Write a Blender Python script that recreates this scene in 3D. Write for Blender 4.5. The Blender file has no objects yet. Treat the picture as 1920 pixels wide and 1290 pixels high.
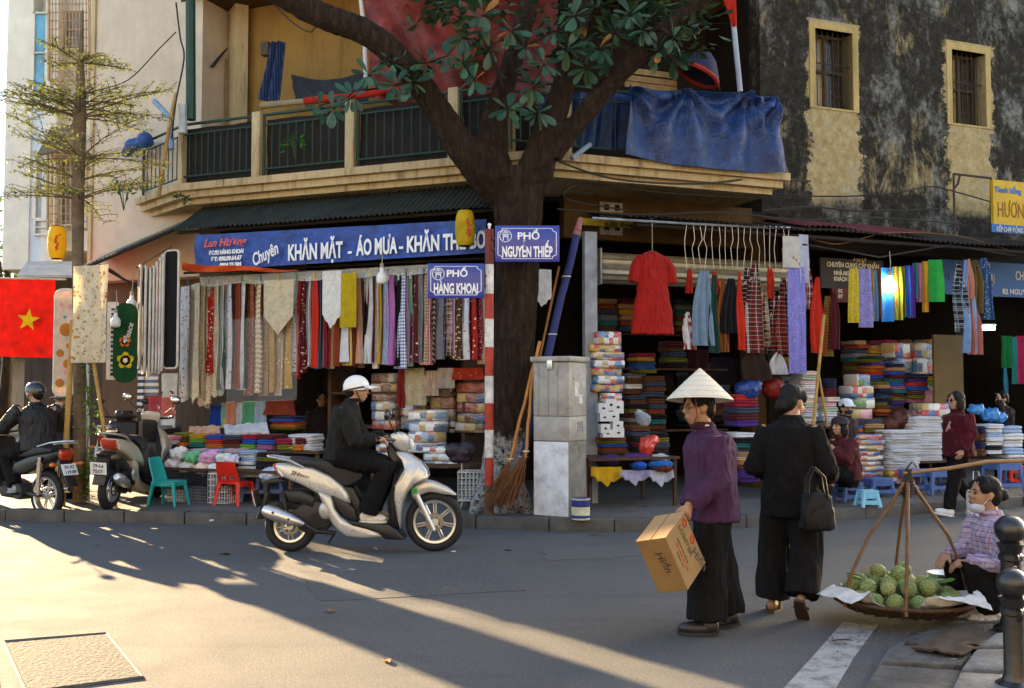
import bpy, bmesh, math, random
from mathutils import Vector, Matrix, Euler, noise
R = math.radians
rnd = random.Random(7)
S = bpy.context.scene
COL = S.collection
# ------------------------------------------------------------------ camera
F = 1900.0; CH = 1.5; PIT = math.atan(90 / F)
cam = bpy.data.cameras.new('camera'); cam.sensor_width = 36; cam.lens = 36 * F / 1920
cam.clip_start = .1; cam.clip_end = 2000
camo = bpy.data.objects.new('camera', cam); COL.objects.link(camo)
camo.location = (0, 0, CH); camo.rotation_euler = (R(90) + PIT, 0, 0)
S.camera = camo
# ------------------------------------------------------------------ sky, sun, exposure
SUN_AZ, SUN_EL = 38.4, 14.0            # degrees left of straight ahead, above the horizon
w = bpy.data.worlds.new('World'); S.world = w; w.use_nodes = True
nt = w.node_tree; bg = nt.nodes['Background']
sky = nt.nodes.new('ShaderNodeTexSky'); sky.sky_type = 'NISHITA'; sky.sun_disc = False
sky.sun_elevation = R(SUN_EL); sky.sun_rotation = R(SUN_AZ); sky.dust_density = 3.0; sky.ozone_density = 1.0
nt.links.new(sky.outputs[0], bg.inputs[0]); bg.inputs[1].default_value = .115
sl = bpy.data.lights.new('sun', 'SUN'); sl.energy = 5.0; sl.angle = R(.5); sl.color = (1, .72, .40)
so = bpy.data.objects.new('sun', sl); COL.objects.link(so)
ce = math.cos(R(SUN_EL))
so.rotation_euler = Vector((math.sin(R(SUN_AZ)) * ce, -math.cos(R(SUN_AZ)) * ce, -math.sin(R(SUN_EL)))).to_track_quat('-Z', 'Y').to_euler()
so.location = (-20, 25, 12)
S.view_settings.view_transform = 'Standard'; S.view_settings.look = 'None'
S.view_settings.exposure = 2.75; S.view_settings.gamma = 1.0
S.cycles.use_denoising = True; S.cycles.max_bounces = 6; S.cycles.transparent_max_bounces = 6
S.cycles.sample_clamp_indirect = 6.0; S.cycles.caustics_reflective = False; S.cycles.caustics_refractive = False

# ------------------------------------------------------------------ picture -> place
CP, SP = math.cos(PIT), math.sin(PIT)
def ray(px, py):
    u = (px - 960) / F; v = (645 - py) / F
    return Vector((u, CP - v * SP, SP + v * CP))
O = Vector((0, 0, CH))
def at(px, py, Y): r = ray(px, py); return O + r * (Y / r.y)
def gnd(px, py, z=0.): r = ray(px, py); return O + r * ((z - CH) / r.z)
def hit(px, py, p0, n): r = ray(px, py); return O + r * ((Vector(p0) - O).dot(n) / r.dot(n))
AL, AR = R(22), R(21)
TL = Vector((math.cos(AL), -math.sin(AL), 0)); NL = Vector((-math.sin(AL), -math.cos(AL), 0)); PL = Vector((0, 13.6, 0))
TR = Vector((math.cos(AR), math.sin(AR), 0)); NR = Vector((math.sin(AR), -math.cos(AR), 0)); PR = Vector((.6, 13.6, 0))
def FL(px, py, o=0.): return hit(px, py, PL + NL * o, NL)
def FR(px, py, o=0.): return hit(px, py, PR + NR * o, NR)
def lp(t, o, z): return PL + TL * t + NL * o + Vector((0, 0, z))
def rp(t, o, z): return PR + TR * t + NR * o + Vector((0, 0, z))

# ------------------------------------------------------------------ materials
def lin(c):
    if isinstance(c, str):
        c = c.lstrip('#'); c = [int(c[i:i + 2], 16) / 255 for i in (0, 2, 4)]
        c = [x / 12.92 if x <= .04045 else ((x + .055) / 1.055) ** 2.4 for x in c]
    return (c[0], c[1], c[2], 1)
MC = {}
class NT:
    def __init__(s, name):
        s.m = bpy.data.materials.new(name); s.m.use_nodes = True; s.t = s.m.node_tree
        s.b = s.t.nodes['Principled BSDF']; s.out = s.t.nodes['Material Output']
        s.tc = s.t.nodes.new('ShaderNodeTexCoord'); s.obj = s.tc.outputs['Object']
    def inp(s, sock, v):
        if isinstance(v, bpy.types.NodeSocket): s.t.links.new(v, sock)
        elif v is not None: sock.default_value = v
    def mapping(s, vec, scale=(1, 1, 1), rot=(0, 0, 0), loc=(0, 0, 0)):
        n = s.t.nodes.new('ShaderNodeMapping'); s.inp(n.inputs[0], vec)
        n.inputs['Scale'].default_value = scale; n.inputs['Rotation'].default_value = rot; n.inputs['Location'].default_value = loc
        return n.outputs[0]
    def noise(s, vec, scale, detail=3, rough=.6, dist=0.):
        n = s.t.nodes.new('ShaderNodeTexNoise'); s.inp(n.inputs['Vector'], vec)
        n.inputs['Scale'].default_value = scale; n.inputs['Detail'].default_value = detail
        n.inputs['Roughness'].default_value = rough; n.inputs['Distortion'].default_value = dist
        return n.outputs[0]
    def vor(s, vec, scale, feat='F1', out=0):
        n = s.t.nodes.new('ShaderNodeTexVoronoi'); s.inp(n.inputs['Vector'], vec); n.feature = feat
        n.inputs['Scale'].default_value = scale; return n.outputs[out]
    def math(s, op, a, b=None, c=None, clamp=False):
        n = s.t.nodes.new('ShaderNodeMath'); n.operation = op; n.use_clamp = clamp
        s.inp(n.inputs[0], a); s.inp(n.inputs[1], b); s.inp(n.inputs[2], c); return n.outputs[0]
    def ramp(s, f, stops, interp='LINEAR'):
        n = s.t.nodes.new('ShaderNodeValToRGB'); n.color_ramp.interpolation = interp; s.inp(n.inputs[0], f)
        e = n.color_ramp.elements
        while len(e) < len(stops): e.new(.5)
        for q, (p, c) in zip(e, stops):
            q.position = p; q.color = lin(c) if not isinstance(c, (int, float)) else (c, c, c, 1)
        return n.outputs[0]
    def mix(s, f, a, b, mode='MIX'):
        n = s.t.nodes.new('ShaderNodeMix'); n.data_type = 'RGBA'; n.blend_type = mode
        s.inp(n.inputs[0], f); s.inp(n.inputs[6], a if isinstance(a, bpy.types.NodeSocket) else lin(a))
        s.inp(n.inputs[7], b if isinstance(b, bpy.types.NodeSocket) else lin(b)); return n.outputs[2]
    def sep(s, vec):
        n = s.t.nodes.new('ShaderNodeSeparateXYZ'); s.inp(n.inputs[0], vec); return n.outputs
    def bump(s, h, dist=.01, strength=.6):
        n = s.t.nodes.new('ShaderNodeBump'); s.inp(n.inputs['Height'], h)
        n.inputs['Distance'].default_value = dist; n.inputs['Strength'].default_value = strength
        s.t.links.new(n.outputs[0], s.b.inputs['Normal'])
    def base(s, c): s.inp(s.b.inputs['Base Color'], c if isinstance(c, bpy.types.NodeSocket) else lin(c))
    def rough(s, r): s.inp(s.b.inputs['Roughness'], r)
    def transl(s, c, f):
        t = s.t.nodes.new('ShaderNodeBsdfTranslucent'); s.inp(t.inputs[0], c if isinstance(c, bpy.types.NodeSocket) else lin(c))
        mx = s.t.nodes.new('ShaderNodeMixShader'); mx.inputs[0].default_value = f
        s.t.links.new(s.b.outputs[0], mx.inputs[1]); s.t.links.new(t.outputs[0], mx.inputs[2]); s.t.links.new(mx.outputs[0], s.out.inputs[0])
def shade(c, k):
    c = lin(c); return tuple(min(1, x * k) for x in c[:3])
def M(col, rough=.75, var=.22, vs=6., bump=.0, bs=40., metal=0., spec=.4, transl=0., coat=0., dirt=0.):
    key = ('m', str(col), rough, var, vs, bump, bs, metal, spec, transl, coat, dirt)
    if key in MC: return MC[key]
    t = NT('paint'); n = t.noise(t.obj, vs, 4, .65)
    c = t.ramp(n, [(.3, shade(col, 1 - var)), (.7, shade(col, 1 + var))])
    if dirt:
        n2 = t.noise(t.obj, vs * .6, 6, .75, .4)
        c = t.mix(t.math('MULTIPLY', t.ramp(n2, [(.48, 0.), (.66, 1.)]), dirt), c, (.035, .028, .02))
    t.base(c); t.rough(t.math('ADD', t.math('MULTIPLY', n, .2), rough - .1))
    t.b.inputs['Metallic'].default_value = metal; t.b.inputs['Specular IOR Level'].default_value = spec
    if coat: t.b.inputs['Coat Weight'].default_value = coat; t.b.inputs['Coat Roughness'].default_value = .08
    if bump: t.bump(t.noise(t.obj, bs, 4, .7), bump)
    if transl: t.transl(c, transl)
    MC[key] = t.m; return t.m
def cloth(c1, kind='plain', c2='#f2ead8', sc=1., transl=.18, c3=None):
    """woven material; the pattern lives in the cloth's own coordinates (metres)"""
    key = ('c', str(c1), kind, str(c2), sc, transl, str(c3))
    if key in MC: return MC[key]
    t = NT('woven_' + kind); v = t.obj
    n = t.noise(v, 9, 4, .6); weave = t.noise(t.mapping(v, (1, 1, .35)), 220, 2, .5)
    a = t.ramp(n, [(.3, shade(c1, .8)), (.7, shade(c1, 1.12))]); x, y, z = t.sep(v)
    xy = t.math('ADD', x, y)
    def wave(s, f, th=.5):
        return t.math('GREATER_THAN', t.math('FRACT', t.math('ADD', t.math('MULTIPLY', s, f), 50.)), th)
    if kind == 'plain': c = a
    elif kind == 'hstripe': c = t.mix(wave(z, 22 * sc), a, c2)
    elif kind == 'vstripe': c = t.mix(wave(xy, 45 * sc), a, c2)
    elif kind == 'check':
        k = t.math('MULTIPLY', t.math('ADD', wave(z, 24 * sc), wave(xy, 24 * sc)), .5); c = t.mix(k, a, c2)
    elif kind == 'plaid':
        k = t.math('MULTIPLY', t.math('ADD', wave(z, 9 * sc, .72), wave(xy, 9 * sc, .72)), .5)
        c = t.mix(k, a, c2); c = t.mix(t.math('MULTIPLY', t.math('ADD', wave(z, 17 * sc, .88), wave(xy, 17 * sc, .88)), .5), c, c3 or '#e8e0d8')
    elif kind == 'dots':
        d = t.vor(t.mapping(v, (1, .3, 1)), 26 * sc); c = t.mix(t.math('LESS_THAN', d, .27), a, c2)
    elif kind == 'floral':
        d = t.vor(t.mapping(v, (1, .5, 1)), 17 * sc); n2 = t.noise(v, 60 * sc, 3)
        c = t.mix(t.ramp(t.math('ADD', d, t.math('MULTIPLY', n2, .3)), [(.33, 1.), (.42, 0.)]), a, c2)
        if c3: c = t.mix(t.ramp(t.noise(v, 34 * sc, 2), [(.6, 0.), (.66, 1.)]), c, c3)
    elif kind == 'lace':
        d = t.vor(v, 55 * sc); d2 = t.vor(v, 16 * sc)
        c = t.mix(t.ramp(d, [(.2, .65), (.42, 0.)]), a, c2); c = t.mix(t.ramp(d2, [(.2, .35), (.5, 0.)]), c, shade(c1, .6))
    elif kind == 'zigzag':
        zz = t.math('PINGPONG', t.math('MULTIPLY', xy, 1.), .035); c = t.mix(wave(t.math('ADD', z, zz), 15 * sc, .6), a, c2)
    elif kind == 'bands':       # many colours stacked down the cloth
        c = t.ramp(t.math('FRACT', t.math('ADD', t.math('MULTIPLY', z, 5 * sc), 50.)), [(0, c1), (.2, c2), (.4, c3 or '#b03020'), (.6, '#d8a020'), (.8, '#3a6a3a')], 'CONSTANT')
    elif kind == 'packs':       # cellophane-wrapped coloured bundles
        g = t.t.nodes.new('ShaderNodeTexBrick'); t.inp(g.inputs[0], t.mapping(v, (1, 1, 1), (R(90), 0, 0)))
        g.inputs['Scale'].default_value = 9 * sc; g.inputs['Mortar Size'].default_value = 0.; g.offset = 0.
        cell = t.t.nodes.new('ShaderNodeTexWhiteNoise'); cell.noise_dimensions = '3D'
        fl = t.t.nodes.new('ShaderNodeVectorMath'); fl.operation = 'FLOOR'; oi = t.t.nodes.new('ShaderNodeObjectInfo'); wv = t.t.nodes.new('ShaderNodeVectorMath'); wv.operation = 'ADD'; nz = t.t.nodes.new('ShaderNodeTexNoise'); nz.inputs['Scale'].default_value = 3.; t.inp(nz.inputs['Vector'], v)
        sx = t.t.nodes.new('ShaderNodeVectorMath'); sx.operation = 'SCALE'; t.inp(sx.inputs[0], nz.outputs['Color']); sx.inputs['Scale'].default_value = .22; t.inp(wv.inputs[0], v); t.inp(wv.inputs[1], sx.outputs[0])
        rv = t.t.nodes.new('ShaderNodeCombineXYZ'); t.inp(rv.inputs[0], t.math('MULTIPLY', oi.outputs['Random'], 37.)); t.inp(rv.inputs[2], t.math('MULTIPLY', oi.outputs['Random'], 91.)); w2 = t.t.nodes.new('ShaderNodeVectorMath'); w2.operation = 'ADD'; t.inp(w2.inputs[0], t.mapping(wv.outputs[0], (4.6 * sc, 1, 1.7 * sc), (0, 0, 0), (50.3, 50.5, 50.05))); t.inp(w2.inputs[1], rv.outputs[0]); t.inp(fl.inputs[0], w2.outputs[0])
        t.inp(cell.inputs[0], fl.outputs[0])
        c = t.ramp(cell.outputs[0], [(0, c1), (.22, c2), (.42, c3 or '#c8382c'), (.6, '#b89a58'), (.78, '#4c6484'), (.9, '#cfcac0')], 'CONSTANT'); c = t.mix(t.ramp(t.noise(v, 5, 5, .7), [(.45, 0.), (.7, .5)]), c, '#dcd8d0')
    t.base(c); t.rough(.28 if kind == 'packs' else .88); t.b.inputs['Specular IOR Level'].default_value = .5 if kind == 'packs' else .2
    t.b.inputs['Sheen Weight'].default_value = .06
    t.bump(t.math('ADD', weave, t.math('MULTIPLY', n, 1.5)), .004, .5)
    if transl: t.transl(c, transl)
    MC[key] = t.m; return t.m
def glow(col, k):
    key = ('g', str(col), k)
    if key not in MC:
        t = NT('lit_lamp'); t.base(col); t.b.inputs['Emission Color'].default_value = lin(col); t.b.inputs['Emission Strength'].default_value = k; MC[key] = t.m
    return MC[key]
def plastic(col, alpha=.45, rough=.15):
    key = ('film', str(col), alpha, rough)
    if key not in MC:
        t = NT('clear_plastic'); t.base(col); t.rough(rough); t.b.inputs['Alpha'].default_value = alpha
        t.bump(t.noise(t.obj, 18, 4, .6, 1.), .02, .8); MC[key] = t.m
    return MC[key]

# ------------------------------------------------------------------ mesh builder
class MB:
    def __init__(s): s.v = []; s.f = []
    def add(s, vs, fs, Mx=None):
        b = len(s.v); s.v += [(Mx @ Vector(p)) if Mx else Vector(p) for p in vs]
        s.f += [tuple(b + i for i in f) for f in fs]; return s
    def box(s, c, d, rot=None):
        x, y, z = d[0] / 2, d[1] / 2, d[2] / 2
        vs = [(i * x, j * y, k * z) for k in (-1, 1) for j in (-1, 1) for i in (-1, 1)]
        fs = [(0, 2, 3, 1), (4, 5, 7, 6), (0, 1, 5, 4), (1, 3, 7, 5), (3, 2, 6, 7), (2, 0, 4, 6)]
        Mx = Matrix.Translation(Vector(c)) @ (rot.to_4x4() if rot else Matrix()); return s.add(vs, fs, Mx)
    def bx(s, x0, x1, y0, y1, z0, z1): return s.box(((x0 + x1) / 2, (y0 + y1) / 2, (z0 + z1) / 2), (x1 - x0, y1 - y0, z1 - z0))
    def tube(s, pts, r, n=8, flat=1., ref=None):
        pts = [Vector(p) for p in pts]; m = len(pts); rs = r if isinstance(r, (list, tuple)) else [r] * m; vs = []
        prev = None
        for i, p in enumerate(pts):
            d = (pts[min(i + 1, m - 1)] - pts[max(i - 1, 0)])
            d = d.normalized() if d.length > 1e-9 else Vector((0, 0, 1))
            if prev is None:
                u = Vector(ref) if ref else (Vector((0, 0, 1)) if abs(d.z) < .9 else Vector((1, 0, 0)))
            else: u = prev
            u = (u - d * u.dot(d)); u = u.normalized() if u.length > 1e-6 else d.orthogonal().normalized()
            prev = u; q = d.cross(u)
            for k in range(n):
                a = 2 * math.pi * k / n; vs.append(p + (u * math.cos(a) * flat + q * math.sin(a)) * rs[i])
        fs = [(i * n + k, i * n + (k + 1) % n, (i + 1) * n + (k + 1) % n, (i + 1) * n + k) for i in range(m - 1) for k in range(n)]
        fs += [tuple(range(n))[::-1], tuple((m - 1) * n + k for k in range(n))]; return s.add(vs, fs)
    def rod(s, a, b, r, n=8): return s.tube([a, b], r, n)
    def lathe(s, prof, n=20, Mx=None, cap=True):
        vs = []; m = len(prof)
        for r, z in prof:
            for k in range(n): a = 2 * math.pi * k / n; vs.append((r * math.cos(a), r * math.sin(a), z))
        fs = [(i * n + k, i * n + (k + 1) % n, (i + 1) * n + (k + 1) % n, (i + 1) * n + k) for i in range(m - 1) for k in range(n)]
        if cap: fs += [tuple(range(n))[::-1], tuple((m - 1) * n + k for k in range(n))]
        return s.add(vs, fs, Mx)
    def torus(s, c, Rr, r, axis='Y', n=36, k=10, Mx=None, sq=1.):
        prof = [(Rr + r * math.cos(2 * math.pi * i / k), sq * r * math.sin(2 * math.pi * i / k)) for i in range(k + 1)]
        A = {'Y': Matrix.Rotation(R(90), 4, 'X'), 'Z': Matrix(), 'X': Matrix.Rotation(R(90), 4, 'Y')}[axis]
        return s.lathe(prof, n, (Mx or Matrix()) @ Matrix.Translation(Vector(c)) @ A, cap=False)
    def ell(s, c, rad, n=14, m=9, Mx=None):
        vs = []; rad = (rad,) * 3 if isinstance(rad, (int, float)) else rad
        for i in range(m + 1):
            t = math.pi * i / m
            for k in range(n): a = 2 * math.pi * k / n; vs.append((c[0] + rad[0] * math.sin(t) * math.cos(a), c[1] + rad[1] * math.sin(t) * math.sin(a), c[2] + rad[2] * math.cos(t)))
        fs = [(i * n + k, (i + 1) * n + k, (i + 1) * n + (k + 1) % n, i * n + (k + 1) % n) for i in range(m) for k in range(n)]
        return s.add(vs, fs, Mx)
    def prism(s, poly, y0, y1, Mx=None, plane='xz'):
        n = len(poly); P = (lambda a, b, y: (a, y, b)) if plane == 'xz' else (lambda a, b, y: (a, b, y))
        if sum(poly[i][0] * poly[(i + 1) % n][1] - poly[(i + 1) % n][0] * poly[i][1] for i in range(n)) < 0: poly = poly[::-1]
        vs = [P(a, b, y0) for a, b in poly] + [P(a, b, y1) for a, b in poly]
        f0, f1 = tuple(range(n)), tuple(range(2 * n - 1, n - 1, -1))
        fs = [f0, f1] if plane == 'xz' else [f0[::-1], f1[::-1]]
        for i in range(n):
            q = (i, i + n, (i + 1) % n + n, (i + 1) % n); fs.append(q if plane == 'xz' else q[::-1])
        return s.add(vs, fs, Mx)
    def sheet(s, fn, nu, nv, th=.004):
        """a closed sheet: fn(u,v)->point, thickened along its normal"""
        P = [[Vector(fn(i / nu, j / nv)) for j in range(nv + 1)] for i in range(nu + 1)]; fr, bk = [], []
        for i in range(nu + 1):
            for j in range(nv + 1):
                du = P[min(i + 1, nu)][j] - P[max(i - 1, 0)][j]; dv = P[i][min(j + 1, nv)] - P[i][max(j - 1, 0)]
                n = du.cross(dv); n = n.normalized() if n.length > 1e-9 else Vector((0, -1, 0))
                fr.append(P[i][j] + n * th / 2); bk.append(P[i][j] - n * th / 2)
        w_ = nv + 1; o = len(fr); ix = lambda i, j: i * w_ + j; fs = []
        for i in range(nu):
            for j in range(nv):
                a, b, c, d = ix(i, j), ix(i + 1, j), ix(i + 1, j + 1), ix(i, j + 1); fs += [(a, b, c, d), (o + d, o + c, o + b, o + a)]
        rim = [ix(i, 0) for i in range(nu)] + [ix(nu, j) for j in range(nv)] + [ix(i, nv) for i in range(nu, 0, -1)] + [ix(0, j) for j in range(nv, 0, -1)]
        for q in range(len(rim)): a, b = rim[q], rim[(q + 1) % len(rim)]; fs.append((a, o + a, o + b, b))
        return s.add(fr + bk, fs)
    def mesh(s, name, smooth=.6, bev=0., seg=2):
        me = bpy.data.meshes.new(name); me.from_pydata([tuple(p) for p in s.v], [], s.f); fin(me, smooth, bev, seg); return me
    def build(s, name, mat, parent=None, smooth=.6, bev=0., seg=2, world=True, label=None):
        if parent is not None and world:
            inv = WM[parent.name].inverted(); s.v = [inv @ p for p in s.v]
        o = put(name, s.mesh(name, smooth, bev, seg), mat, parent)
        if label: o['label'] = label
        return o
def fin(me, smooth=.6, bev=0., seg=2):
    bm = bmesh.new(); bm.from_mesh(me)
    bmesh.ops.remove_doubles(bm, verts=bm.verts, dist=1e-5)
    if bev:
        es = [e for e in bm.edges if len(e.link_faces) == 2 and e.calc_face_angle(0) > .5]
        bmesh.ops.bevel(bm, geom=es, offset=bev, segments=seg, profile=.5, affect='EDGES', clamp_overlap=True)
    bmesh.ops.recalc_face_normals(bm, faces=bm.faces); bm.to_mesh(me); bm.free()
    if smooth:
        me.polygons.foreach_set('use_smooth', [True] * len(me.polygons)); me.set_sharp_from_angle(angle=smooth)
    me.update()
WM = {}                                   # world matrices of empties and parts that carry parts
def put(name, me, mat, parent=None, loc=None, rot=None, scale=None):
    o = bpy.data.objects.new(name, me); COL.objects.link(o)
    if loc is not None: o.location = loc
    if rot is not None: o.rotation_euler = rot
    if scale is not None: o.scale = scale
    if mat is not None:
        if len(me.materials) == 0: me.materials.append(mat)
        if me.materials[0] is not mat:
            o.material_slots[0].link = 'OBJECT'; o.material_slots[0].material = mat
    if parent is not None: o.parent = parent
    WM[o.name] = (WM[parent.name] if parent is not None else Matrix()) @ Matrix.LocRotScale(Vector(loc or (0, 0, 0)), Euler(rot or (0, 0, 0)), Vector(scale or (1, 1, 1)))
    return o
def tag(o, label, cat, group=None, kind=None):
    if label:
        ws = label.split()
        while len(ws) > 16 and 'the' in ws: ws.remove('the')
        o['label'] = ' '.join(ws)
    if cat: o['category'] = cat
    if group: o['group'] = group
    if kind: o['kind'] = kind
    return o
def thing(name, label, cat, loc=(0, 0, 0), rz=0., group=None, rot=None):
    o = bpy.data.objects.new(name, None); COL.objects.link(o); o.empty_display_size = .1
    o.location = loc; o.rotation_euler = rot or (0, 0, rz)
    WM[o.name] = Matrix.LocRotScale(Vector(loc), Euler(rot or (0, 0, rz)), Vector((1, 1, 1)))
    return tag(o, label, cat, group)
def solo(name, mb, mat, label, cat, group=None, loc=None, smooth=.6, bev=0., seg=2, rz=0., kind=None):
    """a thing that is one mesh; vertices in world space unless loc is given; origin moved to its base"""
    if loc is None:
        xs = [p.x for p in mb.v]; ys = [p.y for p in mb.v]; z = min(p.z for p in mb.v)
        loc = Vector(((min(xs) + max(xs)) / 2, (min(ys) + max(ys)) / 2, z)); inv = Matrix.Rotation(-rz, 4, 'Z')
        mb.v = [inv @ (p - loc) for p in mb.v]
    o = put(name, mb.mesh(name, smooth, bev, seg), mat, None, loc, (0, 0, rz)); return tag(o, label, cat, group, kind)
def struct(name, mb, mat, smooth=0, kind='structure'):
    o = put(name, mb.mesh(name, smooth), mat); o['kind'] = kind; return o
def text(s_, size, mat, parent, loc, rz=0., xs=1., bold=0., ext=.004, align='CENTER', shear=0., roll=0., name='lettering', fit=None, pitch=90.):
    cu = bpy.data.curves.new('t', 'FONT'); cu.body = s_; cu.size = size; cu.align_x = align; cu.extrude = ext; cu.offset = bold; cu.shear = shear; cu.resolution_u = 3
    to = bpy.data.objects.new('t', cu); COL.objects.link(to)
    me = bpy.data.meshes.new_from_object(to.evaluated_get(bpy.context.evaluated_depsgraph_get())); bpy.data.objects.remove(to); bpy.data.curves.remove(cu)
    if fit:
        x = [v.co.x for v in me.vertices]; xs = fit / max(1e-6, max(x) - min(x))
    Mx = Matrix.Rotation(rz, 4, 'Z') @ Matrix.Rotation(R(pitch), 4, 'X') @ Matrix.Rotation(roll, 4, 'Z') @ Matrix.Diagonal((xs, 1, 1, 1))
    me.transform(Matrix.Translation(Vector(loc)) @ Mx)
    if parent is not None: me.transform(WM[parent.name].inverted())
    me.materials.clear(); return put(name, me, mat, parent)
def bake(name, me, mat, parent, vox, smooth_it=3, wr=0., wf=9., wst=(1, 1, .5), seed=0, world=True):
    """one continuous skin over overlapping closed shapes, with cloth creases"""
    o = bpy.data.objects.new('tmp', me); COL.objects.link(o)
    r = o.modifiers.new('r', 'REMESH'); r.mode = 'VOXEL'; r.voxel_size = vox
    if smooth_it:
        q = o.modifiers.new('s', 'SMOOTH'); q.factor = .5; q.iterations = smooth_it
    m2 = bpy.data.meshes.new_from_object(o.evaluated_get(bpy.context.evaluated_depsgraph_get())); bpy.data.objects.remove(o)
    if wr:
        cs = [v.co.copy() for v in m2.vertices]; ns = [v.normal.copy() for v in m2.vertices]; out = []; sh = Vector((seed * 3.1, 0, 0))
        for c, nn in zip(cs, ns):
            p = Vector((c.x * wst[0], c.y * wst[1], c.z * wst[2])) * wf + sh
            k = noise.noise(p) + .5 * noise.noise(p * 2.3); k = abs(k) * 1.4 - .35; out += list(c + nn * (k * wr))
        m2.vertices.foreach_set('co', out)
    m2.polygons.foreach_set('use_smooth', [True] * len(m2.polygons)); m2.materials.clear(); m2.update()
    return put(name, m2, mat, parent)
# ================================================================== setting: road, pavements
def asphalt():
    t = NT('asphalt'); v = t.obj
    big = t.noise(v, .35, 5, .6); mid = t.noise(v, 2.2, 5, .7); fine = t.noise(v, 260, 3, .8); pits = t.vor(v, 150); patch = t.noise(v, .9, 6, .7, .8)
    c = t.ramp(big, [(.3, (.098, .100, .104)), (.7, (.128, .129, .132))])
    c = t.mix(t.ramp(mid, [(.35, .5), (.6, 0.)]), c, (.078, .079, .081))
    c = t.mix(t.ramp(fine, [(.45, .55), (.62, 0.)]), c, (.055, .052, .05))
    c = t.mix(t.ramp(t.noise(v, 60, 2), [(.62, 0.), (.72, .5)]), c, (.3, .28, .25))
    c = t.mix(t.ramp(patch, [(.54, 0.), (.62, .4)]), c, (.062, .063, .064))
    c = t.mix(t.ramp(t.noise(v, 420, 2, .6), [(.6, 0.), (.7, .6)]), c, (.26, .25, .235))
    c = t.mix(t.ramp(t.noise(v, 48, 4, .75), [(.36, .6), (.52, 0.)]), c, (.05, .05, .05))
    c = t.mix(t.ramp(t.noise(v, 75, 3, .7), [(.56, 0.), (.68, .55)]), c, (.23, .225, .215))
    tyre = t.noise(t.mapping(v, (.22, 3.2, 1), (0, 0, R(-4))), 1.1, 4, .6); c = t.mix(t.ramp(tyre, [(.52, 0.), (.68, .3)]), c, (.05, .05, .051))
    t.base(c); t.rough(t.ramp(mid, [(.3, .78), (.7, .93)])); t.b.inputs['Specular IOR Level'].default_value = .35
    t.bump(t.math('ADD', fine, t.math('MULTIPLY', pits, .7)), .006, .8); return t.m
ASPH = asphalt()
road = struct('road', MB().bx(-150, 150, -40, 200, -.3, 0), ASPH)
def paveM():
    t = NT('worn_paving'); v = t.obj; n = t.noise(v, 1.6, 6, .7); f = t.noise(v, 90, 3, .7)
    c = t.ramp(n, [(.25, (.07, .066, .06)), (.5, (.125, .12, .11)), (.75, (.17, .162, .15))])
    c = t.mix(t.ramp(f, [(.4, .5), (.6, 0.)]), c, (.05, .047, .043))
    t.base(c); t.rough(.85); t.bump(f, .006, .8); return t.m
PAVE = paveM()
KB = [(-60, 21), (-30, 15.9), (-12, 12.85), (-8, 12.2), (-5.9, 11.88), (-3, 11.52), (-1.4, 11.34), (-.4, 11.2), (.4, 11.02), (1.1, 10.95), (1.8, 11.03), (2.6, 11.3), (3.6, 11.8), (5.4, 12.72), (8, 13.95), (12, 15.6), (30, 23), (60, 35)]
pm = MB(); pm.prism([(a, b + .18) for a, b in KB] + [(60, 80), (-60, 80)], -.1, .128, plane='xy')
pave = struct('pavement', pm, PAVE)
KM = M((.085, .08, .073), .85, .35, 3, .006, 60)
def along(pts, step):
    out = []; 
    for a, b in zip(pts, pts[1:]):
        A, B = Vector((*a, 0)), Vector((*b, 0)); n = max(1, round((B - A).length / step))
        out += [(A.lerp(B, i / n), A.lerp(B, (i + 1) / n)) for i in range(n)]
    return out
for i, (a, b) in enumerate(along(KB[2:16], .8)):
    d = (b - a).normalized(); n = Vector((-d.y, d.x, 0)); m = MB()
    h = .135 + rnd.uniform(-.006, .006); off = rnd.uniform(-.008, .008)
    q = [a + d * .006 + n * off, b - d * .006 + n * (off + rnd.uniform(-.005, .005)), b - d * .006 + n * .2, a + d * .006 + n * .2]
    m.prism([(p.x, p.y) for p in q], -.05, h, plane='xy'); m.build('kerb_stone', KM, pave, smooth=.5, bev=.014)
# gutter line of dust along the far kerb, cast plate in the road, painted bar
t = NT('worn_road_paint'); n = t.noise(t.obj, 7, 6, .75); n2 = t.noise(t.obj, 90, 3)
t.base(t.mix(t.ramp(t.math('ADD', n, t.math('MULTIPLY', n2, .3)), [(.62, 0.), (.78, 1.)]), (.31, .305, .29), (.13, .128, .122))); t.rough(.8); PAINT = t.m
pts = [gnd(*p) for p in ((1462, 1300), (1562, 1300), (1600, 1235), (1646, 1172), (1580, 1168), (1530, 1225))]
mk = MB(); mk.prism([(p.x, p.y) for p in pts], .0005, .004, plane='xy'); o = mk.build('road_marking', PAINT, road, 0)
for k_, (qq, cc_) in enumerate(((((560, 1075), (900, 1062), (985, 1108), (600, 1128)), (.07, .07, .071)), (((1010, 1030), (1180, 1022), (1215, 1042), (1030, 1052)), (.085, .084, .082)))):
    P_ = [gnd(*q) for q in qq]; mk = MB(); P2 = []
    for a_, b_ in zip(P_, P_[1:] + P_[:1]): P2 += [a_.lerp(b_, i / 7) + Vector((rnd.gauss(0, .02), rnd.gauss(0, .02), 0)) for i in range(7)]
    mk.prism([(p.x, p.y) for p in P2], .0005, .0035 + .0004 * k_, plane='xy'); mk.build('tar_patch', M(cc_, .9, .45, 30, .004, 90), road, 0)
pl = [gnd(*p) for p in ((8, 1205), (200, 1189), (268, 1272), (50, 1300), (-60, 1330))]
mk = MB(); mk.prism([(p.x, p.y) for p in pl[:4]] , -.02, .006, plane='xy')
t = NT('chequered_concrete'); n = t.noise(t.obj, 38, 4, .6)
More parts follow.
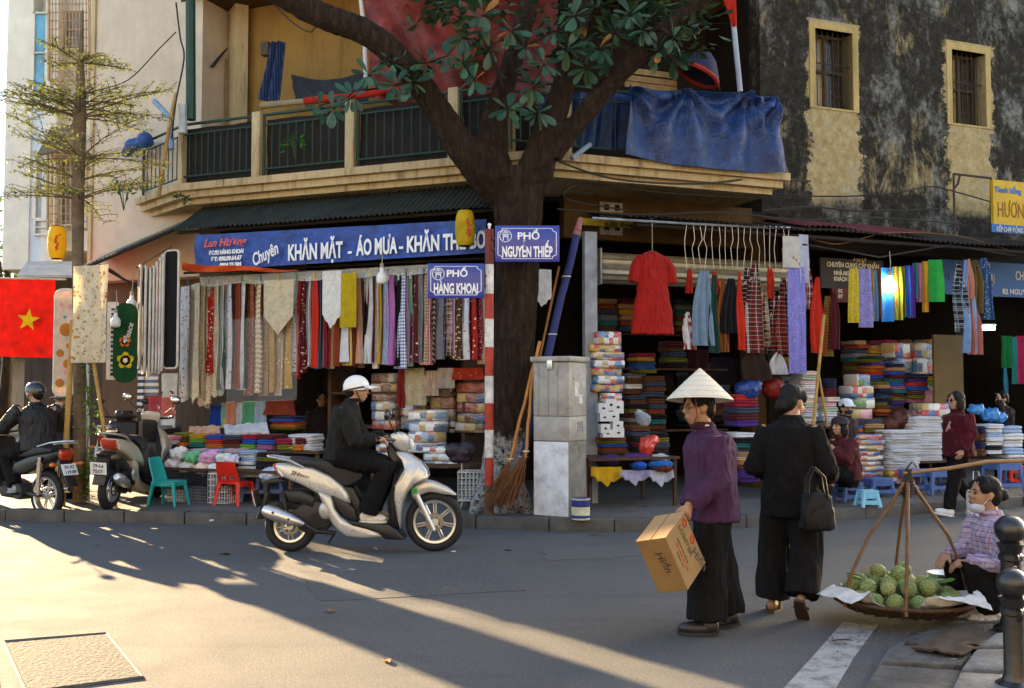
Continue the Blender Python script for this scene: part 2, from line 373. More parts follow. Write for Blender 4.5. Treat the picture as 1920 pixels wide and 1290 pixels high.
t.base(t.ramp(n, [(.35, (.04, .04, .04)), (.65, (.08, .078, .075))])); t.rough(.9); t.bump(n, .03, 1.); o = mk.build('service_cover', t.m, road, 0)
fm = MB()
for a, b in ((0, 1), (1, 2), (2, 3), (3, 0)): fm.tube([pl[a] + Vector((0, 0, .004)), pl[b] + Vector((0, 0, .002))], .011, 4)
fm.build('cover_frame', M((.06, .055, .05), .8, .4, 8), o)
mk = MB(); e = [pl[0] + Vector((-.05, -.02, .003)), pl[3] + Vector((.02, -.3, .003))]; mk.tube(e, .010, 4); mk.build('cover_frame', M((.09, .085, .08), .8), road)
# near pavement, lower right: loose old slabs and a pale kerb
near = [gnd(*p) for p in ((1600, 1330), (1640, 1262), (1668, 1218), (1735, 1186), (1830, 1172), (2100, 1140), (2300, 1400), (1900, 1500))]
nm = MB(); nm.prism([(p.x, p.y) for p in near], -.1, .012, plane='xy'); nearp = struct('near_pavement', nm, PAVE)
SLABM = [M(shade(c, .8), .9, .5, 5, .03, 30, dirt=.8) for c in ((.10, .095, .09), (.125, .12, .112), (.08, .076, .072))]
for k, q in enumerate([((1605, 1325), (1650, 1258), (1800, 1268), (1785, 1330)), ((1655, 1252), (1690, 1222), (1822, 1232), (1803, 1262)), ((1695, 1216), (1730, 1196), (1845, 1205), (1826, 1228)),
                       ((1735, 1192), (1775, 1178), (1900, 1180), (1885, 1206)), ((1778, 1175), (1840, 1168), (1990, 1150), (1990, 1172)), ((1905, 1178), (2000, 1172), (2020, 1190), (1950, 1205))]):
    p = [gnd(*a) for a in q]; m = MB(); m.prism([(a.x, a.y) for a in p], 0, .03 + .012 * rnd.random(), plane='xy')
    m.build('paving_slab', SLABM[k % 3], nearp, .4, bev=.01)
for k, q in enumerate([((1775, 1340), (1800, 1285), (1900, 1290), (1890, 1350)), ((1803, 1278), (1830, 1240), (1920, 1240), (1905, 1283)), ((1833, 1234), (1868, 1208), (1980, 1196), (1925, 1232))]):
    p = [gnd(*a) for a in q]; m = MB(); m.prism([(a.x, a.y) for a in p], 0, .07, plane='xy')
    m.build('kerb_slab', M((.16, .16, .158), .9, .4, 4, .02, 30, dirt=.7), nearp, .4, bev=.014)
dm = MB()
for _ in range(190):
    x_, y_ = rnd.choice(((rnd.uniform(1640, 1900), rnd.uniform(1180, 1290)), (rnd.uniform(1560, 1760), rnd.uniform(1165, 1260)))); p = gnd(x_, y_, .0); s_ = rnd.uniform(.003, .010)
    zz = .045 if x_ > 1690 and y_ > 1190 else .012; dm.box((p.x, p.y, zz), (s_, s_ * rnd.uniform(.6, 1.8), s_ * .7), Matrix.Rotation(rnd.random() * 6, 3, 'Z'))
struct('grit', dm, M((.13, .11, .09), .9, .6, 60), 0, 'stuff')
# ================================================================== corner building
OCH = '#c79a4b'
def wallM(c, dirt=.4, key=None):
    t = NT('rendered_wall'); v = t.obj; n = t.noise(v, 1.3, 6, .7); st = t.noise(t.mapping(v, (3.5, 3.5, .35)), 2.2, 6, .75, .3); f = t.noise(v, 55, 4, .7)
    cc = t.ramp(n, [(.3, shade(c, .8)), (.7, shade(c, 1.1))])
    cc = t.mix(t.math('MULTIPLY', t.ramp(st, [(.5, 0.), (.72, 1.)]), dirt), cc, shade(c, .25)); t.base(cc); t.rough(.9); t.b.inputs['Specular IOR Level'].default_value = .2
    t.bump(t.math('ADD', f, t.math('MULTIPLY', n, 2.)), .008, .6); return t.m
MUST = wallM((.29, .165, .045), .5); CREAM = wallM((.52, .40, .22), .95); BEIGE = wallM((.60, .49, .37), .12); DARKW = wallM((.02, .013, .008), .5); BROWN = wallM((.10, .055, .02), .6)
DARK = M((.018, .013, .01), .9, .4, 2)
corner = thing('corner_building', 'corner shophouse with cream and green balcony wrapped above the shops', 'building', (0, 14.5, 0))
def wall(mb, f, t0, t1, o0, o1, z0, z1):
    q = [f(t0, o0, z0), f(t1, o0, z0), f(t1, o1, z0), f(t0, o1, z0)]
    mb.prism([(p.x, p.y) for p in q], z0, z1, plane='xy')
tl0 = (FL(335, 350, 1.3) - PL).dot(TL); tc1 = (FL(945, 290, 1.3) - PL).dot(TL); tc2 = (FR(1002, 288, 1.3) - PR).dot(TR); tr1 = (FR(1468, 325, 1.3) - PR).dot(TR)
SIDE = Vector((-5.6, 15.15, 0))
def plan(o):
    a = lp(tl0 - (o - 1.3) * .6, o, 0); s = SIDE + (a - lp(tl0, 1.3, 0))
    p = [s, a, lp(tc1, o, 0), rp(tc2, o, 0), rp(tr1 + (o - 1.3), o, 0), rp(tr1 + (o - 1.3), -.2, 0), Vector((.3, 14, 0)), lp(tl0, .3, 0) + Vector((-.4, .6, 0))]
    return [(q.x, q.y) for q in p]
sm = MB()
for o_, z0, z1 in ((1.20, 4.13, 4.205), (1.30, 4.207, 4.30), (1.37, 4.302, 4.40)): sm.prism(plan(o_), z0, z1, plane='xy')
slab = sm.build('balcony_slab', CREAM, corner, .4)
m = MB(); wall(m, lp, -5.1, -.05, -.25, -.01, 4.42, 9.5); m.build('upper_wall', MUST, corner, 0)
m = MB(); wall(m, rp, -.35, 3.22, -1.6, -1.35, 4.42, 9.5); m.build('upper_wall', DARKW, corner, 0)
m = MB(); wall(m, lp, -5.35, -4.98, -.2, .45, 4.42, 9.5); m.build('pilaster', CREAM, corner, 0)
m = MB(); m.prism(plan(1.0), 7.35, 7.55, plane='xy'); m.build('eave', BROWN, corner, 0)
m = MB(); m.prism([(-5.3, 15.7), (.3, 13.9), (3.9, 15.2), (3.9, 24), (-5.3, 24)], 7.55, 10.5, plane='xy'); m.build('top_storey', MUST, corner, 0)
m = MB(); wall(m, rp, 0, 2.95, .1, .25, 3.55, 4.128); m.build('lintel_wall', BROWN, corner, 0)
m = MB(); wall(m, rp, .52, .86, .252, .275, 3.62, 4.06); m.build('vent_panel', M((.42, .40, .36), .8, .3, 5, dirt=.4), corner, 0)
for a, z in ((.58, 3.95), (.74, 3.95), (.58, 3.68), (.74, 3.68)):
    m = MB(); wall(m, rp, a, a + .075, .276, .28, z, z + .08); m.build('vent_hole', DARK, corner, 0)
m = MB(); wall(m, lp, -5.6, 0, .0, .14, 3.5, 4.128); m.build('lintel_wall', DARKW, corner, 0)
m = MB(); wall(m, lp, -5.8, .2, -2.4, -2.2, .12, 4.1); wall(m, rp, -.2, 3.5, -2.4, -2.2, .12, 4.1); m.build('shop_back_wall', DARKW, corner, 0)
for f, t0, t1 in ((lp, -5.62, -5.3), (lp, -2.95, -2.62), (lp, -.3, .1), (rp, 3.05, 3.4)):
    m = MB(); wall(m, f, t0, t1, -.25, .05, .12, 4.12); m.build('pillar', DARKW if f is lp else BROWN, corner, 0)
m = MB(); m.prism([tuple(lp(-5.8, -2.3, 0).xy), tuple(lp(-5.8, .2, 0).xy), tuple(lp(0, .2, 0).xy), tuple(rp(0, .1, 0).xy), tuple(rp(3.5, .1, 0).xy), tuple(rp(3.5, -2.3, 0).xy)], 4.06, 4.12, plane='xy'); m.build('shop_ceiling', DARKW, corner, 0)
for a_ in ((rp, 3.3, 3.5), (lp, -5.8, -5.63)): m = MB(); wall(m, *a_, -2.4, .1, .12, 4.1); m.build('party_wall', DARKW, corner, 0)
# balcony posts, railings (each bar a piece), shade netting
GREEN = M('#1a3a2e', .6, .35, 12, dirt=.55); NET = M((.016, .0135, .011), .95, .35, 7, .01, 30)
def post(f, p, o=1.25, wd=.068):
    t0 = (p - (PL if f is lp else PR)).dot(TL if f is lp else TR); m = MB(); wall(m, f, t0 - wd, t0 + wd, o - .07, o + .07, 4.405, 5.30); m.build('balcony_post', CREAM, corner, .4, bev=.008); return t0
tp = [post(lp, FL(x, 260, 1.25)) for x in (485, 660, 853)] + [post(rp, FR(1058, 230, 1.25))]
def railing(A, B, n, z0=4.52, z1=5.26, mesh=True, nrm=None, ymid=5.12):
    d = (B - A); m = MB(); up = lambda p, z: Vector((p.x, p.y, z))
    for z, r in ((z1, .022), (ymid, .014), (z0, .014)): m.tube([up(A, z), up(B, z)], r, 6)
    for p in (A, B): m.tube([up(p, 4.41), up(p, z1)], .02, 6)
    r_ = m.build('railing', GREEN, corner); bar = None
    for i in range(1, n):
        p = A.lerp(B, i / n); m = MB(); m.tube([up(p, z0), up(p, ymid)], .0085, 6); m.build('baluster', GREEN, r_)
    if mesh:
        q = nrm * -.07; s_ = rnd.random() * 9
        def fn(u, v): p = A.lerp(B, u); k = .03 * noise.noise(Vector((u * 5 + s_, v * 4, s_))); return Vector((p.x, p.y, 4.43 + v * .78 + .03 * noise.noise(Vector((u * 3, s_, 0))) * v)) + q + nrm * k
        m = MB(); m.sheet(fn, 22, 8, .006); m.build('shade_netting', NET, corner, .9)
sidev = (SIDE - lp(tl0, 1.3, 0)).normalized(); NS = Vector((-sidev.y, sidev.x, 0)) * -1
corner_pt = lp(tl0 + .03, 1.25, 0)
railing(corner_pt, lp(tp[0] - .09, 1.25, 0), 11, nrm=NL); railing(lp(tp[0] + .09, 1.25, 0), lp(tp[1] - .09, 1.25, 0), 10, nrm=NL)
railing(lp(tp[1] + .09, 1.25, 0), lp(tp[2] - .09, 1.25, 0), 10, nrm=NL); railing(lp(tp[2] + .09, 1.25, 0), lp(tc1 - .02, 1.25, 0), 5, nrm=NL)
railing(rp(tc2 - .28, 1.25, 0), rp(tp[3] - .09, 1.25, 0), 5, nrm=NR, mesh=False); railing(rp(tp[3] + .09, 1.25, 0), rp(tr1 - .05, 1.25, 0), 20, nrm=NR, mesh=False)
railing(corner_pt + sidev * .06, SIDE + Vector((.04, 0, 0)), 9, nrm=NS, mesh=False)
m = MB(); wall(m, lp, tl0 - .02, tl0 + .05, 1.2, 1.3, 4.405, 5.32); m.build('balcony_post', CREAM, corner, .4)
# corrugated awnings
CORR = M('#2b3532', .75, .45, 4, metal=.2, dirt=.8); CORD = M((.03, .023, .018), .85, .4, 3, dirt=.5); CORRED = M('#6e3034', .8, .3, 3, dirt=.6)
def corrugated(fA, fB, n, per, name, mat, th=.004, amp=.014, parent=None):
    """fA(u)/fB(u): lower and upper edge"""
    L = (fA(1) - fA(0)).length; N_ = int(L / per * 8); m = MB()
    def fn(u, v): p = fA(u).lerp(fB(u), v); p.z += amp * math.sin(u * L / per * 2 * math.pi) + .01 * noise.noise(Vector((u * 4, v * 2, per))); return p
    m.sheet(fn, N_, 3, th); return m.build(name, mat, parent, .9)
ta, tb = (FL(328, 425, 1.45) - PL).dot(TL), (FL(935, 385, 1.45) - PL).dot(TL)
corrugated(lambda u: lp(ta + (tb - ta) * u, 1.5, 3.73), lambda u: lp(ta + .1 + (tb - ta - .1) * u, .98, 4.12), 0, .076, 'awning', CORR, parent=corner)
m = MB(); m.tube([lp(ta, 1.38, 3.71), lp(tb, 1.38, 3.71)], .025, 6)
for k in range(7): t0 = ta + (tb - ta) * (k + .5) / 7; m.tube([lp(t0, 1.38, 3.7), lp(t0, .15, 4.03)], .018, 6)
m.build('awning_frame', DARK, corner)
ra, rb = .35, (FR(1500, 420, 1.35) - PR).dot(TR)
corrugated(lambda u: rp(ra + (rb - ra) * u, 1.35, 3.68 + .02 * math.sin(u * 5)), lambda u: rp(ra + (rb - ra) * u, .26, 3.9), 0, .09, 'awning', CORD, parent=corner)
# ================================================================== old stained house on the right
old = thing('old_house', 'old shophouse with black mould stained ochre wall and barred windows', 'building', tuple(rp(8, -1, 0)))
def stainM(wins):
    t = NT('mouldy_limewash'); tc = t.obj; geo = t.t.nodes.new('ShaderNodeNewGeometry'); v = tc
    x, y, z = t.sep(v)
    # position along the wall in metres
    al = t.math('ADD', t.math('MULTIPLY', x, TR.x), t.math('MULTIPLY', y, TR.y))
    n1 = t.noise(v, .9, 7, .72, .6); n2 = t.noise(t.mapping(v, (2.2, 2.2, .7)), 1.9, 7, .78, .5); n3 = t.noise(v, 8, 6, .8, .3); f = t.noise(v, 60, 4, .75)
    och = t.ramp(n3, [(.3, (.27, .18, .07)), (.55, (.46, .35, .17)), (.75, (.56, .49, .34))])
    base_m = t.math('ADD', t.math('MULTIPLY', n1, .55), t.math('MULTIPLY', n2, .6))
    clean = None
    wob = t.math('MULTIPLY', t.math('SUBTRACT', t.noise(v, 3.2, 7, .8), .5), .85)
    for (c0, hw, ztop) in wins:      # strips under and round each window where rain from the sill kept the wall clean
        d = t.math('SUBTRACT', hw, t.math('ABSOLUTE', t.math('SUBTRACT', t.math('ADD', al, wob), c0)))
        k = t.ramp(t.math('ADD', t.math('MULTIPLY', d, 4.), .5), [(.38, 0.), (.62, 1.)])
        k = t.math('MULTIPLY', k, t.math('LESS_THAN', z, ztop))
        clean = k if clean is None else t.math('MAXIMUM', clean, k)
    low = t.ramp(t.math('ADD', t.math('SUBTRACT', z, 4.05), t.math('MULTIPLY', n2, .5)), [(.35, .3), (.75, 0.)])
    mould = t.math('SUBTRACT', t.math('ADD', base_m, low), t.math('MULTIPLY', clean, .235))
    c = t.mix(t.ramp(mould, [(.40, 0.), (.53, .97)]), och, t.ramp(n3, [(.38, (.010, .009, .008)), (.56, (.026, .024, .020)), (.74, (.13, .12, .10))]))
    white = t.math('MULTIPLY', t.ramp(t.noise(t.mapping(v, (1, 1, .6)), 1.5, 6, .7), [(.52, 0.), (.62, 1.)]), t.ramp(n3, [(.36, 0.), (.58, 1.)]))
    c = t.mix(t.math('MULTIPLY', white, .6), c, (.33, .32, .29))
    t.base(c); t.rough(.93); t.b.inputs['Specular IOR Level'].default_value = .15; t.bump(t.math('ADD', f, t.math('MULTIPLY', n3, 2.)), .015, .7); return t.m
W = []
for (x0, x1, y0, y1) in ((1527, 1597, 58, 203), (1783, 1846, 97, 234)):
    a, b = FR((x0 + x1) / 2, y0), FR((x0 + x1) / 2, y1); t0 = (FR(x0, y0) - PR).dot(TR); t1 = (FR(x1, y0) - PR).dot(TR)
    W.append((t0, t1, b.z, a.z))
oc = WM[old.name].to_translation(); off = -(oc.x * TR.x + oc.y * TR.y) + PR.x * TR.x + PR.y * TR.y
STAIN = stainM([((a + b) / 2 + off, (b - a) / 2 + .12, z1 + .15) for a, b, z0, z1 in W])
tw0 = (FR(1426, 200) - PR).dot(TR); m = MB(); z0_, z1_ = 3.95, 10.
es = [tw0, W[0][0], W[0][1], W[1][0], W[1][1], 15]
for i in range(5):
    if i in (1, 3):
        q = W[i // 2]; wall(m, rp, es[i], es[i + 1], -.28, 0, z0_, q[2]); wall(m, rp, es[i], es[i + 1], -.28, 0, q[3], z1_)
    else: wall(m, rp, es[i], es[i + 1], -.28, 0, z0_, z1_)
m.build('wall', STAIN, old, 0)
m = MB(); wall(m, rp, tw0 + .002, tw0 + .25, -8, -.282, 3.95, 10); m.build('side_wall', DARKW, old, 0)
m = MB(); wall(m, rp, tw0 + .3, 14, -1.3, -1.2, 4.1, 9.8); m.build('room_wall', M((.12, .08, .04), .9), old, 0)
FRM = wallM((.50, .36, .14), .5); IRON = M((.03, .022, .016), .7, .3, 20)
for a, b, z0, z1 in W:
    fm = MB(); e = .105
    for (t0, t1, q0, q1) in ((a - e, a, z0 - .03, z1 + e), (b, b + e, z0 - .03, z1 + e), (a, b, z1, z1 + e)): wall(fm, rp, t0, t1, -.2, .018, q0, q1)
    wn = fm.build('window', FRM, old, .4)
    s_ = MB(); wall(s_, rp, a, b, -.27, .012, z0 - .03, z0); s_.build('sill', FRM, wn, 0)
    for k in range(2):
        g = MB(); c0 = a + (b - a) * (.27 + .46 * k); hw = (b - a) * .22; wall(g, rp, c0 - hw, c0 + hw, -.26, -.25, z0, z1)
        g.build('pane', M((.30, .20, .07) if k == 0 else (.04, .03, .018), .08, .5, 4, spec=.9), wn, 0)  # ochre of the left pane is a yellowish reflection painted into its colour
    g = MB()
    for t0, t1 in ((a, a + .03), (b - .03, b), ((a + b) / 2 - .025, (a + b) / 2 + .025)): wall(g, rp, t0, t1, -.25, -.2, z0, z1)
    for z in (z0, z0 + (z1 - z0) * .5, z1 - .05): wall(g, rp, a + .03, b - .03, -.248, -.203, z, z + .045)
    g.build('casement', M((.07, .045, .025), .7, .3, 9), wn, 0)
    for k in range(1, 7):
        g = MB(); p = rp(a + (b - a) * k / 7, -.08, 0); g.tube([Vector((p.x, p.y, z0)), Vector((p.x, p.y, z1))], .0085, 6); g.build('bar', IRON, wn)
    g = MB(); g.tube([rp(a, -.08, (z0 + z1) / 2 + .1), rp(b, -.08, (z0 + z1) / 2 + .1)], .012, 5); g.build('bar', IRON, wn)
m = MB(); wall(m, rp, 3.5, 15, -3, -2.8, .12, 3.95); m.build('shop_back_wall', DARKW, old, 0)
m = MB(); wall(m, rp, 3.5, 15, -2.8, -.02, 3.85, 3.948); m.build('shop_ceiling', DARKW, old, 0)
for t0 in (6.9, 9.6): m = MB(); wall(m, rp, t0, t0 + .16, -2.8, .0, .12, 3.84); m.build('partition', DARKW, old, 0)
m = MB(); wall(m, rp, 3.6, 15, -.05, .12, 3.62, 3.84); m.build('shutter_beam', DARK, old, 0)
rc = (FR(1880, 430, 1.35) - PR).dot(TR)
corrugated(lambda u: rp(rb + .03 + (rc + 2 - rb) * u, 1.3, 3.66 + .03 * math.sin(u * 9)), lambda u: rp(rb + .03 + (rc + 2 - rb) * u, .02, 3.98), 0, .09, 'awning', CORD, parent=old)
t0, t1 = (FR(1492, 400, .9) - PR).dot(TR), (FR(1738, 410, .9) - PR).dot(TR)
corrugated(lambda u: rp(t0 + (t1 - t0) * u, 1.12, 3.755 + .025 * math.sin(u * 8)), lambda u: rp(t0 + (t1 - t0) * u, .1, 4.03), 0, .09, 'awning_patch', CORRED, parent=old)
m = MB(); m.tube([rp(rb - 2.4, 1.25, 3.6), rp(rc + 2, 1.25, 3.56)], .025, 6); m.build('awning_frame', DARK, old)
# ================================================================== neighbour with the plain beige wall
nb = thing('beige_house', 'plain beige rendered house behind the left end of the green balcony', 'building', tuple(lp(-6, -1, 0)))
tb0, tb1 = (FL(173, 200, .6) - PL).dot(TL), (FL(378, 200, .6) - PL).dot(TL)
m = MB(); wall(m, lp, tb0, tb1, -7, .6, 3.2, 12); m.build('wall', BEIGE, nb, 0)
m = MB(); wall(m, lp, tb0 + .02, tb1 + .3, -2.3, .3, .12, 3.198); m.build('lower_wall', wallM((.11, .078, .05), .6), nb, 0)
m = MB(); wall(m, lp, tb0 - .005, tb0 + .06, .6, .64, 3.3, 12); m.build('corner_trim', CREAM, nb, 0)
D0, D1 = at(440, 100, 15.0), at(372, 100, 17.1); D0.z = D1.z = 0; dd = (D1 - D0).normalized(); dn = Vector((dd.y, -dd.x, 0)) * -1
if dn.y > 0: dn = -dn
def dw(mb, u0, u1, o0, o1, z0, z1):
    q = [D0 + dd * u0 + dn * o0, D0 + dd * u1 + dn * o0, D0 + dd * u1 + dn * o1, D0 + dd * u0 + dn * o1]; mb.prism([(p.x, p.y) for p in q], z0, z1, plane='xy')
def duz(px, py): h = hit(px, py, D0, dn); return (h - D0).dot(dd), h.z
m = MB(); dw(m, 0, 2.9, -.2, 0, 4.2, 12); m.build('return_wall', CREAM, nb, 0)
ua, za = duz(427, 130); ub, zb = duz(406, 150); _, zc = duz(427, 208); _, zd = duz(415, 40); _, ze = duz(428, 75)
m = MB(); dw(m, ua, ub, .005, .03, zc - .4, za); door = m.build('door', M((.05, .06, .045), .6, .3, 5), nb, 0)
m = MB(); dw(m, ua - .06, ua, .004, .05, zc - .4, za + .08); dw(m, ub, ub + .06, .004, .05, zc - .4, za + .08); dw(m, ua - .06, ub + .06, .004, .05, za + .08, za + .14); m.build('frame', M((.25, .17, .08), .7), door, 0)
m = MB(); dw(m, ua, ub, .005, .02, ze, zd); g = m.build('vent_grille', DARK, nb, 0)
for k in range(7):
    m = MB(); u = ua + (ub - ua) * (k + .5) / 7; dw(m, u - .012, u + .012, .02, .035, ze, zd); m.build('grille_bar', CREAM, g, 0)
for k in range(4):
    m = MB(); z = ze + (zd - ze) * (k + .5) / 4; dw(m, ua, ub, .036, .046, z - .012, z + .012); m.build('grille_bar', CREAM, g, 0)
aw = [at(427, 90, 15.35), at(352, 94, 16.4), at(320, 142, 15.9), at(400, 126, 14.9)]
m = MB(); m.sheet(lambda u, v: aw[0].lerp(aw[1], u).lerp(aw[3].lerp(aw[2], u), v) + Vector((0, 0, .02 * math.sin(u * 40))), 40, 4, .02); m.build('door_canopy', CORD, nb, .8)
# side shop lean-to roof, left of the awning
A = at(332, 424, 14.05); B = at(148, 503, 14.75)
corrugated(lambda u: B.lerp(A, u), lambda u: B.lerp(A, u) + Vector((.05, .75, .28)), 0, .08, 'lean_to_roof', M('#8a8f8c', .5, .3, 3, metal=.4, dirt=.5), parent=nb)
m = MB(); m.tube([B + Vector((0, 0, -.03)), A + Vector((0, 0, -.03))], .028, 6); m.tube([at(186, 497, 14.9), at(262, 541, 15.0)], .02, 6); m.build('roof_frame', DARK, nb)
# ================================================================== pale houses at the far left
far = thing('pale_house', 'pale white tall house with caged balconies at the far left', 'building', (-9, 21, 0))
WHT = wallM((.78, .72, .60), .12); BLUEW = wallM((.62, .68, .74), .1)
def fw(mb, px0, px1, py0, py1, Y, d=.3): a, b = at(px0, py0, Y), at(px1, py1, Y); mb.bx(a.x, b.x, Y, Y + d, b.z, a.z)
m = MB(); fw(m, 24, 215, -260, 470, 20.6, 4); m.build('wall', WHT, far, 0)
m = MB(); fw(m, 22, 52, -260, 505, 20.2, .6); fw(m, 92, 100, -260, 500, 20.2, .4); fw(m, 160, 180, -260, 470, 20.3, .5); m.build('pier', WHT, far, 0)
m = MB(); fw(m, 52, 92, 180, 505, 20.25, .5); m.build('bay', BLUEW, far, 0)
for x0, x1, y0, y1, c in ((62, 90, 25, 172, (.12, .35, .5)), (66, 90, 285, 408, (.25, .30, .32)), (66, 90, 414, 438, (.3, .34, .36)), (100, 160, 300, 420, (.2, .17, .12)), (118, 160, 20, 90, (.22, .18, .14))):
    m = MB(); fw(m, x0, x1, y0, y1, 20.2 if x0 < 95 else 20.5, .12); wn = m.build('window', M(c, .25, .4, 1.5), far, 0)
    m = MB(); Y = (20.2 if x0 < 95 else 20.5) - .05
    for q in ((x0 - 3, x0, y0 - 3, y1 + 3), (x1, x1 + 3, y0 - 3, y1 + 3), (x0, x1, y0 - 3, y0), (x0, x1, y1, y1 + 3), (x0, x1, (y0 + y1) / 2 - 1, (y0 + y1) / 2 + 1)): fw(m, *q, Y, .1)
    m.build('frame', WHT, wn, 0)
RUST = M((.35, .24, .13), .7, .3, 8)
for (x0, x1, y0, y1, ny, nx) in ((92, 168, -40, 150, 12, 12), (90, 165, 285, 430, 10, 9)):
    m = MB(); Y = 19.75
    c = [at(x0, y0, Y), at(x1, y0, Y), at(x1, y1, Y), at(x0, y1, Y)]
    for a, b in ((0, 1), (1, 2), (2, 3), (3, 0)): m.tube([c[a], c[b]], .03, 5)
    for p in c: m.tube([p, p + Vector((0, .6, 0))], .025, 5)
    cage = m.build('window_cage', RUST, far)
    for k in range(1, nx): m = MB(); m.tube([c[0].lerp(c[1], k / nx), c[3].lerp(c[2], k / nx)], .011, 5); m.build('cage_bar', RUST, cage)
    for k in range(1, ny): m = MB(); m.tube([c[0].lerp(c[3], k / ny), c[1].lerp(c[2], k / ny)], .011, 5); m.build('cage_bar', RUST, cage)
q = [at(96, 240, 20.1), at(140, 236, 20.1), at(138, 276, 19.3), at(70, 292, 19.3)]
m = MB(); m.sheet(lambda u, v: q[0].lerp(q[1], u).lerp(q[3].lerp(q[2], u), v), 10, 4, .04); m.build('window_canopy', M((.16, .11, .06), .9, .3, 4), far)
q = [at(52, 492, 20.1), at(150, 492, 20.1), at(150, 518, 18.9), at(32, 518, 18.9)]
m = MB(); m.sheet(lambda u, v: q[0].lerp(q[1], u).lerp(q[3].lerp(q[2], u), v), 10, 4, .05); m.build('porch_roof', M((.45, .43, .40), .8, .2, 4), far)
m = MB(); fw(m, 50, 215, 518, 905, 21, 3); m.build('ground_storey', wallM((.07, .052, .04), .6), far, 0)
row = thing('low_shop_row', 'low brown shop row down the street at the far left', 'building', (-20, 34, 0))
m = MB(); m.bx(-44, -12, 33, 38, 0, 3.2); m.build('wall', wallM((.3, .24, .17), .5), row, 0)
for k in range(10): m = MB(); m.bx(-43 + k * 3.1, -41.2 + k * 3.1, 32.9, 32.99, .15, 2.5); m.build('shutter', M([(.08, .1, .1), (.15, .08, .05), (.06, .06, .07)][k % 3], .7, .4, 2), row, 0)
m = MB(); m.sheet(lambda u, v: Vector((-44 + 32 * u, 33 - 1.2 * v, 3.2 - .4 * v)), 20, 2, .05); m.build('roof', CORD, row)

# ================================================================== houses across the street, behind the viewer
for i, (x0, x1, h, c, cn) in enumerate(((-30, -19, 9.5, (.56, .52, .44), 'cream'), (-18.9, -10, 8., (.56, .56, .54), 'white'), (-9.9, -1, 10., (.48, .47, .43), 'grey'), (-.9, 8, 8.5, (.54, .54, .52), 'pale stone'), (8.1, 18, 9.5, (.5, .46, .4), 'tan'), (18.1, 32, 9., (.56, .54, .5), 'buff'))):
    hs = thing('facing_house', f'{cn} rendered house across the street behind the viewer', 'building', ((x0 + x1) / 2, -10, 0), group='houses across the street'); Mw = wallM(shade(c, .62), .4)
    m = MB(); m.bx(x0, x1, -16, -7, 0, h); m.build('wall', Mw, hs, 0)
    m = MB(); m.bx(x0 - .02, x1 + .02, -16, -6.7, h + .003, h + .2); m.build('roof', CORD, hs, 0)
    n_ = int((x1 - x0) / 2.6)
    for k in range(n_):
        c0 = x0 + (x1 - x0) * (k + .5) / n_
        m = MB(); m.bx(c0 - .9, c0 + .9, -7.02, -6.97, .15, 2.6); m.build('shop_door', M([(.12, .07, .04), (.1, .11, .1)][k % 2], .7), hs, 0)
        for zf in (4.2, 6.8):
            if zf + 1.5 < h: m = MB(); m.bx(c0 - .5, c0 + .5, -7.02, -6.96, zf, zf + 1.4); m.build('window', M((.06, .08, .07), .4), hs, 0)
# ================================================================== trees
def barkM(wash=None):
    t = NT('bark'); v = t.obj; x, y, z = t.sep(v); n = t.noise(t.mapping(v, (5, 5, 1.1)), 3.5, 7, .75, .5); f = t.noise(v, 24, 5, .75)
    c = t.ramp(n, [(.3, (.018, .011, .007)), (.5, (.052, .032, .020)), (.72, (.11, .072, .046))])
    if wash:
        k = t.math('SUBTRACT', t.math('ADD', wash, t.math('MULTIPLY', t.noise(v, 2.2, 5, .7), 1.1)), t.math('ADD', z, .55))
        k = t.math('MULTIPLY', t.ramp(k, [(.44, 0.), (.54, 1.)]), t.ramp(t.noise(v, 17, 6, .8), [(.42, 0.), (.5, 1.)])); c = t.mix(k, c, (.62, .60, .56))
    t.base(c); t.rough(.95); t.b.inputs['Specular IOR Level'].default_value = .15; t.bump(t.math('ADD', n, t.math('MULTIPLY', f, .7)), .12, 1.); return t.m
def limb(px, Ys, rpx, n=14, wob=.0):
    pts = [at(x, y, Y) for (x, y), Y in zip(px, Ys)]; rr = [r * Y / F for r, Y in zip(rpx, Ys)]
    P, Q = [], []                       # smooth the path
    for i in range(len(pts) - 1):
        for k in range(5):
            t = k / 5; p0, p1, p2, p3 = pts[max(i - 1, 0)], pts[i], pts[i + 1], pts[min(i + 2, len(pts) - 1)]
            P.append(.5 * ((2 * p1) + (p2 - p0) * t + (2 * p0 - 5 * p1 + 4 * p2 - p3) * t * t + (3 * p1 - p0 - 3 * p2 + p3) * t ** 3)); Q.append(rr[i] + (rr[i + 1] - rr[i]) * t)
    P.append(pts[-1]); Q.append(rr[-1]); m = MB(); m.tube(P, Q, n)
    return m
tree = thing('street_tree', 'large dark forked street tree with whitewashed foot at the corner', 'tree', tuple(at(940, 965, 11.85).xy) + (.12,))
big = MB()
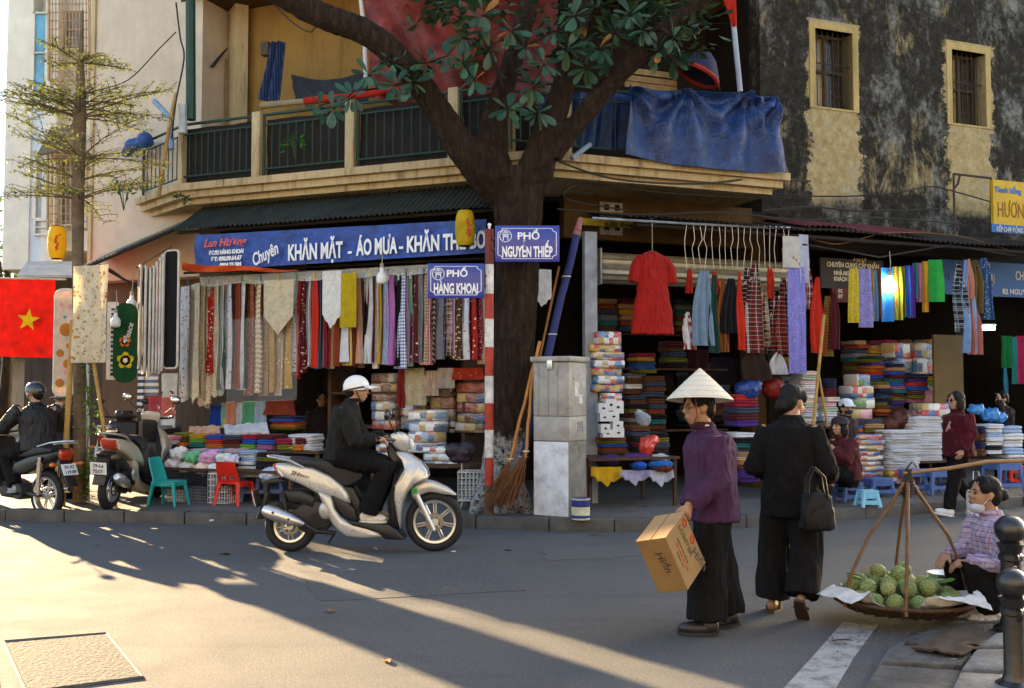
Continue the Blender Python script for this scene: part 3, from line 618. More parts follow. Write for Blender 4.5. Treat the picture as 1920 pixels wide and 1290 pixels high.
for a in [(((930, 985), (938, 925), (946, 850), (960, 700), (968, 560), (972, 440), (970, 370), (966, 320)), [11.85] * 8, (56, 45, 40, 39, 41, 42, 50, 56)),
          (((940, 350), (895, 305), (858, 265), (820, 205), (780, 150), (735, 98), (680, 58), (600, 28), (520, -15), (430, -60)), (11.85, 11.6, 11.55, 11.5, 11.4, 11.3, 11.25, 11.2, 11.1, 11.0), (46, 37, 30, 26, 25, 25, 25, 25, 24, 20)),
          (((935, 345), (922, 280), (925, 230), (945, 165), (965, 100), (985, 30), (1000, -60), (1005, -200)), (11.7, 11.75, 11.8, 11.85, 11.9, 12, 12.1, 12.2), (38, 29, 24, 20, 19, 19, 17, 12)),
          (((995, 350), (1015, 285), (1035, 225), (1056, 165), (1072, 100), (1085, 30), (1098, -60), (1130, -220)), (11.85, 11.6, 11.6, 11.6, 11.6, 11.6, 11.5, 11.4), (42, 31, 26, 23, 22, 21, 19, 12)),
          (((1035, 290), (1060, 258), (1095, 215), (1140, 162), (1190, 112), (1250, 55), (1310, 5), (1370, -60)), (11.6, 11.55, 11.5, 11.4, 11.3, 11.2, 11.1, 11.0), (22, 20, 19, 18, 18, 17, 16, 13))]:
    q = limb(*a); b = len(big.v); big.v += q.v; big.f += [tuple(b + i for i in f) for f in q.f]
for x, y in ((896, 967), (985, 967), (940, 975)):
    big.tube([at(940, 900, 11.85), at(x, y - 18, 11.6), at(x + (x - 940) * .4, y + 8, 11.5)], [.24, .1, .03], 8)
me = big.mesh('trunk'); me.transform(WM[tree.name].inverted())
trunk = bake('trunk', me, barkM(1.35), tree, .022, 2, .014, 7, (1, 1, .35))
LG = [M(c, .42, .3, 5, spec=.5, transl=.25) for c in ('#2c4c34', '#365840', '#223e28', '#476c4a', '#3c5434')] + [M('#a06a28', .6, .4, 5, transl=.3)]
def leaf_mesh(k):
    m = MB(); out = [(0, .02), (.18, .10), (.4, .19), (.62, .245), (.82, .225), (.95, .13), (1., 0.)]; r_ = random.Random(k); cv = r_.uniform(.05, .22)
    vs = []
    for i, (u, w_) in enumerate(out):
        z = -cv * u * u; vs += [(u, -w_, z + .05 * w_ + .01 * r_.random()), (u, 0, z - .035), (u, w_, z + .05 * w_ + .01 * r_.random())]
    fs = []
    for i in range(len(out) - 1):
        a = i * 3; fs += [(a, a + 3, a + 4, a + 1), (a + 1, a + 4, a + 5, a + 2)]
    m.add(vs, fs); me = bpy.data.meshes.new('leaf'); me.from_pydata([tuple(p) for p in vs], [], fs); me.polygons.foreach_set('use_smooth', [True] * len(fs)); me.materials.append(LG[0]); return me
LEAF = [leaf_mesh(k) for k in range(5)]
ros = [(625, 205), (660, 180), (690, 140), (735, 118), (775, 155), (742, 160), (800, 118), (838, 105), (870, 68), (905, 28), (918, 92), (958, 58), (985, 88), (1000, 165), (1008, 212), (1040, 58), (1062, 92), (1098, 72), (1122, 92), (1152, 60), (1182, 28),
       (1078, 30), (1205, 55), (1262, 72), (1288, 52), (1232, 98), (1262, 112), (1100, 128), (1142, 116), (870, 122), (597, 198), (952, 205), (1020, 120), (890, 150)]
tw = MB(); crown_pts = []; nl = 0; ends = []
for i, (x, y) in enumerate(ros):
    Y = 10.95 + .35 * rnd.random(); p = at(x, y, Y); ends.append(p)
for path in ([(735, 98), (700, 135), (650, 185), (597, 198)], [(780, 150), (742, 160), (680, 170), (625, 205)], [(945, 165), (918, 95), (870, 68), (838, 105), (800, 118), (735, 118)], [(965, 100), (985, 88), (958, 58), (905, 28)],
             [(1072, 100), (1098, 72), (1040, 58), (985, 88)], [(1056, 165), (1020, 120), (1000, 165), (1008, 212), (952, 205)], [(1190, 112), (1232, 98), (1262, 72), (1288, 52)], [(1190, 112), (1150, 60), (1182, 28), (1122, 92)], [(1250, 55), (1205, 55), (1262, 112)], [(870, 68), (870, 122), (890, 150)]):
    tw.tube([at(x, y, 11.15 + .1 * math.sin(x)) for x, y in path], [.022, .014, .01, .008, .007, .006][:len(path)], 6)
crown = tw.build('crown', barkM(), tree, .9)
for i, p in enumerate(ends):
    n = 9 if i % 3 else 8; ax = Vector((rnd.uniform(-.5, .5), rnd.uniform(-.9, -.2), rnd.uniform(-.5, .35))).normalized()
    for k in range(n):
        if nl >= 299: break
        a = 2 * math.pi * k / n + rnd.random() * .8; u = ax.orthogonal().normalized(); v_ = ax.cross(u)
        d = (u * math.cos(a) + v_ * math.sin(a)) + ax * rnd.uniform(-.1, .6); d.z -= .25; d.normalize()
        up = (ax * .5 + Vector((rnd.uniform(-.4, .4), -.35, .85))); sz = rnd.uniform(.12, .22)
        X = d; Yv = up.cross(X).normalized(); Z = X.cross(Yv); Mx = Matrix((X, Yv, Z)).transposed()
        col = LG[rnd.choice((0, 0, 1, 1, 2, 3, 4))] if rnd.random() > .035 else LG[5]
        o = put('leaf', LEAF[k % 5], col, crown); o.matrix_local = WM[crown.name].inverted() @ Matrix.LocRotScale(p + d * .03, Mx.to_quaternion(), Vector((sz, sz * rnd.uniform(.8, 1.05), sz))); nl += 1
def leafcloud(centres, n, sz, rad, mb, flat=.7):
    for c in centres:
        for _ in range(n):
            p = Vector(c) + Vector((rnd.gauss(0, rad), rnd.gauss(0, rad), rnd.gauss(0, rad * flat))); a = Vector((rnd.uniform(-1, 1), rnd.uniform(-1, 1), rnd.uniform(-.7, .3))).normalized(); s_ = sz * rnd.uniform(.6, 1.2)
            b = a.cross(Vector((rnd.uniform(-.5, .5), rnd.uniform(-.5, .5), 1))).normalized(); q = a.cross(b) * .1 * s_
            mb.add([p, p + a * s_ * .5 + b * s_ * .26 + q, p + a * s_, p + a * s_ * .5 - b * s_ * .26 + q], [(0, 1, 2, 3)])
m = MB(); leafcloud([(rnd.uniform(-5, 5.), rnd.uniform(10, 13.2), rnd.uniform(7.6, 9.8)) for _ in range(60)], 55, .24, .45, m)
o = m.build('foliage', LG[0], tree, 0); o['kind'] = 'stuff'
for gi, (n_, sz_) in enumerate(((9, .15), (7, .19))):
    m = MB(); leafcloud([at(rnd.uniform(780, 1330), rnd.triangular(-60, 135, 0), rnd.uniform(11.0, 11.9)) for _ in range(46)], n_, sz_, .09, m); o = m.build('foliage', LG[2 + 2 * gi], tree, 0); o['kind'] = 'stuff'
m = MB()
for _ in range(26):
    a = at(rnd.uniform(800, 1300), rnd.uniform(-40, 60), 11.4); m.tube([a, a + Vector((rnd.gauss(0, .2), rnd.gauss(0, .1), -.15 - .2 * rnd.random())), a + Vector((rnd.gauss(0, .35), rnd.gauss(0, .1), -.3 - .3 * rnd.random()))], [.007, .005, .003], 5)
m.build('twigs', barkM(), tree)['kind'] = 'stuff'
# slim sapling with tiered fine branches, far left
sap = thing('street_sapling', 'slim young street tree with tiered feathery branches beside bamboo stakes', 'tree', tuple(at(150, 935, 12.6).xy) + (.12,))
q = limb(((150, 940), (149, 800), (148, 650), (146, 500), (147, 350), (150, 215), (152, 100), (155, 20)), [12.6] * 8, (13, 11, 10.5, 10.5, 11.5, 12, 5, 2), 10)
q.build('trunk', M((.14, .10, .06), .9, .4, 9, .01, 30), sap, .9)
tw = MB(); lv = MB()
for py, nb_, ln in ((222, 10, 1.15), (208, 7, .9), (192, 6, .7), (300, 8, .9), (375, 9, 1.1), (340, 5, .8), (120, 5, .5)):
    c = at(149, py, 12.6)
    for k in range(nb_):
        a = 2 * math.pi * (k + rnd.random() * .5) / nb_; L = ln * rnd.uniform(.75, 1.15); d = Vector((math.cos(a), math.sin(a) * .8, rnd.uniform(.02, .6)))
        pts = [c + d * L * u + Vector((0, 0, -.18 * u * u * L + .02 * rnd.random())) for u in (0, .25, .5, .75, 1)]; tw.tube(pts, [.013, .009, .006, .004, .002], 5)
        for j in range(9):
            u = .25 + .75 * j / 8; b = c + d * L * u + Vector((0, 0, -.18 * u * u * L)); sd = 1 if j % 2 else -1
            e = Vector((-d.y, d.x, 0)).normalized() * sd * rnd.uniform(.5, 1) + d * .7; e = e * .34 * (1.15 - u * .6); b2 = b + e + Vector((0, 0, .02)); tw.tube([b, b + e * .5 + Vector((0, 0, .025)), b2], [.005, .0035, .002], 4)
            for i in range(4): leafcloud([b.lerp(b2, (i + .6 * rnd.random()) / 3.6)], 4, .05, .017, lv)
tw.build('branch_tiers', M((.12, .085, .05), .9), sap, .9)['kind'] = 'stuff'
o = lv.build('crown', M('#6e7436', .6, .45, 3, transl=.4), sap, 0); o['kind'] = 'stuff'
# green tree down the street
def plain_tree(name, label, loc, h, rad, n, col, grp=None, nl_=70, lsz=.2, sd=3, off=(0, 0, 0)):
    t_ = thing(name, label, 'tree', loc, group=grp); m = MB(); L = Vector(loc); r0 = random.Random(sd)
    m.tube([L, L + Vector((.1, 0, h * .35)), L + Vector((0, .1, h * .7))], [.16, .12, .07], 9)
    cs = []
    for k in range(n):
        c = L + Vector((r0.gauss(0, rad * .5), r0.gauss(0, rad * .5), h * .75 + r0.gauss(0, rad * .35))) + Vector(off); cs.append(c); m.tube([L + Vector((0, .05, h * .5)), L.lerp(c, .6) + Vector((0, 0, h * .3)), c], [.05, .03, .012], 6)
    m.build('trunk', barkM(), t_, .9); lv = MB(); leafcloud(cs, nl_, lsz, rad * .22, lv); lv.build('crown', M(col, .55, .4, 2, transl=.35), t_, 0)['kind'] = 'stuff'
plain_tree('roadside_tree', 'leafy green tree down the street at the far left edge', (-11.8, 23.5, 0), 6.2, 1.5, 14, '#4c6a2c', sd=5)
# ================================================================== stakes, poles, street signs
BAM = M('#a5803e', .6, .3, 8); 
for k, (a, b, lab, r_, mt) in enumerate([((137, 600), (122, 868), 'leaning brown bamboo stake left of the sapling', .033, BAM), ((145, 665), (147, 938), 'upright bamboo stake tied in front of the sapling trunk', .03, BAM),
                          ((170, 640), (200, 838), 'leaning bamboo stake right of the sapling', .022, BAM), ((165, 520), (165, 940), 'thin grey metal pole beside the sapling', .022, M((.4, .4, .39), .45, .2, 5, metal=.6))]):
    pb = gnd(b[0], b[1], .125) if k in (1, 3) else at(b[0], b[1], 12.35 - .1 * k); p = at(a[0], a[1], pb.y + .06)
    if k in (0, 2): d = (pb - p); pb = p + d * ((p.z - .12) / (p.z - pb.z))
    m = MB(); n_ = 7
    m.tube([p.lerp(pb, i / 14) for i in range(15)], [r_ * (1.12 if (i % 3 == 0 and k != 3) else 1) for i in range(15)], 10); solo(['bamboo_stake', 'bamboo_stake', 'bamboo_stake', 'metal_pole'][k], m, mt, lab, 'stake' if k < 3 else 'pole')
SIGNB = M('#1f2f8e', .35, .12, 5, coat=.3); SW = M((.82, .82, .8), .5, .08, 9); REDP = M('#a8321f', .55, .3, 9, dirt=.45); WHP = M((.66, .64, .6), .6, .25, 9, dirt=.5); RUSTP = M((.12, .07, .045), .9, .4, 9)
pb = gnd(917, 967, .12); sp = thing('street_name_post', 'red and white banded post carrying two blue street name plates', 'sign post', tuple(pb))
SY = pb.y
bands = [(430, 496, M('#6d2018', .6, .3, 9, dirt=.5)), (496, 551, WHP), (551, 598, REDP), (598, 651, WHP), (651, 705, REDP), (705, 756, WHP), (756, 806, REDP), (806, 858, WHP), (858, 910, REDP), (910, 966, RUSTP)]
for y0, y1, mt in bands:
    a, b = at(917, y0, SY), at(917, y1, SY); m = MB(); a.x = b.x = pb.x; m.tube([a - Vector((0, 0, .0005)), b], .05 if mt is not RUSTP else .054, 16); m.build('post_band', mt, sp, .9)
a = at(917, 430, SY); m = MB(); m.ell((pb.x, SY, a.z + .05), .022, 10, 6); m.tube([(pb.x, SY, a.z), (pb.x, SY, a.z + .05)], .012, 6); m.build('finial', SW, sp)
def plate(x0, y0, x1, y1, l1, l2, lean=0):
    Y = SY - .06; A, B = at(x0, y0, Y), at(x1, y1, Y); cx, cz, w_, h_ = (A.x + B.x) / 2, (A.z + B.z) / 2, B.x - A.x, A.z - B.z
    m = MB(); m.box((cx, Y, cz), (w_, .02, h_)); p = m.build('name_plate', SIGNB, sp, .4, bev=.004)
    b = MB(); i = .035; c = .045; X0, X1, Z0, Z1 = cx - w_ / 2 + i, cx + w_ / 2 - i, cz - h_ / 2 + i, cz + h_ / 2 - i
    ln = [(X0 + c, Z0), (X1 - c, Z0), (X1 - c, Z0 + c * .5), (X1, Z0 + c), (X1, Z1 - c), (X1 - c, Z1 - c * .5), (X1 - c, Z1), (X0 + c, Z1), (X0 + c, Z1 - c * .5), (X0, Z1 - c), (X0, Z0 + c), (X0 + c, Z0 + c * .5), (X0 + c, Z0)]
    for q, r_ in zip(ln, ln[1:]): b.tube([(q[0], Y - .0115, q[1]), (r_[0], Y - .0115, r_[1])], .0045, 4)
    b.build('border_line', SW, p)
    e = MB(); ex, ez, er = X0 + .085, Z1 - .085, .066; e.torus((ex, Y - .0115, ez), er, .0045, 'Y', 24, 6)
    for dx, dz, sx, sz in ((0, .036, .07, .008), (0, .018, .084, .008), (0, .004, .06, .008), (-.026, -.022, .01, .048), (.026, -.022, .01, .048), (0, -.008, .055, .008), (0, .05, .03, .01)): e.box((ex + dx, Y - .0115, ez + dz), (sx, .004, sz))
    e.build('emblem', SW, p)
    text(l1, h_ * .27, SW, p, (cx + w_ * .02, Y - .011, cz + h_ * .12), 0, 1.15, .003, .002, name='lettering')
    text(l2, h_ * .40, SW, p, (cx, Y - .011, cz - h_ * .36), 0, .7, .006, .002, fit=w_ * .78)
    for zz in (.06, -.06):
        k = MB(); k.box(((x0 < 910) and B.x - .0 or A.x, SY - .02, cz + zz), (.05, .08, .02)); k.build('bracket', RUSTP, sp)
plate(928, 423, 1049, 491, 'PHỐ', 'NGUYỄN THIẾP'); plate(802, 494, 908, 559, 'PHỐ', 'HÀNG KHOAI')
# ================================================================== power cabinet, brooms, tin
GREYP = M((.34, .32, .285), .55, .18, 5, dirt=.35); cb = gnd(1062, 972, .13); cab = thing('power_cabinet', 'grey metal power cabinet with white painted foot on the corner kerb', 'cabinet', tuple(cb + Vector((-.05, .33, 0))), R(-31))
Wc, Dc = .45, .42
def cbx(name, mt, *a, par=cab, bev=.006): m = MB(); m.bx(*a); return m.build(name, mt, par, .4, bev=bev, world=False)
cbx('base', M((.2, .185, .16), .85, .3, 5, dirt=.5), -Wc / 2 + .004, Wc / 2 - .004, -Dc / 2 + .004, Dc / 2, 0, .83)
cbx('whitewashed_panel', M((.66, .68, .70), .7, .15, 8, dirt=.35), -Wc / 2 + .006, Wc / 2 - .012, -Dc / 2 - .002, -Dc / 2 + .003, .01, .82, bev=0)
cbx('body', GREYP, -Wc / 2, Wc / 2, -Dc / 2, Dc / 2, .832, 1.10); cbx('body', GREYP, -Wc / 2, Wc / 2, -Dc / 2, Dc / 2, 1.104, 1.70)
for k in range(3): cbx('door_rib', M((.11, .10, .09), .7, .3, 9), -Wc / 2 + .07 + k * .12, -Wc / 2 + .075 + k * .12, -Dc / 2 - .006, -Dc / 2 + .002, 1.11, 1.69, bev=0)
d = cbx('door', GREYP, -Wc / 2 + .03, Wc / 2 - .02, -Dc / 2 - .004, -Dc / 2 + .002, 1.115, 1.69, bev=.002)
cbx('latch', M((.55, .54, .52), .35, .2, 9, metal=.8), -.04, .03, -Dc / 2 - .03, -Dc / 2 - .004, 1.62, 1.73)
cbx('lid', GREYP, -Wc / 2 - .03, Wc / 2 + .03, -Dc / 2 - .03, Dc / 2 + .03, 1.705, 1.765, bev=.012)
for k, (y0, z0, w_, h_, c) in enumerate([(-.08, 1.32, .1, .16, (.6, .6, .58)), (.0, 1.52, .07, .1, (.42, .4, .4)), (-.13, 1.46, .05, .12, (.35, .33, .3)), (.03, 1.24, .08, .1, (.62, .63, .62)), (-.02, .93, .14, .11, (.24, .24, .26)), (.12, 1.4, .05, .1, (.5, .5, .5))]):
    cbx('torn_notice', M(c, .8, .4, 30, dirt=.5), Wc / 2 + .0005, Wc / 2 + .003, y0, y0 + w_, z0, z0 + h_, bev=0)
tin = thing('paint_tin', 'blue and white paint tin standing beside the power cabinet', 'tin', tuple(gnd(1089, 974, .13)))
m = MB(); m.lathe([(.095, 0), (.1, .004), (.1, .215), (.104, .22), (.104, .228), (.09, .228)], 20); m.build('can', M('#c9c6a4', .4, .3, 9, dirt=.3), tin, world=False)
m = MB(); m.lathe([(.1015, .14), (.1015, .213)], 20, cap=False); m.lathe([(.101, .02), (.101, .05)], 20, cap=False); m.build('label_band', M('#1c2d6e', .45, .2, 9), tin, world=False)
m = MB(); m.lathe([(.0, .232), (.095, .232), (.098, .226)], 20, cap=False); m.build('lid', M('#26337a', .4), tin, world=False)
def leaning(name, a, b, Ya, Yb, r_, mt, lab, cat, parts=None):
    A, B = at(*a, Ya), at(*b, Yb); t_ = thing(name, lab, cat, tuple(B)); m = MB(); m.tube([A.lerp(B, i / 8) + Vector((.006 * math.sin(i * 2.1), 0, 0)) for i in range(9)], r_, 8); m.build('handle', mt, t_, .9); return t_, A, B
STRAW = M('#6b4424', .95, .45, 25, .01, 90)
def broom(a, b, fan, Ya, Yb, lab):
    t_, A, B = leaning('straw_broom', a, b, Ya, Yb, .019, M('#a8702c', .55, .3, 10), lab, 'broom'); m = MB(); C = at(*fan, Yb - .15); C.z = max(C.z, .14)
    for k in range(70):
        e = C + Vector((rnd.gauss(0, .07), rnd.gauss(0, .05), abs(rnd.gauss(0, .03)))); s_ = B.lerp(A, .05 + .04 * rnd.random()); m.tube([s_, s_.lerp(e, .5) + Vector((rnd.gauss(0, .02), rnd.gauss(0, .015), -.02)), e], [.007, .006, .003], 4)
    m.build('bristles', STRAW, t_)['kind'] = 'stuff'
    m = MB(); k = B.lerp(A, .08); m.torus(k, .03, .008, 'Z', 12, 6); m.build('binding', M((.6, .58, .5), .7), t_)
broom((1012, 640), (952, 880), (925, 952), 11.55, 11.35, 'straw broom with pale bamboo handle leaning on the tree')
broom((1000, 690), (985, 860), (950, 950), 11.5, 11.3, 'straw broom with its bristles spread beside the cabinet foot')
t_, A, B = leaning('rolled_umbrella', (1083, 432), (962, 935), 11.9, 11.42, .045, M('#232a5c', .75, .35, 7), 'long rolled navy market umbrella leaning behind the power cabinet', 'umbrella')
for u in (.18, .4, .62, .85): m = MB(); k = A.lerp(B, u); m.torus(k, .05, .006, 'Z', 14, 6); m.build('tie', M((.7, .68, .62), .7), t_)
m = MB(); m.tube([A.lerp(B, -.05), A.lerp(B, .02)], [.03, .05], 8); m.build('cap', M((.25, .1, .08), .7), t_)
m = MB(); A, B = at(1048, 500, 11.95), at(990, 775, 11.6); m.tube([A.lerp(B, i / 5) for i in range(6)], .014, 8); solo('wooden_stick', m, M('#8a5a26', .6), 'thin wooden stick leaning beside the rolled navy umbrella', 'stick')
# lanterns
def lantern(px, py, wpx, hpx, Y, lab, sd):
    c = at(px, py, Y); rx = wpx / 2 * Y / F; h = hpx * Y / F; t_ = thing('paper_lantern', lab, 'lantern', (c.x, c.y, c.z - h / 2), group='yellow paper lanterns')
    pr = []; n = 44
    for i in range(n + 1):
        u = i / n; k = min(1, math.sin(math.pi * min(max(u, .02), .98)) ** .38); pr.append((rx * (.55 + .45 * k) * (1 + .02 * math.cos(i * math.pi)), u * h))
    m = MB(); m.lathe(pr, 24); m.build('shade', M('#d2b416', .6, .15, 6, transl=.4), t_, .9, world=False)
    for z in (-.008, h - .004): m = MB(); m.lathe([(rx * .58, z), (rx * .6, z + .012)], 20); m.build('rim', DARK, t_, world=False)
    m = MB(); m.tube([(0, 0, h), (0, 0, h + .12)], .004, 5); m.build('hook', DARK, t_, world=False)
    m = MB(); r0 = random.Random(sd)
    for k in range(16):
        a = -math.pi / 2 + .35 + r0.gauss(0, .16) ; z = h * (.25 + .5 * k / 16); rr = rx * 1.015; m.ell((rr * math.cos(a), rr * math.sin(a), z), (.013, .006, .013), 7, 5)
    m.tube([(rx * 1.01 * math.cos(-1.25 + .12 * math.sin(q)), rx * 1.01 * math.sin(-1.25 + .12 * math.sin(q)), h * (.2 + .1 * q)) for q in range(6)], .004, 4)
    m.build('blossom_print', M('#b8401c', .7), t_, world=False)
lantern(872, 428, 38, 66, 11.95, 'yellow paper lantern hanging before the blue banner', 3); lantern(107, 455, 33, 60, 13.2, 'yellow paper lantern hanging left of the sapling', 4)
# bollards and chain
BLK = M((.012, .012, .013), .32, .5, 14, .004, 60, spec=.5, coat=.25, dirt=.4)
def bollard(c, k, lab):
    t_ = thing('iron_bollard', lab, 'bollard', tuple(c), group='black iron bollards'); m = MB(); m.lathe([(.11 * k, 0), (.11 * k, .03 * k), (.075 * k, .05 * k), (.062 * k, .09 * k), (.06 * k, .44 * k), (.075 * k, .45 * k), (.075 * k, .48 * k), (.06 * k, .49 * k), (.075 * k, .53 * k), (.085 * k, .55 * k), (.05 * k, .565 * k)], 22); m.build('shaft', BLK, t_, world=False)
    m = MB(); m.ell((0, 0, .635 * k), .093 * k, 22, 14); m.build('ball_top', BLK, t_, 1.2, world=False)
    m = MB(); m.torus((0, -.075 * k, .46 * k), .028, .007, 'X', 14, 6); m.build('chain_ring', BLK, t_, world=False)
Bn = gnd(1903, 1290, .05); Bf = gnd(1898, 1185, .03)
bollard(Bn, .80, 'nearest black ball-topped iron bollard at the lower right corner'); bollard(Bf, .98, 'black ball-topped bollard beside the squatting fruit seller')
ch = thing('bollard_chain', 'iron chain hanging from the bollard beside the fruit seller', 'chain', (Bf.x - .05, Bf.y - .1, Bf.z + .35))
A = Bf + Vector((-.03, -.11, .40)); 
for k in range(12):
    c = A + Vector((.0, -.012 * k, -.024 * k)); Mx = Matrix.Translation(c) @ Matrix.Rotation(R(90 * (k % 2)), 4, 'Z') @ Matrix.Diagonal((.75, 1, 1.25, 1)); m = MB(); m.torus((0, 0, 0), .014, .0045, 'Y', 12, 6, Mx=Mx); m.build('chain_link', M((.35, .34, .33), .3, .3, 9, metal=.9), ch)
# ================================================================== soft goods: helpers
ORD = ['first', 'second', 'third', 'fourth', 'fifth', 'sixth', 'seventh', 'eighth', 'ninth', 'tenth', 'eleventh', 'twelfth', 'thirteenth', 'fourteenth', 'fifteenth', 'sixteenth', 'seventeenth', 'eighteenth', 'nineteenth', 'twentieth']
def ordn(i):
    if i < 20: return ORD[i]
    t_ = {2: 'twenty', 3: 'thirty', 4: 'forty', 5: 'fifty', 6: 'sixty', 7: 'seventy'}[(i + 1) // 10]
    return t_ + '-' + ORD[(i + 1) % 10 - 1] if (i + 1) % 10 else {'twenty': 'twentieth', 'thirty': 'thirtieth', 'forty': 'fortieth', 'fifty': 'fiftieth', 'sixty': 'sixtieth'}[t_]
def loft(mb, rings, n=16, p=2.):
    """rings: (centre, rx, ry[, yaw]); horizontal super-ellipses"""
    vs = []
    for rg in rings:
        c, rx, ry = Vector(rg[0]), rg[1], rg[2]; a0 = rg[3] if len(rg) > 3 else 0.
        for k in range(n):
            a = 2 * math.pi * k / n; ca, sa = math.cos(a), math.sin(a); x = rx * math.copysign(abs(ca) ** (2 / p), ca); y = ry * math.copysign(abs(sa) ** (2 / p), sa)
            vs.append(c + Vector((x * math.cos(a0) - y * math.sin(a0), x * math.sin(a0) + y * math.cos(a0), 0)))
    m = len(rings); fs = [(i * n + k, i * n + (k + 1) % n, (i + 1) * n + (k + 1) % n, (i + 1) * n + k) for i in range(m - 1) for k in range(n)]
    fs += [tuple(range(n))[::-1], tuple((m - 1) * n + k for k in range(n))]; return mb.add(vs, fs)
def towel_mesh(k):
    r_ = random.Random(k); prof = []
    for j in range(2):                      # two rolled folds at the front edge
        for a in (-70, -25, 25, 70): prof.append((-.5 + .09 - .09 * math.cos(R(a)) * 1.0, .25 + .5 * j + .23 * math.sin(R(a))))
    prof += [(.5, 1.), (.5, 0.)]; m = MB(); vs = []; n = len(prof); xs = (-.5, -.46, -.17, .15, .46, .5)
    for i, x in enumerate(xs):
        e = 1 if 0 < i < len(xs) - 1 else .72; dz = r_.uniform(-.05, .05)
        for y, z in prof: vs.append((x + r_.uniform(-.012, .012), y + (1 - e) * (.12 if y < 0 else -.1) + r_.uniform(-.015, .015), .5 + (z - .5) * e + dz * (z > .5) + r_.uniform(-.02, .02)))
    fs = [(i * n + j, (i + 1) * n + j, (i + 1) * n + (j + 1) % n, i * n + (j + 1) % n) for i in range(len(xs) - 1) for j in range(n)] + [tuple(range(n)), tuple((len(xs) - 1) * n + j for j in range(n))[::-1]]
    m.add(vs, fs); me = m.mesh('folded_towel', 1.2); me.materials.append(M((.5, .5, .5))); return me
TOWEL = [towel_mesh(k) for k in range(6)]
def pack_mesh(k):
    m = MB(); m.box((0, 0, .5), (1, 1, 1)); me = m.mesh('wrapped_pack', 1., .12, 2); me.materials.append(M((.5, .5, .5))); return me
PACK = pack_mesh(0)
CN = {'olive': '#6a6a1c', 'brown': '#5e3a24', 'orange': '#b8641c', 'mustard': '#b88a1c', 'lime green': '#5f9a34', 'teal': '#1f6a66', 'blue': '#2450a8', 'red': '#b02a20', 'slate': '#3a4458', 'maroon': '#571a24', 'crimson': '#8c1c34', 'green': '#2f6e3c', 'mauve': '#9a5f86',
      'purple': '#4a2f80', 'navy': '#1c2348', 'white': '#d8dade', 'pale blue': '#9fb6d8', 'black': '#17161a', 'tan': '#a5805a', 'pink': '#d07a90', 'grey': '#77777c', 'cream': '#e0d4b8', 'beige': '#c4ab86', 'yellow': '#c8b41e', 'gold': '#b8902c', 'rust': '#8a3c22', 'steel blue': '#5d86a8',
      'bright blue': '#2f7fd6', 'lilac': '#8f8ad0', 'magenta': '#a4509a', 'khaki': '#77693c', 'salmon': '#d0907c', 'dark brown': '#33241c', 'violet': '#53308f', 'peach': '#e0b08c', 'scarlet': '#c8301c', 'dark green': '#1c3c32', 'denim': '#7c94ac'}
WH2 = {'white': ('hstripe', '#b8c0cc'), }
nst = [0]
def stack(side, o, x0, x1, yt, yb, cols, where, d=.3, name='folded_towel', noun='folded towel', grp=None, jit=1.7, mats=None, cat='towel', drop=0.):
    f = FL if side == 'L' else FR; rz = -AL if side == 'L' else AR; c = f((x0 + x1) / 2, yb, o); Y = c.y; wd = (x1 - x0) * Y / F / .93; H = (yb - yt) * Y / F; cols = cols.split(',') if isinstance(cols, str) else cols; n = len(cols); h = H / n
    nr = NL if side == 'L' else NR; tt = TL if side == 'L' else TR; nst[0] += 1
    for i, cn in enumerate(reversed(cols)):
        cn = cn.strip(); kind = None
        if '/' in cn: cn, kind = cn.split('/')
        mt = (mats or {}).get(cn) or (cloth(CN[cn], kind, CN['white'], 1., .0) if kind else cloth(CN[cn], transl=0.))
        p = c - nr * d / 2 + Vector((0, 0, h * i)) + tt * rnd.uniform(-.012, .012) * jit + nr * rnd.uniform(-.015, .015) * jit
        k = ordn(i)
        o_ = put(name, TOWEL[(i + nst[0]) % 6] if name != 'wrapped_pack' else PACK, mt, None, p, (0, 0, rz + rnd.uniform(-.06, .06) * jit), (wd * rnd.uniform(.94, 1.03), d, h * 1.03))
        pos = 'topmost' if i == n - 1 and n > 1 else ('bottom' if i == 0 and n > 1 else k + ' up')
        lab = f'{cn}{" patterned" if kind else ""} {noun}, {pos} in the stack {where}' if n > 1 else f'{cn}{" patterned" if kind else ""} {noun} {where}'
        tag(o_, lab, cat, grp or ('folded towels on the left stall' if side == 'L' else 'folded towels on the right stall'))
    return c
def hang_mesh(w_, l, folds, amp, seed, tip=0., flare=0., th=.012, nu=10, nv=8, scal=0, pinch=0.):
    r_ = random.Random(seed); ph = r_.random() * 6; m = MB()
    def fn(u, v):
        x = (u - .5) * w_ * (1 + flare * v) * (1 - pinch * max(0, 1 - v * 2.2) ** 1.3) + pinch * .12 * w_ * math.sin(4 * v + ph); y = amp * math.sin(folds * 2 * math.pi * u + ph) * (.35 + .65 * v) + .25 * amp * math.sin(7 * v + ph + 3 * u)
        z = -l * v - tip * (1 - abs(2 * u - 1)) * v + (.012 * math.sin(u * 2 * math.pi * scal) * (v > .98) if scal else 0); return Vector((x, y, z))
    m.sheet(fn, nu, nv, th); return m
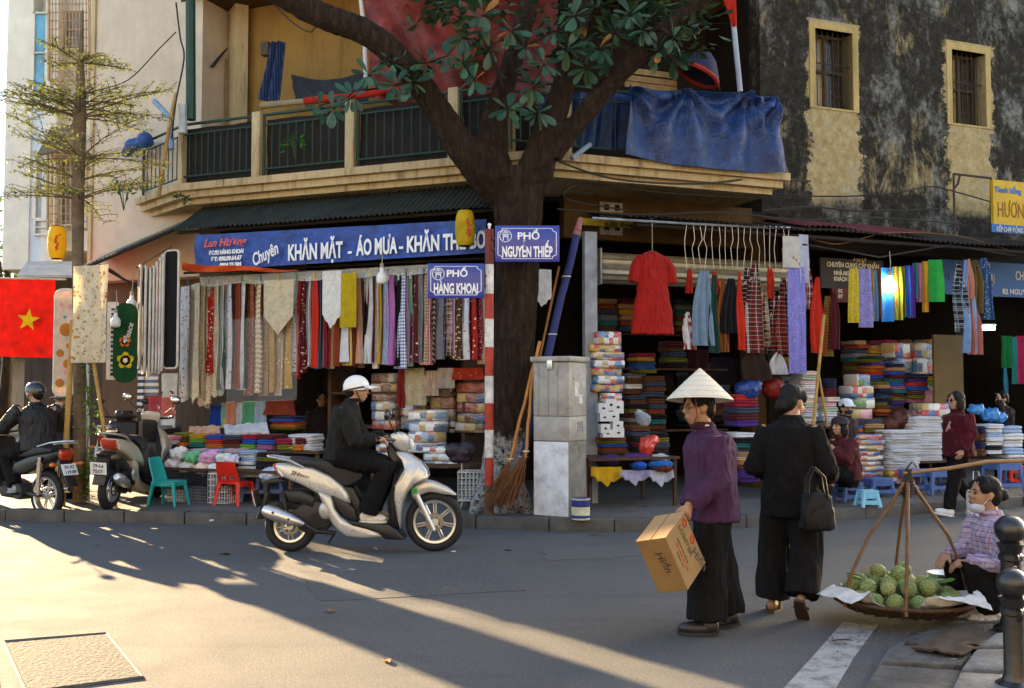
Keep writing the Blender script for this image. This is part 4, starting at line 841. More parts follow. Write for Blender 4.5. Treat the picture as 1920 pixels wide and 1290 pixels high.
def hang(side, o, x0, x1, yt, yb, mat, lab, grp, turn=0., folds=1.5, amp=.02, name='hanging_cloth', cat='cloth', tip=0., seed=None, th=.012, flare=0., peg=None, scal=0, pinch=0.):
    f = FL if side == 'L' else FR; rz = (-AL if side == 'L' else AR) + R(turn); a = f((x0 + x1) / 2, yt, o); Y = a.y; b = at((x0 + x1) / 2, yb, Y); wd = (x1 - x0) * Y / F / max(.3, math.cos(rz)); l = a.z - b.z
    m = hang_mesh(wd, l - tip, folds, amp, seed or int(x0 * 7 + yt), tip, flare, th, scal=scal, nu=24 if scal else 12, nv=14 if pinch else 8, pinch=pinch)
    me = m.mesh(name, 1.2); me.transform(Matrix.Translation((0, 0, l)))
    o_ = put(name, me, mat, None, (a.x, a.y, a.z - l), (0, 0, rz)); return tag(o_, lab, cat, grp)
# ================================================================== things on and under the balcony
BT = NT('blue_tarpaulin'); n = BT.noise(BT.obj, 5, 5, .65); BT.base(BT.ramp(n, [(.3, '#0c1c42'), (.6, '#163a74'), (.8, '#2c5c98')])); BT.rough(.45); BT.bump(BT.math('ADD', BT.noise(BT.obj, 7, 4, .6, 1.5), BT.math('MULTIPLY', BT.noise(BT.obj, 40, 2), .25)), .05, .6); BTARP = BT.m
def quad_sheet(c, fn, nu, nv, th): m = MB(); m.sheet(lambda u, v: c[0].lerp(c[1], u).lerp(c[3].lerp(c[2], u), v) + fn(u, v), nu, nv, th); return m
c = [FR(1180, 160, 1.42), FR(1461, 178, 1.42), FR(1470, 324, 1.46), FR(1170, 290, 1.46)]
def tarpf(u, v):
    f = 0
    for tie in (.0, .37, .78, 1.): a = math.atan2(v + .02, (u - tie) * 2.2); f += .065 * math.sin(a * 9 + tie * 5) * math.exp(-((u - tie) * 3.2) ** 2) * (1 - .35 * v)
    z = -.05 * v * math.sin(u * math.pi) - .035 * abs(math.sin(math.pi * (u / .37 if u < .37 else (u - .37) / .41 if u < .78 else (u - .78) / .22))) * (1 - v)
    return NR * (f + .03 * noise.noise(Vector((u * 5, v * 3, 2)))) + Vector((0, 0, z))
solo('blue_tarpaulin', quad_sheet(c, tarpf, 60, 24, .006), BTARP, 'crumpled blue tarpaulin draped over the right end of the balcony railing', 'tarpaulin', smooth=1.2)
c = [FR(1012, 178, 1.13), FR(1190, 168, 1.13), FR(1190, 282, 1.15), FR(1008, 272, 1.15)]
solo('blue_tarpaulin', quad_sheet(c, lambda u, v: NR * (.04 * math.sin(u * 34 + 2 * v)), 40, 10, .006), BTARP, 'blue tarpaulin hung inside the balcony railing behind the tree fork', 'tarpaulin', smooth=1.2)
RT = NT('red_tarpaulin'); n = RT.noise(RT.obj, 3, 5, .65); RT.base(RT.ramp(n, [(.3, '#5a1e16'), (.6, '#8a3324'), (.8, '#a8472e')])); RT.rough(.55); RT.transl('#a03020', .2); RT.bump(RT.noise(RT.obj, 6, 4, .6, 1.5), .05, .6)
c = [at(676, -60, 13.1), at(1046, -60, 12.4), at(1040, 196, 12.4), at(700, 190, 13.1)]
solo('red_tarpaulin', quad_sheet(c, lambda u, v: Vector((0, .13 * math.sin(u * 15 + 5 * v) + .07 * math.sin(27 * u - 9 * v) + .14 * noise.noise(Vector((u * 4, v * 4, 1))), -.1 * math.sin(u * 3.1) * v)), 60, 20, .006), RT.m, 'big dull red tarpaulin hung as a sunscreen behind the tree limbs', 'tarpaulin', smooth=1.2)
def poly_tube(pxs, Y, r_, n=8): m = MB(); m.tube([at(x, y, Y if isinstance(Y, (int, float)) else Y[i]) for i, (x, y) in enumerate(pxs)], r_, n); return m
solo('white_pole', poly_tube([(672, -40), (683, 60), (686, 150)], [13.2, 13.2, 13.2], .028), M((.6, .58, .56), .6), 'white pole at the left edge of the red tarpaulin', 'pole')
solo('grey_pipe', poly_tube([(1369, -20), (1388, 172)], 12.75, .035), M((.34, .37, .42), .5), 'grey slanting pipe above the right end of the blue tarpaulin', 'pipe')
solo('plastic_pipe', poly_tube([(1072, 297), (1106, 271)], [12.0, 12.25], .032), M((.22, .28, .36), .5), 'short grey blue drain pipe poking out under the balcony railing', 'pipe')
solo('green_pole', poly_tube([(357, -60), (358, 225)], 13.95, .07), M('#26463a', .6, .25, 6, dirt=.4), 'tall dark green pole rising at the left balcony corner', 'pole')
solo('bamboo_pole', poly_tube([(297, 372), (318, 232), (330, 175)], [13.55, 13.75, 13.85], .028), BAM, 'long bamboo pole leaning on the left balcony corner', 'pole')
solo('grey_pipe', poly_tube([(343, 250), (342, 195)], 13.9, .06), M((.5, .52, .5), .5), 'stubby grey pipe standing beside the tall green pole', 'pipe')
solo('blue_pipe', poly_tube([(290, 190), (318, 220), (322, 280)], [14.4, 14.1, 14.0], .04), M('#7d94a8', .6), 'pale blue bent pipe above the left balcony end', 'pipe')
def lump(name, pts, mat, lab, cat, vox=.03, wr=.03, wf=9):
    m = MB()
    for p, r_ in pts: m.ell(p, r_, 12, 8)
    b = Vector(pts[0][0]); lo = min(p[2] - (r_ if isinstance(r_, (int, float)) else r_[2]) for p, r_ in pts); b = Vector((b.x, b.y, lo)); me = m.mesh(name); me.transform(Matrix.Translation(-b)); o_ = bake(name, me, mat, None, vox, 2, wr, wf, (1, 1, 1), len(lab)); o_.location = b; return tag(o_, lab, cat)
lump('blue_bundle', [(at(252, 272, 14.9), (.16, .12, .1)), (at(272, 262, 14.8), (.12, .12, .13)), (at(240, 286, 15.0), (.1, .1, .08))], M('#2a4d8c', .5), 'bright blue tarpaulin bundle on the left balcony end', 'bundle')
c = [FL(488, 188, 1.0), FL(512, 80, .9), FL(532, 78, .9), FL(524, 190, 1.05)]
solo('blue_cloth', quad_sheet([c[1], c[2], c[3], c[0]], lambda u, v: NL * (.05 * math.sin(u * 12 + v)), 14, 12, .02), cloth('#34466e', 'vstripe', '#1c2844', .4), 'long blue cloth hanging above the balcony near the mustard wall', 'cloth', smooth=1.2)
c = [FL(546, 140, .8), FL(690, 132, .8), FL(690, 190, .9), FL(556, 192, .9)]
solo('dark_awning_cloth', quad_sheet(c, lambda u, v: Vector((0, 0, -.1 * math.sin(u * math.pi) * (1 - v))) + NL * .05 * noise.noise(Vector((u * 4, v * 3, 0))), 20, 8, .012), M('#1f2026', .8, .3, 5), 'dark cloth slung along the balcony before the mustard wall', 'cloth', smooth=1.2)
m = MB(); pts = [FL(x, y, 1.3) + Vector((0, 0, .012 * math.sin(x))) for x, y in ((572, 190), (610, 186), (650, 182), (700, 175), (748, 165))]; m.tube(pts, [.05, .055, .045, .055, .04], 10)
solo('red_cloth', m, cloth('#b5281c'), 'bright red cloth rolled along the balcony rail', 'cloth', smooth=1.2)
m = MB(); pts = [FL(x, y, 1.3) for x, y in ((490, 198), (530, 194), (574, 190))]; m.tube(pts, [.05, .045, .04], 10); solo('rolled_sacking', m, cloth('#9a8a6a'), 'pale rolled sacking on the rail left of the red cloth', 'cloth', smooth=1.2)
pal = thing('wooden_pallet', 'slatted wooden pallet standing behind the balcony railing right of the tree', 'pallet', tuple(FR(1225, 165, .9)))
for y in (136, 150, 162): a, b = FR(1172, y, .9), FR(1268, y + 3, .9); m = MB(); m.box((a + b) / 2, ((b - a).length, .03, .075), Matrix.Rotation(AR, 3, 'Z')); m.build('slat', M('#9a7a4a', .8, .3, 8), pal, 0)
um = thing('balcony_umbrella', 'half folded navy and red umbrella on the right of the balcony', 'umbrella', tuple(at(1335, 165, 13.0)))
m = MB(); c = at(1330, 98, 13.0)
m.lathe([(.02, .0), (.16, -.1), (.27, -.24), (.3, -.33), (.28, -.33), (.14, -.12), (.0, -.03)], 10, Matrix.Translation(c) @ Matrix.Rotation(R(28), 4, 'Y')); m.build('canopy', M('#1c1c3c', .7, .3), um)
m = MB(); m.torus((0, 0, -.34), .29, .03, 'Z', 20, 6, Mx=Matrix.Translation(c) @ Matrix.Rotation(R(28), 4, 'Y')); m.build('trim', M('#a02818', .7), um)
m = MB(); m.tube([c, at(1350, 170, 13.0)], .012, 6); m.build('shaft', DARK, um)
c = [at(1352, -20, 12.7), at(1378, -20, 12.7), at(1382, 48, 12.7), at(1372, 50, 12.7)]
solo('red_flag', quad_sheet(c, lambda u, v: Vector((0, .02 * math.sin(u * 9 + v * 5), 0)), 8, 8, .004), cloth('#c02818'), 'small red flag corner at the top beside the grey pipe', 'flag', smooth=1.2)
meter = MB(); c = FL(499, 92, .05); meter.box(c, (.13, .1, .2), Matrix.Rotation(-AL, 3, 'Z')); solo('meter_box', meter, M((.07, .06, .04), .7), 'small dark meter box on the mustard balcony wall', 'box', bev=.008, smooth=.4)
def plant(name, px, py, Y, lab, n, sz, col, hgt=.25):
    b = at(px, py, Y); t_ = thing(name, lab, 'plant', tuple(b)); m = MB(); 
    for k in range(4): m.tube([b, b + Vector((rnd.gauss(0, .06), rnd.gauss(0, .04), hgt * rnd.uniform(.6, 1)))], .006, 5)
    m.build('stem', M('#3c4a22'), t_); lv = MB(); leafcloud([b + Vector((rnd.gauss(0, .11), rnd.gauss(0, .06), hgt * rnd.uniform(.6, 1.15))) for _ in range(7)], n, sz, .03, lv); lv.build('leaves', M(col, .5, .3, 3, transl=.35), t_, 0)
def vine(lab, pts, Y, n, sz, col):
    P = [at(x, y, Y) for x, y in pts]; t_ = thing('climbing_vine', lab, 'plant', (P[-1].x, P[-1].y, .13)); m = MB(); m.tube(P, .006, 5); m.build('stem', M('#3c4a22'), t_); lv = MB(); leafcloud([P[i].lerp(P[i + 1], rnd.random()) for i in range(len(P) - 1) for _ in range(9)], n, sz, .05, lv); lv.build('leaves', M(col, .5, .3, 3, transl=.4), t_, 0)
vine('green vine climbing the sapling stakes', [(160, 680), (163, 730), (170, 790), (160, 860), (165, 930)], 12.5, 3, .1, '#6a8a2c'); plant('foot_weed', 160, 925, 12.55, 'leafy weed at the foot of the sapling', 6, .1, '#4a7030', .35)
plant('balcony_plant', 552, 296, FL(552, 290, 1.4).y, 'small green plant sprouting through the balcony railing', 5, .1, '#4b8a2e'); plant('wall_plant', 232, 395, 14.6, 'papery green weed growing below the left balcony end', 6, .11, '#4a7a4a', .4); plant('wall_plant', 345, 385, 13.6, 'fern tuft hanging under the left balcony corner', 6, .07, '#3f5a2a', .15)
def cable(pxY, r_, lab, col=(.02, .018, .016)):
    pts = [at(x, y, Y) for x, y, Y in pxY]; P = []
    for i in range(len(pts) - 1):
        for k in range(6):
            t_ = k / 6; p0, p1, p2, p3 = pts[max(i - 1, 0)], pts[i], pts[i + 1], pts[min(i + 2, len(pts) - 1)]; P.append(.5 * ((2 * p1) + (p2 - p0) * t_ + (2 * p0 - 5 * p1 + 4 * p2 - p3) * t_ * t_ + (3 * p1 - p0 - 3 * p2 + p3) * t_ ** 3))
    m = MB(); m.tube(P + [pts[-1]], r_, 5); solo('cable', m, M(col, .6), lab, 'cable')
cable([(1420, 355, 14.5), (1480, 366, 14.6), (1590, 368, 15), (1680, 362, 15.3), (1745, 350, 15.6), (1800, 362, 15.8), (1870, 382, 16.2)], .012, 'black cable sagging along the foot of the stained wall')
cable([(1500, 442, 13.6), (1560, 457, 13.8), (1600, 452, 13.9), (1650, 438, 14.1), (1700, 436, 14.3), (1800, 443, 14.7), (1905, 473, 15.1)], .008, 'thin brown wire slung under the right hand awning', (.2, .1, .03))
cable([(330, 5, 13.9), (338, 70, 13.9), (345, 110, 13.9), (330, 190, 13.8), (322, 260, 13.7)], .012, 'loose cable hanging beside the tall green pole')
cable([(498, -10, 14.2), (540, 35, 14.0), (580, 60, 13.9), (600, 40, 13.6), (640, 20, 13.4)], .01, 'slack cable across the mustard balcony wall')
cable([(1180, 395, 12.9), (1060, 372, 12.4), (1100, 345, 12.6), (1250, 362, 13), (1420, 372, 13.5)], .01, 'cable looped along the wall above the right shop')
cable([(1040, 300, 11.9), (1150, 335, 12.2), (1300, 345, 12.7), (1420, 335, 13.3), (1520, 340, 13.9)], .013, 'black cable slung below the balcony from the tree')
cable([(1045, 392, 12.0), (1200, 402, 12.3), (1350, 398, 12.8), (1500, 412, 13.4), (1640, 408, 13.9), (1800, 420, 14.5)], .011, 'black cable along the upper edge of the right awning')
cable([(1430, 395, 13.6), (1520, 388, 14), (1620, 396, 14.4), (1760, 392, 15)], .014, 'thick cable lying over the red awning sheet')
cable([(330, 60, 14.2), (300, 90, 14.6), (240, 150, 15), (178, 170, 15.3)], .009, 'thin cable crossing the plain beige wall'); cable([(186, 496, 14.9), (215, 510, 14.8), (262, 548, 14.7)], .012, 'dark cable under the side shop roof')
# ================================================================== blue banner, signs
bn = thing('shop_banner', 'long blue fabric shop banner under the green awning', 'banner', tuple(FL(640, 490, 1.47)))
c = [FL(366, 441, 1.47), FL(912, 411, 1.47), FL(912, 474, 1.49), FL(366, 508, 1.49)]
m = quad_sheet(c, lambda u, v: NL * (.02 * math.sin(u * 26 + 5 * v) * math.sin(v * 3.1) + .012 * noise.noise(Vector((u * 14, v * 5, 0)))), 80, 10, .006)
BN = NT('banner_fabric'); n = BN.noise(BN.obj, 6, 5, .65, 1.); BN.base(BN.ramp(n, [(.3, '#152a66'), (.55, '#1e4496'), (.8, '#2f63ba')])); BN.rough(.5); BN.bump(BN.noise(BN.obj, 14, 4, .6, 1.5), .03, .5); m.build('fabric', BN.m, bn, 1.2)
LT = M((.80, .82, .82), .6, .08); PK = M('#d8604a', .6)
def btext(s_, x, y, hp, fitpx, mt, shear=0., roll=0., bold=.004):
    p = FL(x, y, 1.53); k = p.y / F; text(s_, hp * k * 1.35, mt, bn, p, -AL, 1., bold, .002, fit=fitpx * k / .93, shear=shear, roll=roll)
sl_ = math.atan(.02)
btext('Lan Hương', 420, 461, 16, 92, PK, .35, 0, .003); btext('ĐC:92 HÀNG KHOAI', 424, 476, 8, 74, LT); btext('ĐT: 098.09.64.67', 424, 488, 8, 66, LT); btext('0904.33.304', 432, 499, 7, 46, LT)
btext('Chuyên', 499, 487, 25, 56, LT, .35, R(22), .004); btext('KHĂN MẶT', 590, 485, 31, 112, LT, 0, 0, .009); btext('-', 656, 481, 26, 8, LT); btext('ÁO MƯA', 706, 476, 31, 82, LT, 0, 0, .009); btext('-', 752, 472, 26, 8, LT); btext('KHĂN THỂ BƠI', 838, 468, 31, 158, LT, 0, 0, .009)
m = MB()
c = [FL(343, 494, 1.5), FL(430, 492, 1.5), FL(520, 503, 1.5), FL(343, 508, 1.52)]
m.sheet(lambda u, v: FL(343 + 215 * u, 492 + 14 * u ** .8 + v * 15 * (1 - u) ** .7 + 2 * math.sin(u * 9), 1.53) + NL * .02 * math.sin(u * 20 + v * 3), 30, 5, .01); solo('orange_cloth', m, cloth('#d4501c'), 'orange cloth strip knotted along the bottom of the blue banner', 'cloth', smooth=1.2)
def board(name, f, x0, x1, y0, y1, o, col, lab, lines, rz, dep=.05, frame=False):
    a, b = f(x0, y0, o), f(x1, y1, o); tt = TL if f is FL else TR; wd = (b - a).dot(tt); c = (a + b) / 2; t_ = thing(name, lab, 'sign', (c.x, c.y, b.z)); m = MB(); m.box((c.x, c.y, (a.z + b.z) / 2), (wd, dep, a.z - b.z), Matrix.Rotation(rz, 3, 'Z')); m.build('board', col, t_, .4)
    nr = NL if f is FL else NR
    for s_, x, y, hp, fitp, mt, *al in lines: p = f(x, y, o + dep / 2 + .003); k = p.y / F; text(s_, hp * k * 1.38, mt, t_, p, rz, 1., .003, .002, align=al[0] if al else 'CENTER', fit=fitp * k / .93 if fitp else None)
    return t_
OFFW = M((.6, .56, .48), .7)
board('dark_signboard', FR, 1536, 1655, 483, 545, .25, M((.03, .025, .025), .6), 'dark shop signboard behind the hanging towels at right', [('ĐẠI LÝ', 1612, 491, 6, 30, M((.35, .25, .15))), ('CHUYÊN CUNG CẤP KHĂN', 1600, 502, 9, 112, OFFW), ('NHÀ NGHỈ', 1582, 516, 8, 42, OFFW), ('KHÁCH SẠN', 1584, 527, 8, 46, OFFW)], AR)
board('red_signboard', FR, 1558, 1592, 540, 567, .27, M('#5c1a18', .6), 'small dull red sign panel below the dark signboard', [('ĐC', 1576, 549, 7, 10, OFFW), ('ĐT', 1576, 559, 7, 10, OFFW)], AR)
board('blue_signboard', FR, 1765, 1960, 486, 560, .3, M('#154f92', .5, .15), 'blue shop signboard at the far right behind hanging clothes', [('NH', 1850, 502, 10, 16, M((.5, .5, .48))), ('CÁC LOẠI', 1846, 530, 17, 46, OFFW), ('CH', 1912, 525, 17, 18, OFFW), ('82 NGUYỄN THIẾP', 1925, 553, 10, 112, OFFW), ('UY', 1776, 525, 14, 18, M((.06, .1, .3)))], AR)
ys = board('yellow_signboard', FR, 1859, 1990, 337, 438, 1.3, M('#c8a21c', .6, .15), 'yellow projecting shop signboard at the right edge', [('Thanh Hằng', 1890, 362, 11, 62, M('#1c6ab0')), ('HƯƠNG', 1902, 408, 28, 76, M('#8f5a1c'))], AR)
a, b = FR(1859, 424, 1.33), FR(1990, 440, 1.33); m = MB(); c = (a + b) / 2; m.box(c, ((b - a).dot(TR), .012, .12), Matrix.Rotation(AR, 3, 'Z')); m.build('lower_strip', M('#1c6ab0', .6), ys, 0); text('KẾP CHỢ ĐỒNG XUÂN', .1, OFFW, ys, FR(1904, 436, 1.345), AR, 1., .002, .002, fit=.72)
m = MB()
for q in ([(1788, 326), (1858, 334)], [(1788, 326), (1790, 440)], [(1858, 334), (1858, 440)], [(1800, 328), (1796, 345), (1790, 352)]): m.tube([FR(x, y, 1.25) for x, y in q], .018, 6)
m.build('bracket_frame', M((.06, .035, .025), .8), ys)
c = FR(1165, 418, .9); m = MB(); a, b = FR(1090, 410, .6), FR(1190, 426, .6)
board('yellow_signboard', FR, 1092, 1186, 409, 428, .45, M('#a8920c', .6), 'small yellow signboard in the dark under the right awning', [('tuấn thoa', 1160, 425, 9, 56, M((.03, .03, .02)))], AR, .03)
# ================================================================== left shop: rods and the row of hanging cloths
solo('hanging_rod', poly_tube([(345, 512), (912, 484)], [FL(345, 512, 1.25).y, FL(912, 484, 1.25).y], .018), DARK, 'long black rod above the row of hanging tablecloths', 'rod')
HL = [(338, 357, 537, 755, 'white', 'floral', '#c06a70', 12), (355, 373, 532, 764, 'cream', 'lace', '#f4ecdc', 22), (370, 386, 530, 768, 'beige', 'lace', '#efe4cc', 20), (383, 395, 534, 764, 'cream', 'dots', '#a8584c', 14), (392, 398, 545, 700, 'red', 'dots', '#f0e0d0', 0), (396, 411, 533, 752, 'cream', 'lace', '#fff8ea', 18), (407, 420, 536, 738, 'white', 'vstripe', '#4c7a68', 16),
      (417, 431, 532, 728, 'white', 'floral', '#8a8890', 0), (428, 439, 530, 738, 'slate', 'plain', '', 0), (436, 448, 530, 733, 'rust', 'plain', '', 0), (446, 457, 529, 733, 'white', 'plain', '', 0), (454, 464, 528, 736, 'dark brown', 'plain', '', 0), (461, 476, 527, 738, 'rust', 'lace', '#d8b890', 0), (473, 491, 526, 742, 'beige', 'zigzag', '#efe2c4', 0), (488, 502, 525, 744, 'tan', 'lace', '#e0cfa8', 0),
      (500, 516, 560, 742, 'gold', 'lace', '#e8d8a8', 0), (514, 530, 560, 738, 'beige', 'floral', '#f0e4c8', 0), (528, 543, 560, 728, 'gold', 'floral', '#d8c48c', 0), (540, 554, 524, 693, 'white', 'dots', '#a03c38', 0), (552, 564, 522, 712, 'red', 'plain', '', 16), (560, 571, 522, 700, 'maroon', 'dots', '#e8c8b8', 0), (568, 583, 520, 690, 'white', 'plain', '', 0), (580, 590, 522, 688, 'pink', 'plain', '', 0), (587, 594, 522, 690, 'scarlet', 'plain', '', 0),
      (591, 602, 522, 692, 'slate', 'vstripe', '#5a6478', 0), (599, 608, 522, 690, 'grey', 'plain', '', 0), (605, 614, 520, 692, 'crimson', 'plain', '', 0), (611, 624, 520, 690, 'brown', 'vstripe', '#b89868', 0), (621, 637, 518, 688, 'rust', 'plain', '', 0), (634, 649, 518, 682, 'white', 'plain', '', 0), (646, 658, 518, 686, 'gold', 'vstripe', '#e0c080', 0), (655, 665, 516, 688, 'rust', 'plain', '', 0), (662, 673, 516, 688, 'red', 'vstripe', '#d8c8a8', 0),
      (671, 680, 515, 688, 'brown', 'plain', '', 0), (677, 686, 515, 688, 'black', 'plain', '', 0), (683, 692, 514, 686, 'white', 'plain', '', 0), (690, 702, 514, 686, 'maroon', 'plain', '', 0), (699, 709, 514, 686, 'cream', 'plain', '', 0), (706, 715, 514, 688, 'mustard', 'lace', '#e0c070', 0), (712, 726, 513, 690, 'pale blue', 'lace', '#e8eef4', 0), (723, 736, 513, 688, 'magenta', 'vstripe', '#c080b8', 0), (733, 742, 512, 686, 'cream', 'plain', '', 0),
      (739, 747, 512, 686, 'black', 'plain', '', 0), (744, 754, 513, 688, 'blue', 'check', '#f0f0f0', 0), (751, 762, 512, 686, 'mauve', 'vstripe', '#8890b0', 0), (759, 768, 512, 686, 'green', 'vstripe', '#98a090', 0), (764, 776, 510, 684, 'maroon', 'floral', '#e8d8c8', 0), (773, 788, 512, 684, 'grey', 'lace', '#b8b89a', 0), (784, 797, 512, 684, 'beige', 'check', '#6a5a50', 0), (794, 804, 514, 682, 'pink', 'vstripe', '#e8a8a8', 0),
      (801, 812, 512, 682, 'brown', 'zigzag', '#e0d0c0', 0), (809, 824, 540, 680, 'grey', 'plain', '', 0), (820, 835, 540, 676, 'slate', 'dots', '#d8d8d8', 0), (831, 844, 540, 674, 'brown', 'plaid', '#c8a890', 0), (840, 853, 540, 672, 'mauve', 'vstripe', '#d0b0c0', 0), (850, 862, 540, 672, 'brown', 'dots', '#e8d8b8', 0), (859, 874, 540, 675, 'white', 'floral', '#c86a3c', 0), (871, 888, 540, 678, 'red', 'floral', '#efe0d0', 0), (885, 898, 540, 676, 'crimson', 'lace', '#f4e8e8', 0), (895, 908, 540, 680, 'tan', 'vstripe', '#d8c0a0', 0)]
PT = {'plain': 'plain', 'vstripe': 'striped', 'floral': 'floral', 'lace': 'lace', 'dots': 'dotted', 'check': 'gingham', 'plaid': 'plaid', 'zigzag': 'zigzag'}
for i, (x0, x1, yt, yb, cn, kd, c2, tip) in enumerate(HL):
    hang('L', 1.2 + rnd.uniform(-.05, .05), x0 - rnd.random() * 2, x1 + 2 + rnd.random() * 5, yt, yb + rnd.uniform(-7, 5), cloth(CN[cn], kd, c2 or '#fff', 1., .12), f'{PT[kd]} {cn} tablecloth, {ordn(i)} from the left in the row under the blue banner', 'tablecloths hung in a row under the blue banner', turn=-32 + rnd.uniform(-6, 6), folds=1.5 + 1.5 * rnd.random(), amp=rnd.uniform(.025, .045), flare=rnd.uniform(-.05, .2), name='hanging_tablecloth', cat='tablecloth', tip=tip / 130, scal=3 if tip else 0)
    if i % 3 == 1: hb = COL.objects[-1]; l_ = max(v.co.z for v in hb.data.vertices); tm = MB(); tm.box((0, -.03, l_ - .05), (.05, .004, .075)); tm.build('paper_tag', M((.7, .68, .64), .8), hb, 0, world=False)
hang('L', 1.4, 492, 554, 525, 628, cloth('#cfc2a2', 'lace', '#efe6cc', 1.), 'oval beige lace place mat pinned before the tablecloths', 'lace pieces pinned before the tablecloths', folds=.5, amp=.01, tip=.25, name='lace_mat', cat='mat')
hang('L', 1.42, 604, 641, 508, 616, cloth('#e8e6e0', 'lace', '#b8b4ac', 1.4), 'white scalloped lace runner pinned before the tablecloths', 'lace pieces pinned before the tablecloths', folds=.5, amp=.008, tip=.18, name='lace_runner', cat='runner', scal=4)
hang('L', 1.42, 636, 670, 512, 614, cloth('#bda41c'), 'plain yellow cloth pinned right of the white lace runner', None, folds=2.5, amp=.012)
hang('R', 1.2, 998, 1034, 505, 575, cloth('#e4e2de', 'lace', '#c0bcb4', 1.), 'white scalloped lace doily hanging right of the tree trunk', None, folds=.5, amp=.01, tip=.12, name='lace_doily', cat='doily', scal=4)
m = MB(); m.sheet(lambda u, v: FL(375 + 440 * u, 520 - 25 * u + (17 + 2 * math.sin(u * 30)) * v, 1.30) + NL * .012 * math.sin(u * 70), 60, 3, .003); solo('plastic_cover', m, plastic((.75, .78, .74), .30), 'clear plastic sheet along the tops of the tablecloths', 'plastic sheet', smooth=1.2)
solo('plastic_cover', quad_sheet([FL(428, 600, 1.34), FL(560, 590, 1.34), FL(556, 750, 1.36), FL(424, 758, 1.36)], lambda u, v: NL * (.03 * noise.noise(Vector((u * 6, v * 5, 3)))), 20, 16, .003), plastic((.8, .8, .76), .06, .1), 'clear plastic bag over the beige hanging tablecloths', 'plastic sheet', smooth=1.2)
PEGC = ['#4a78b0', '#d8b820', '#d890a8', '#3c8a50', '#4a78b0', '#d8b820', '#3c8a50', '#d8b820', '#c8c8c8']
for i in range(16):
    x = 352 + i * 34; y = 533 - i * 1.45; p = FL(x, y, 1.3); m = MB(); m.box((0, 0, .03), (.014, .03, .065)); m.box((0, -.012, .07), (.012, .012, .03)); nm_ = ['blue', 'yellow', 'pink', 'green', 'blue', 'yellow', 'green', 'yellow', 'grey'][i % 9]
    solo('clothes_peg', m, M(PEGC[i % 9], .5), f'{nm_} plastic clothes peg, {ordn(i)} from the left above the tablecloths', 'peg', 'plastic pegs above the tablecloths', loc=p)
def bulb(px, py, Y, lab, lit=0, k=1.):
    c = at(px, py, Y); t_ = thing('light_bulb', lab, 'light bulb', (c.x, c.y, c.z - .09 * k), group='bare light bulbs'); m = MB()
    m.lathe([(.0, -.01), (.045 * k, 0), (.055 * k, .02 * k), (.055 * k, .075 * k), (.04 * k, .1 * k), (.022 * k, .12 * k), (.02 * k, .16 * k)], 18, cap=False); m.build('globe', glow((1, .86, .6), 14) if lit else M((.78, .77, .74), .4, .05), t_, 1., world=False)
    m = MB(); m.lathe([(.022 * k, .16 * k), (.02 * k, .2 * k), (.008, .21 * k)], 12); m.tube([(0, 0, .2 * k), (.01, 0, .3 * k), (0, 0, .42 * k)], .006, 5); m.build('lamp_holder', M((.35, .3, .2), .5), t_, world=False)
bulb(716, 515, FL(716, 515, 1.5).y, 'white bulb hanging before the tablecloths', 0, 1.25); bulb(247, 565, 13.6, 'upper white bulb beside the black door mats', 0, 1.15); bulb(217, 598, 13.4, 'lower white bulb over the green flower mat', 0, 1.15); bulb(1669, 530, FR(1669, 530, 1.45).y, 'lit bare bulb among the hanging towels', 1, 1.3)
for x0, x1, y, lab in ((1758, 1778, 616, 'short lit fluorescent tube left of the hanging clothes'), (1840, 1864, 616, 'short lit fluorescent tube at the far right shop')):
    t_ = thing('fluorescent_lamp', lab, 'lamp', tuple(FR((x0 + x1) / 2, y - 6, -1.2)), group='fluorescent tubes'); m = MB(); m.tube([FR(x0, y, -1.2), FR(x1, y, -1.2)], .03, 10); m.build('tube', glow((.8, 1, .9), 5), t_); m = MB(); a, b = FR(x0 - 2, y - 7, -1.2), FR(x1 + 2, y - 7, -1.2); m.tube([a, b], .03, 4); m.build('fitting', M((.5, .5, .5)), t_)
# ================================================================== left side: flag, door mats
fl = thing('national_flag', 'red flag with yellow star hanging at the far left', 'flag', tuple(at(60, 672, 14.3)))
c = [at(-30, 521, 14.3), at(104, 524, 14.3), at(102, 671, 14.35), at(-32, 668, 14.35)]
m = quad_sheet(c, lambda u, v: Vector((0, .03 * math.sin(u * 7 + 2 * v) * v, 0)), 24, 16, .004); m.build('cloth', cloth('#cf2a17', transl=.35), fl, 1.2)
s0 = at(53, 600, 14.22); r0 = 22 * 14.3 / F; m = MB(); m.prism([((r0 if k % 2 == 0 else r0 * .4) * math.sin(math.pi * k / 5 + .12), (r0 if k % 2 == 0 else r0 * .4) * math.cos(math.pi * k / 5 + .12)) for k in range(10)], -.002, .002, Matrix.Translation(s0)); m.build('star', cloth('#e8c81c', transl=.3), fl, 0)
m = MB(); m.tube([at(-60, 520, 14.3), at(124, 524, 14.3)], .014, 8); m.build('pole', M((.5, .42, .3), .6), fl)
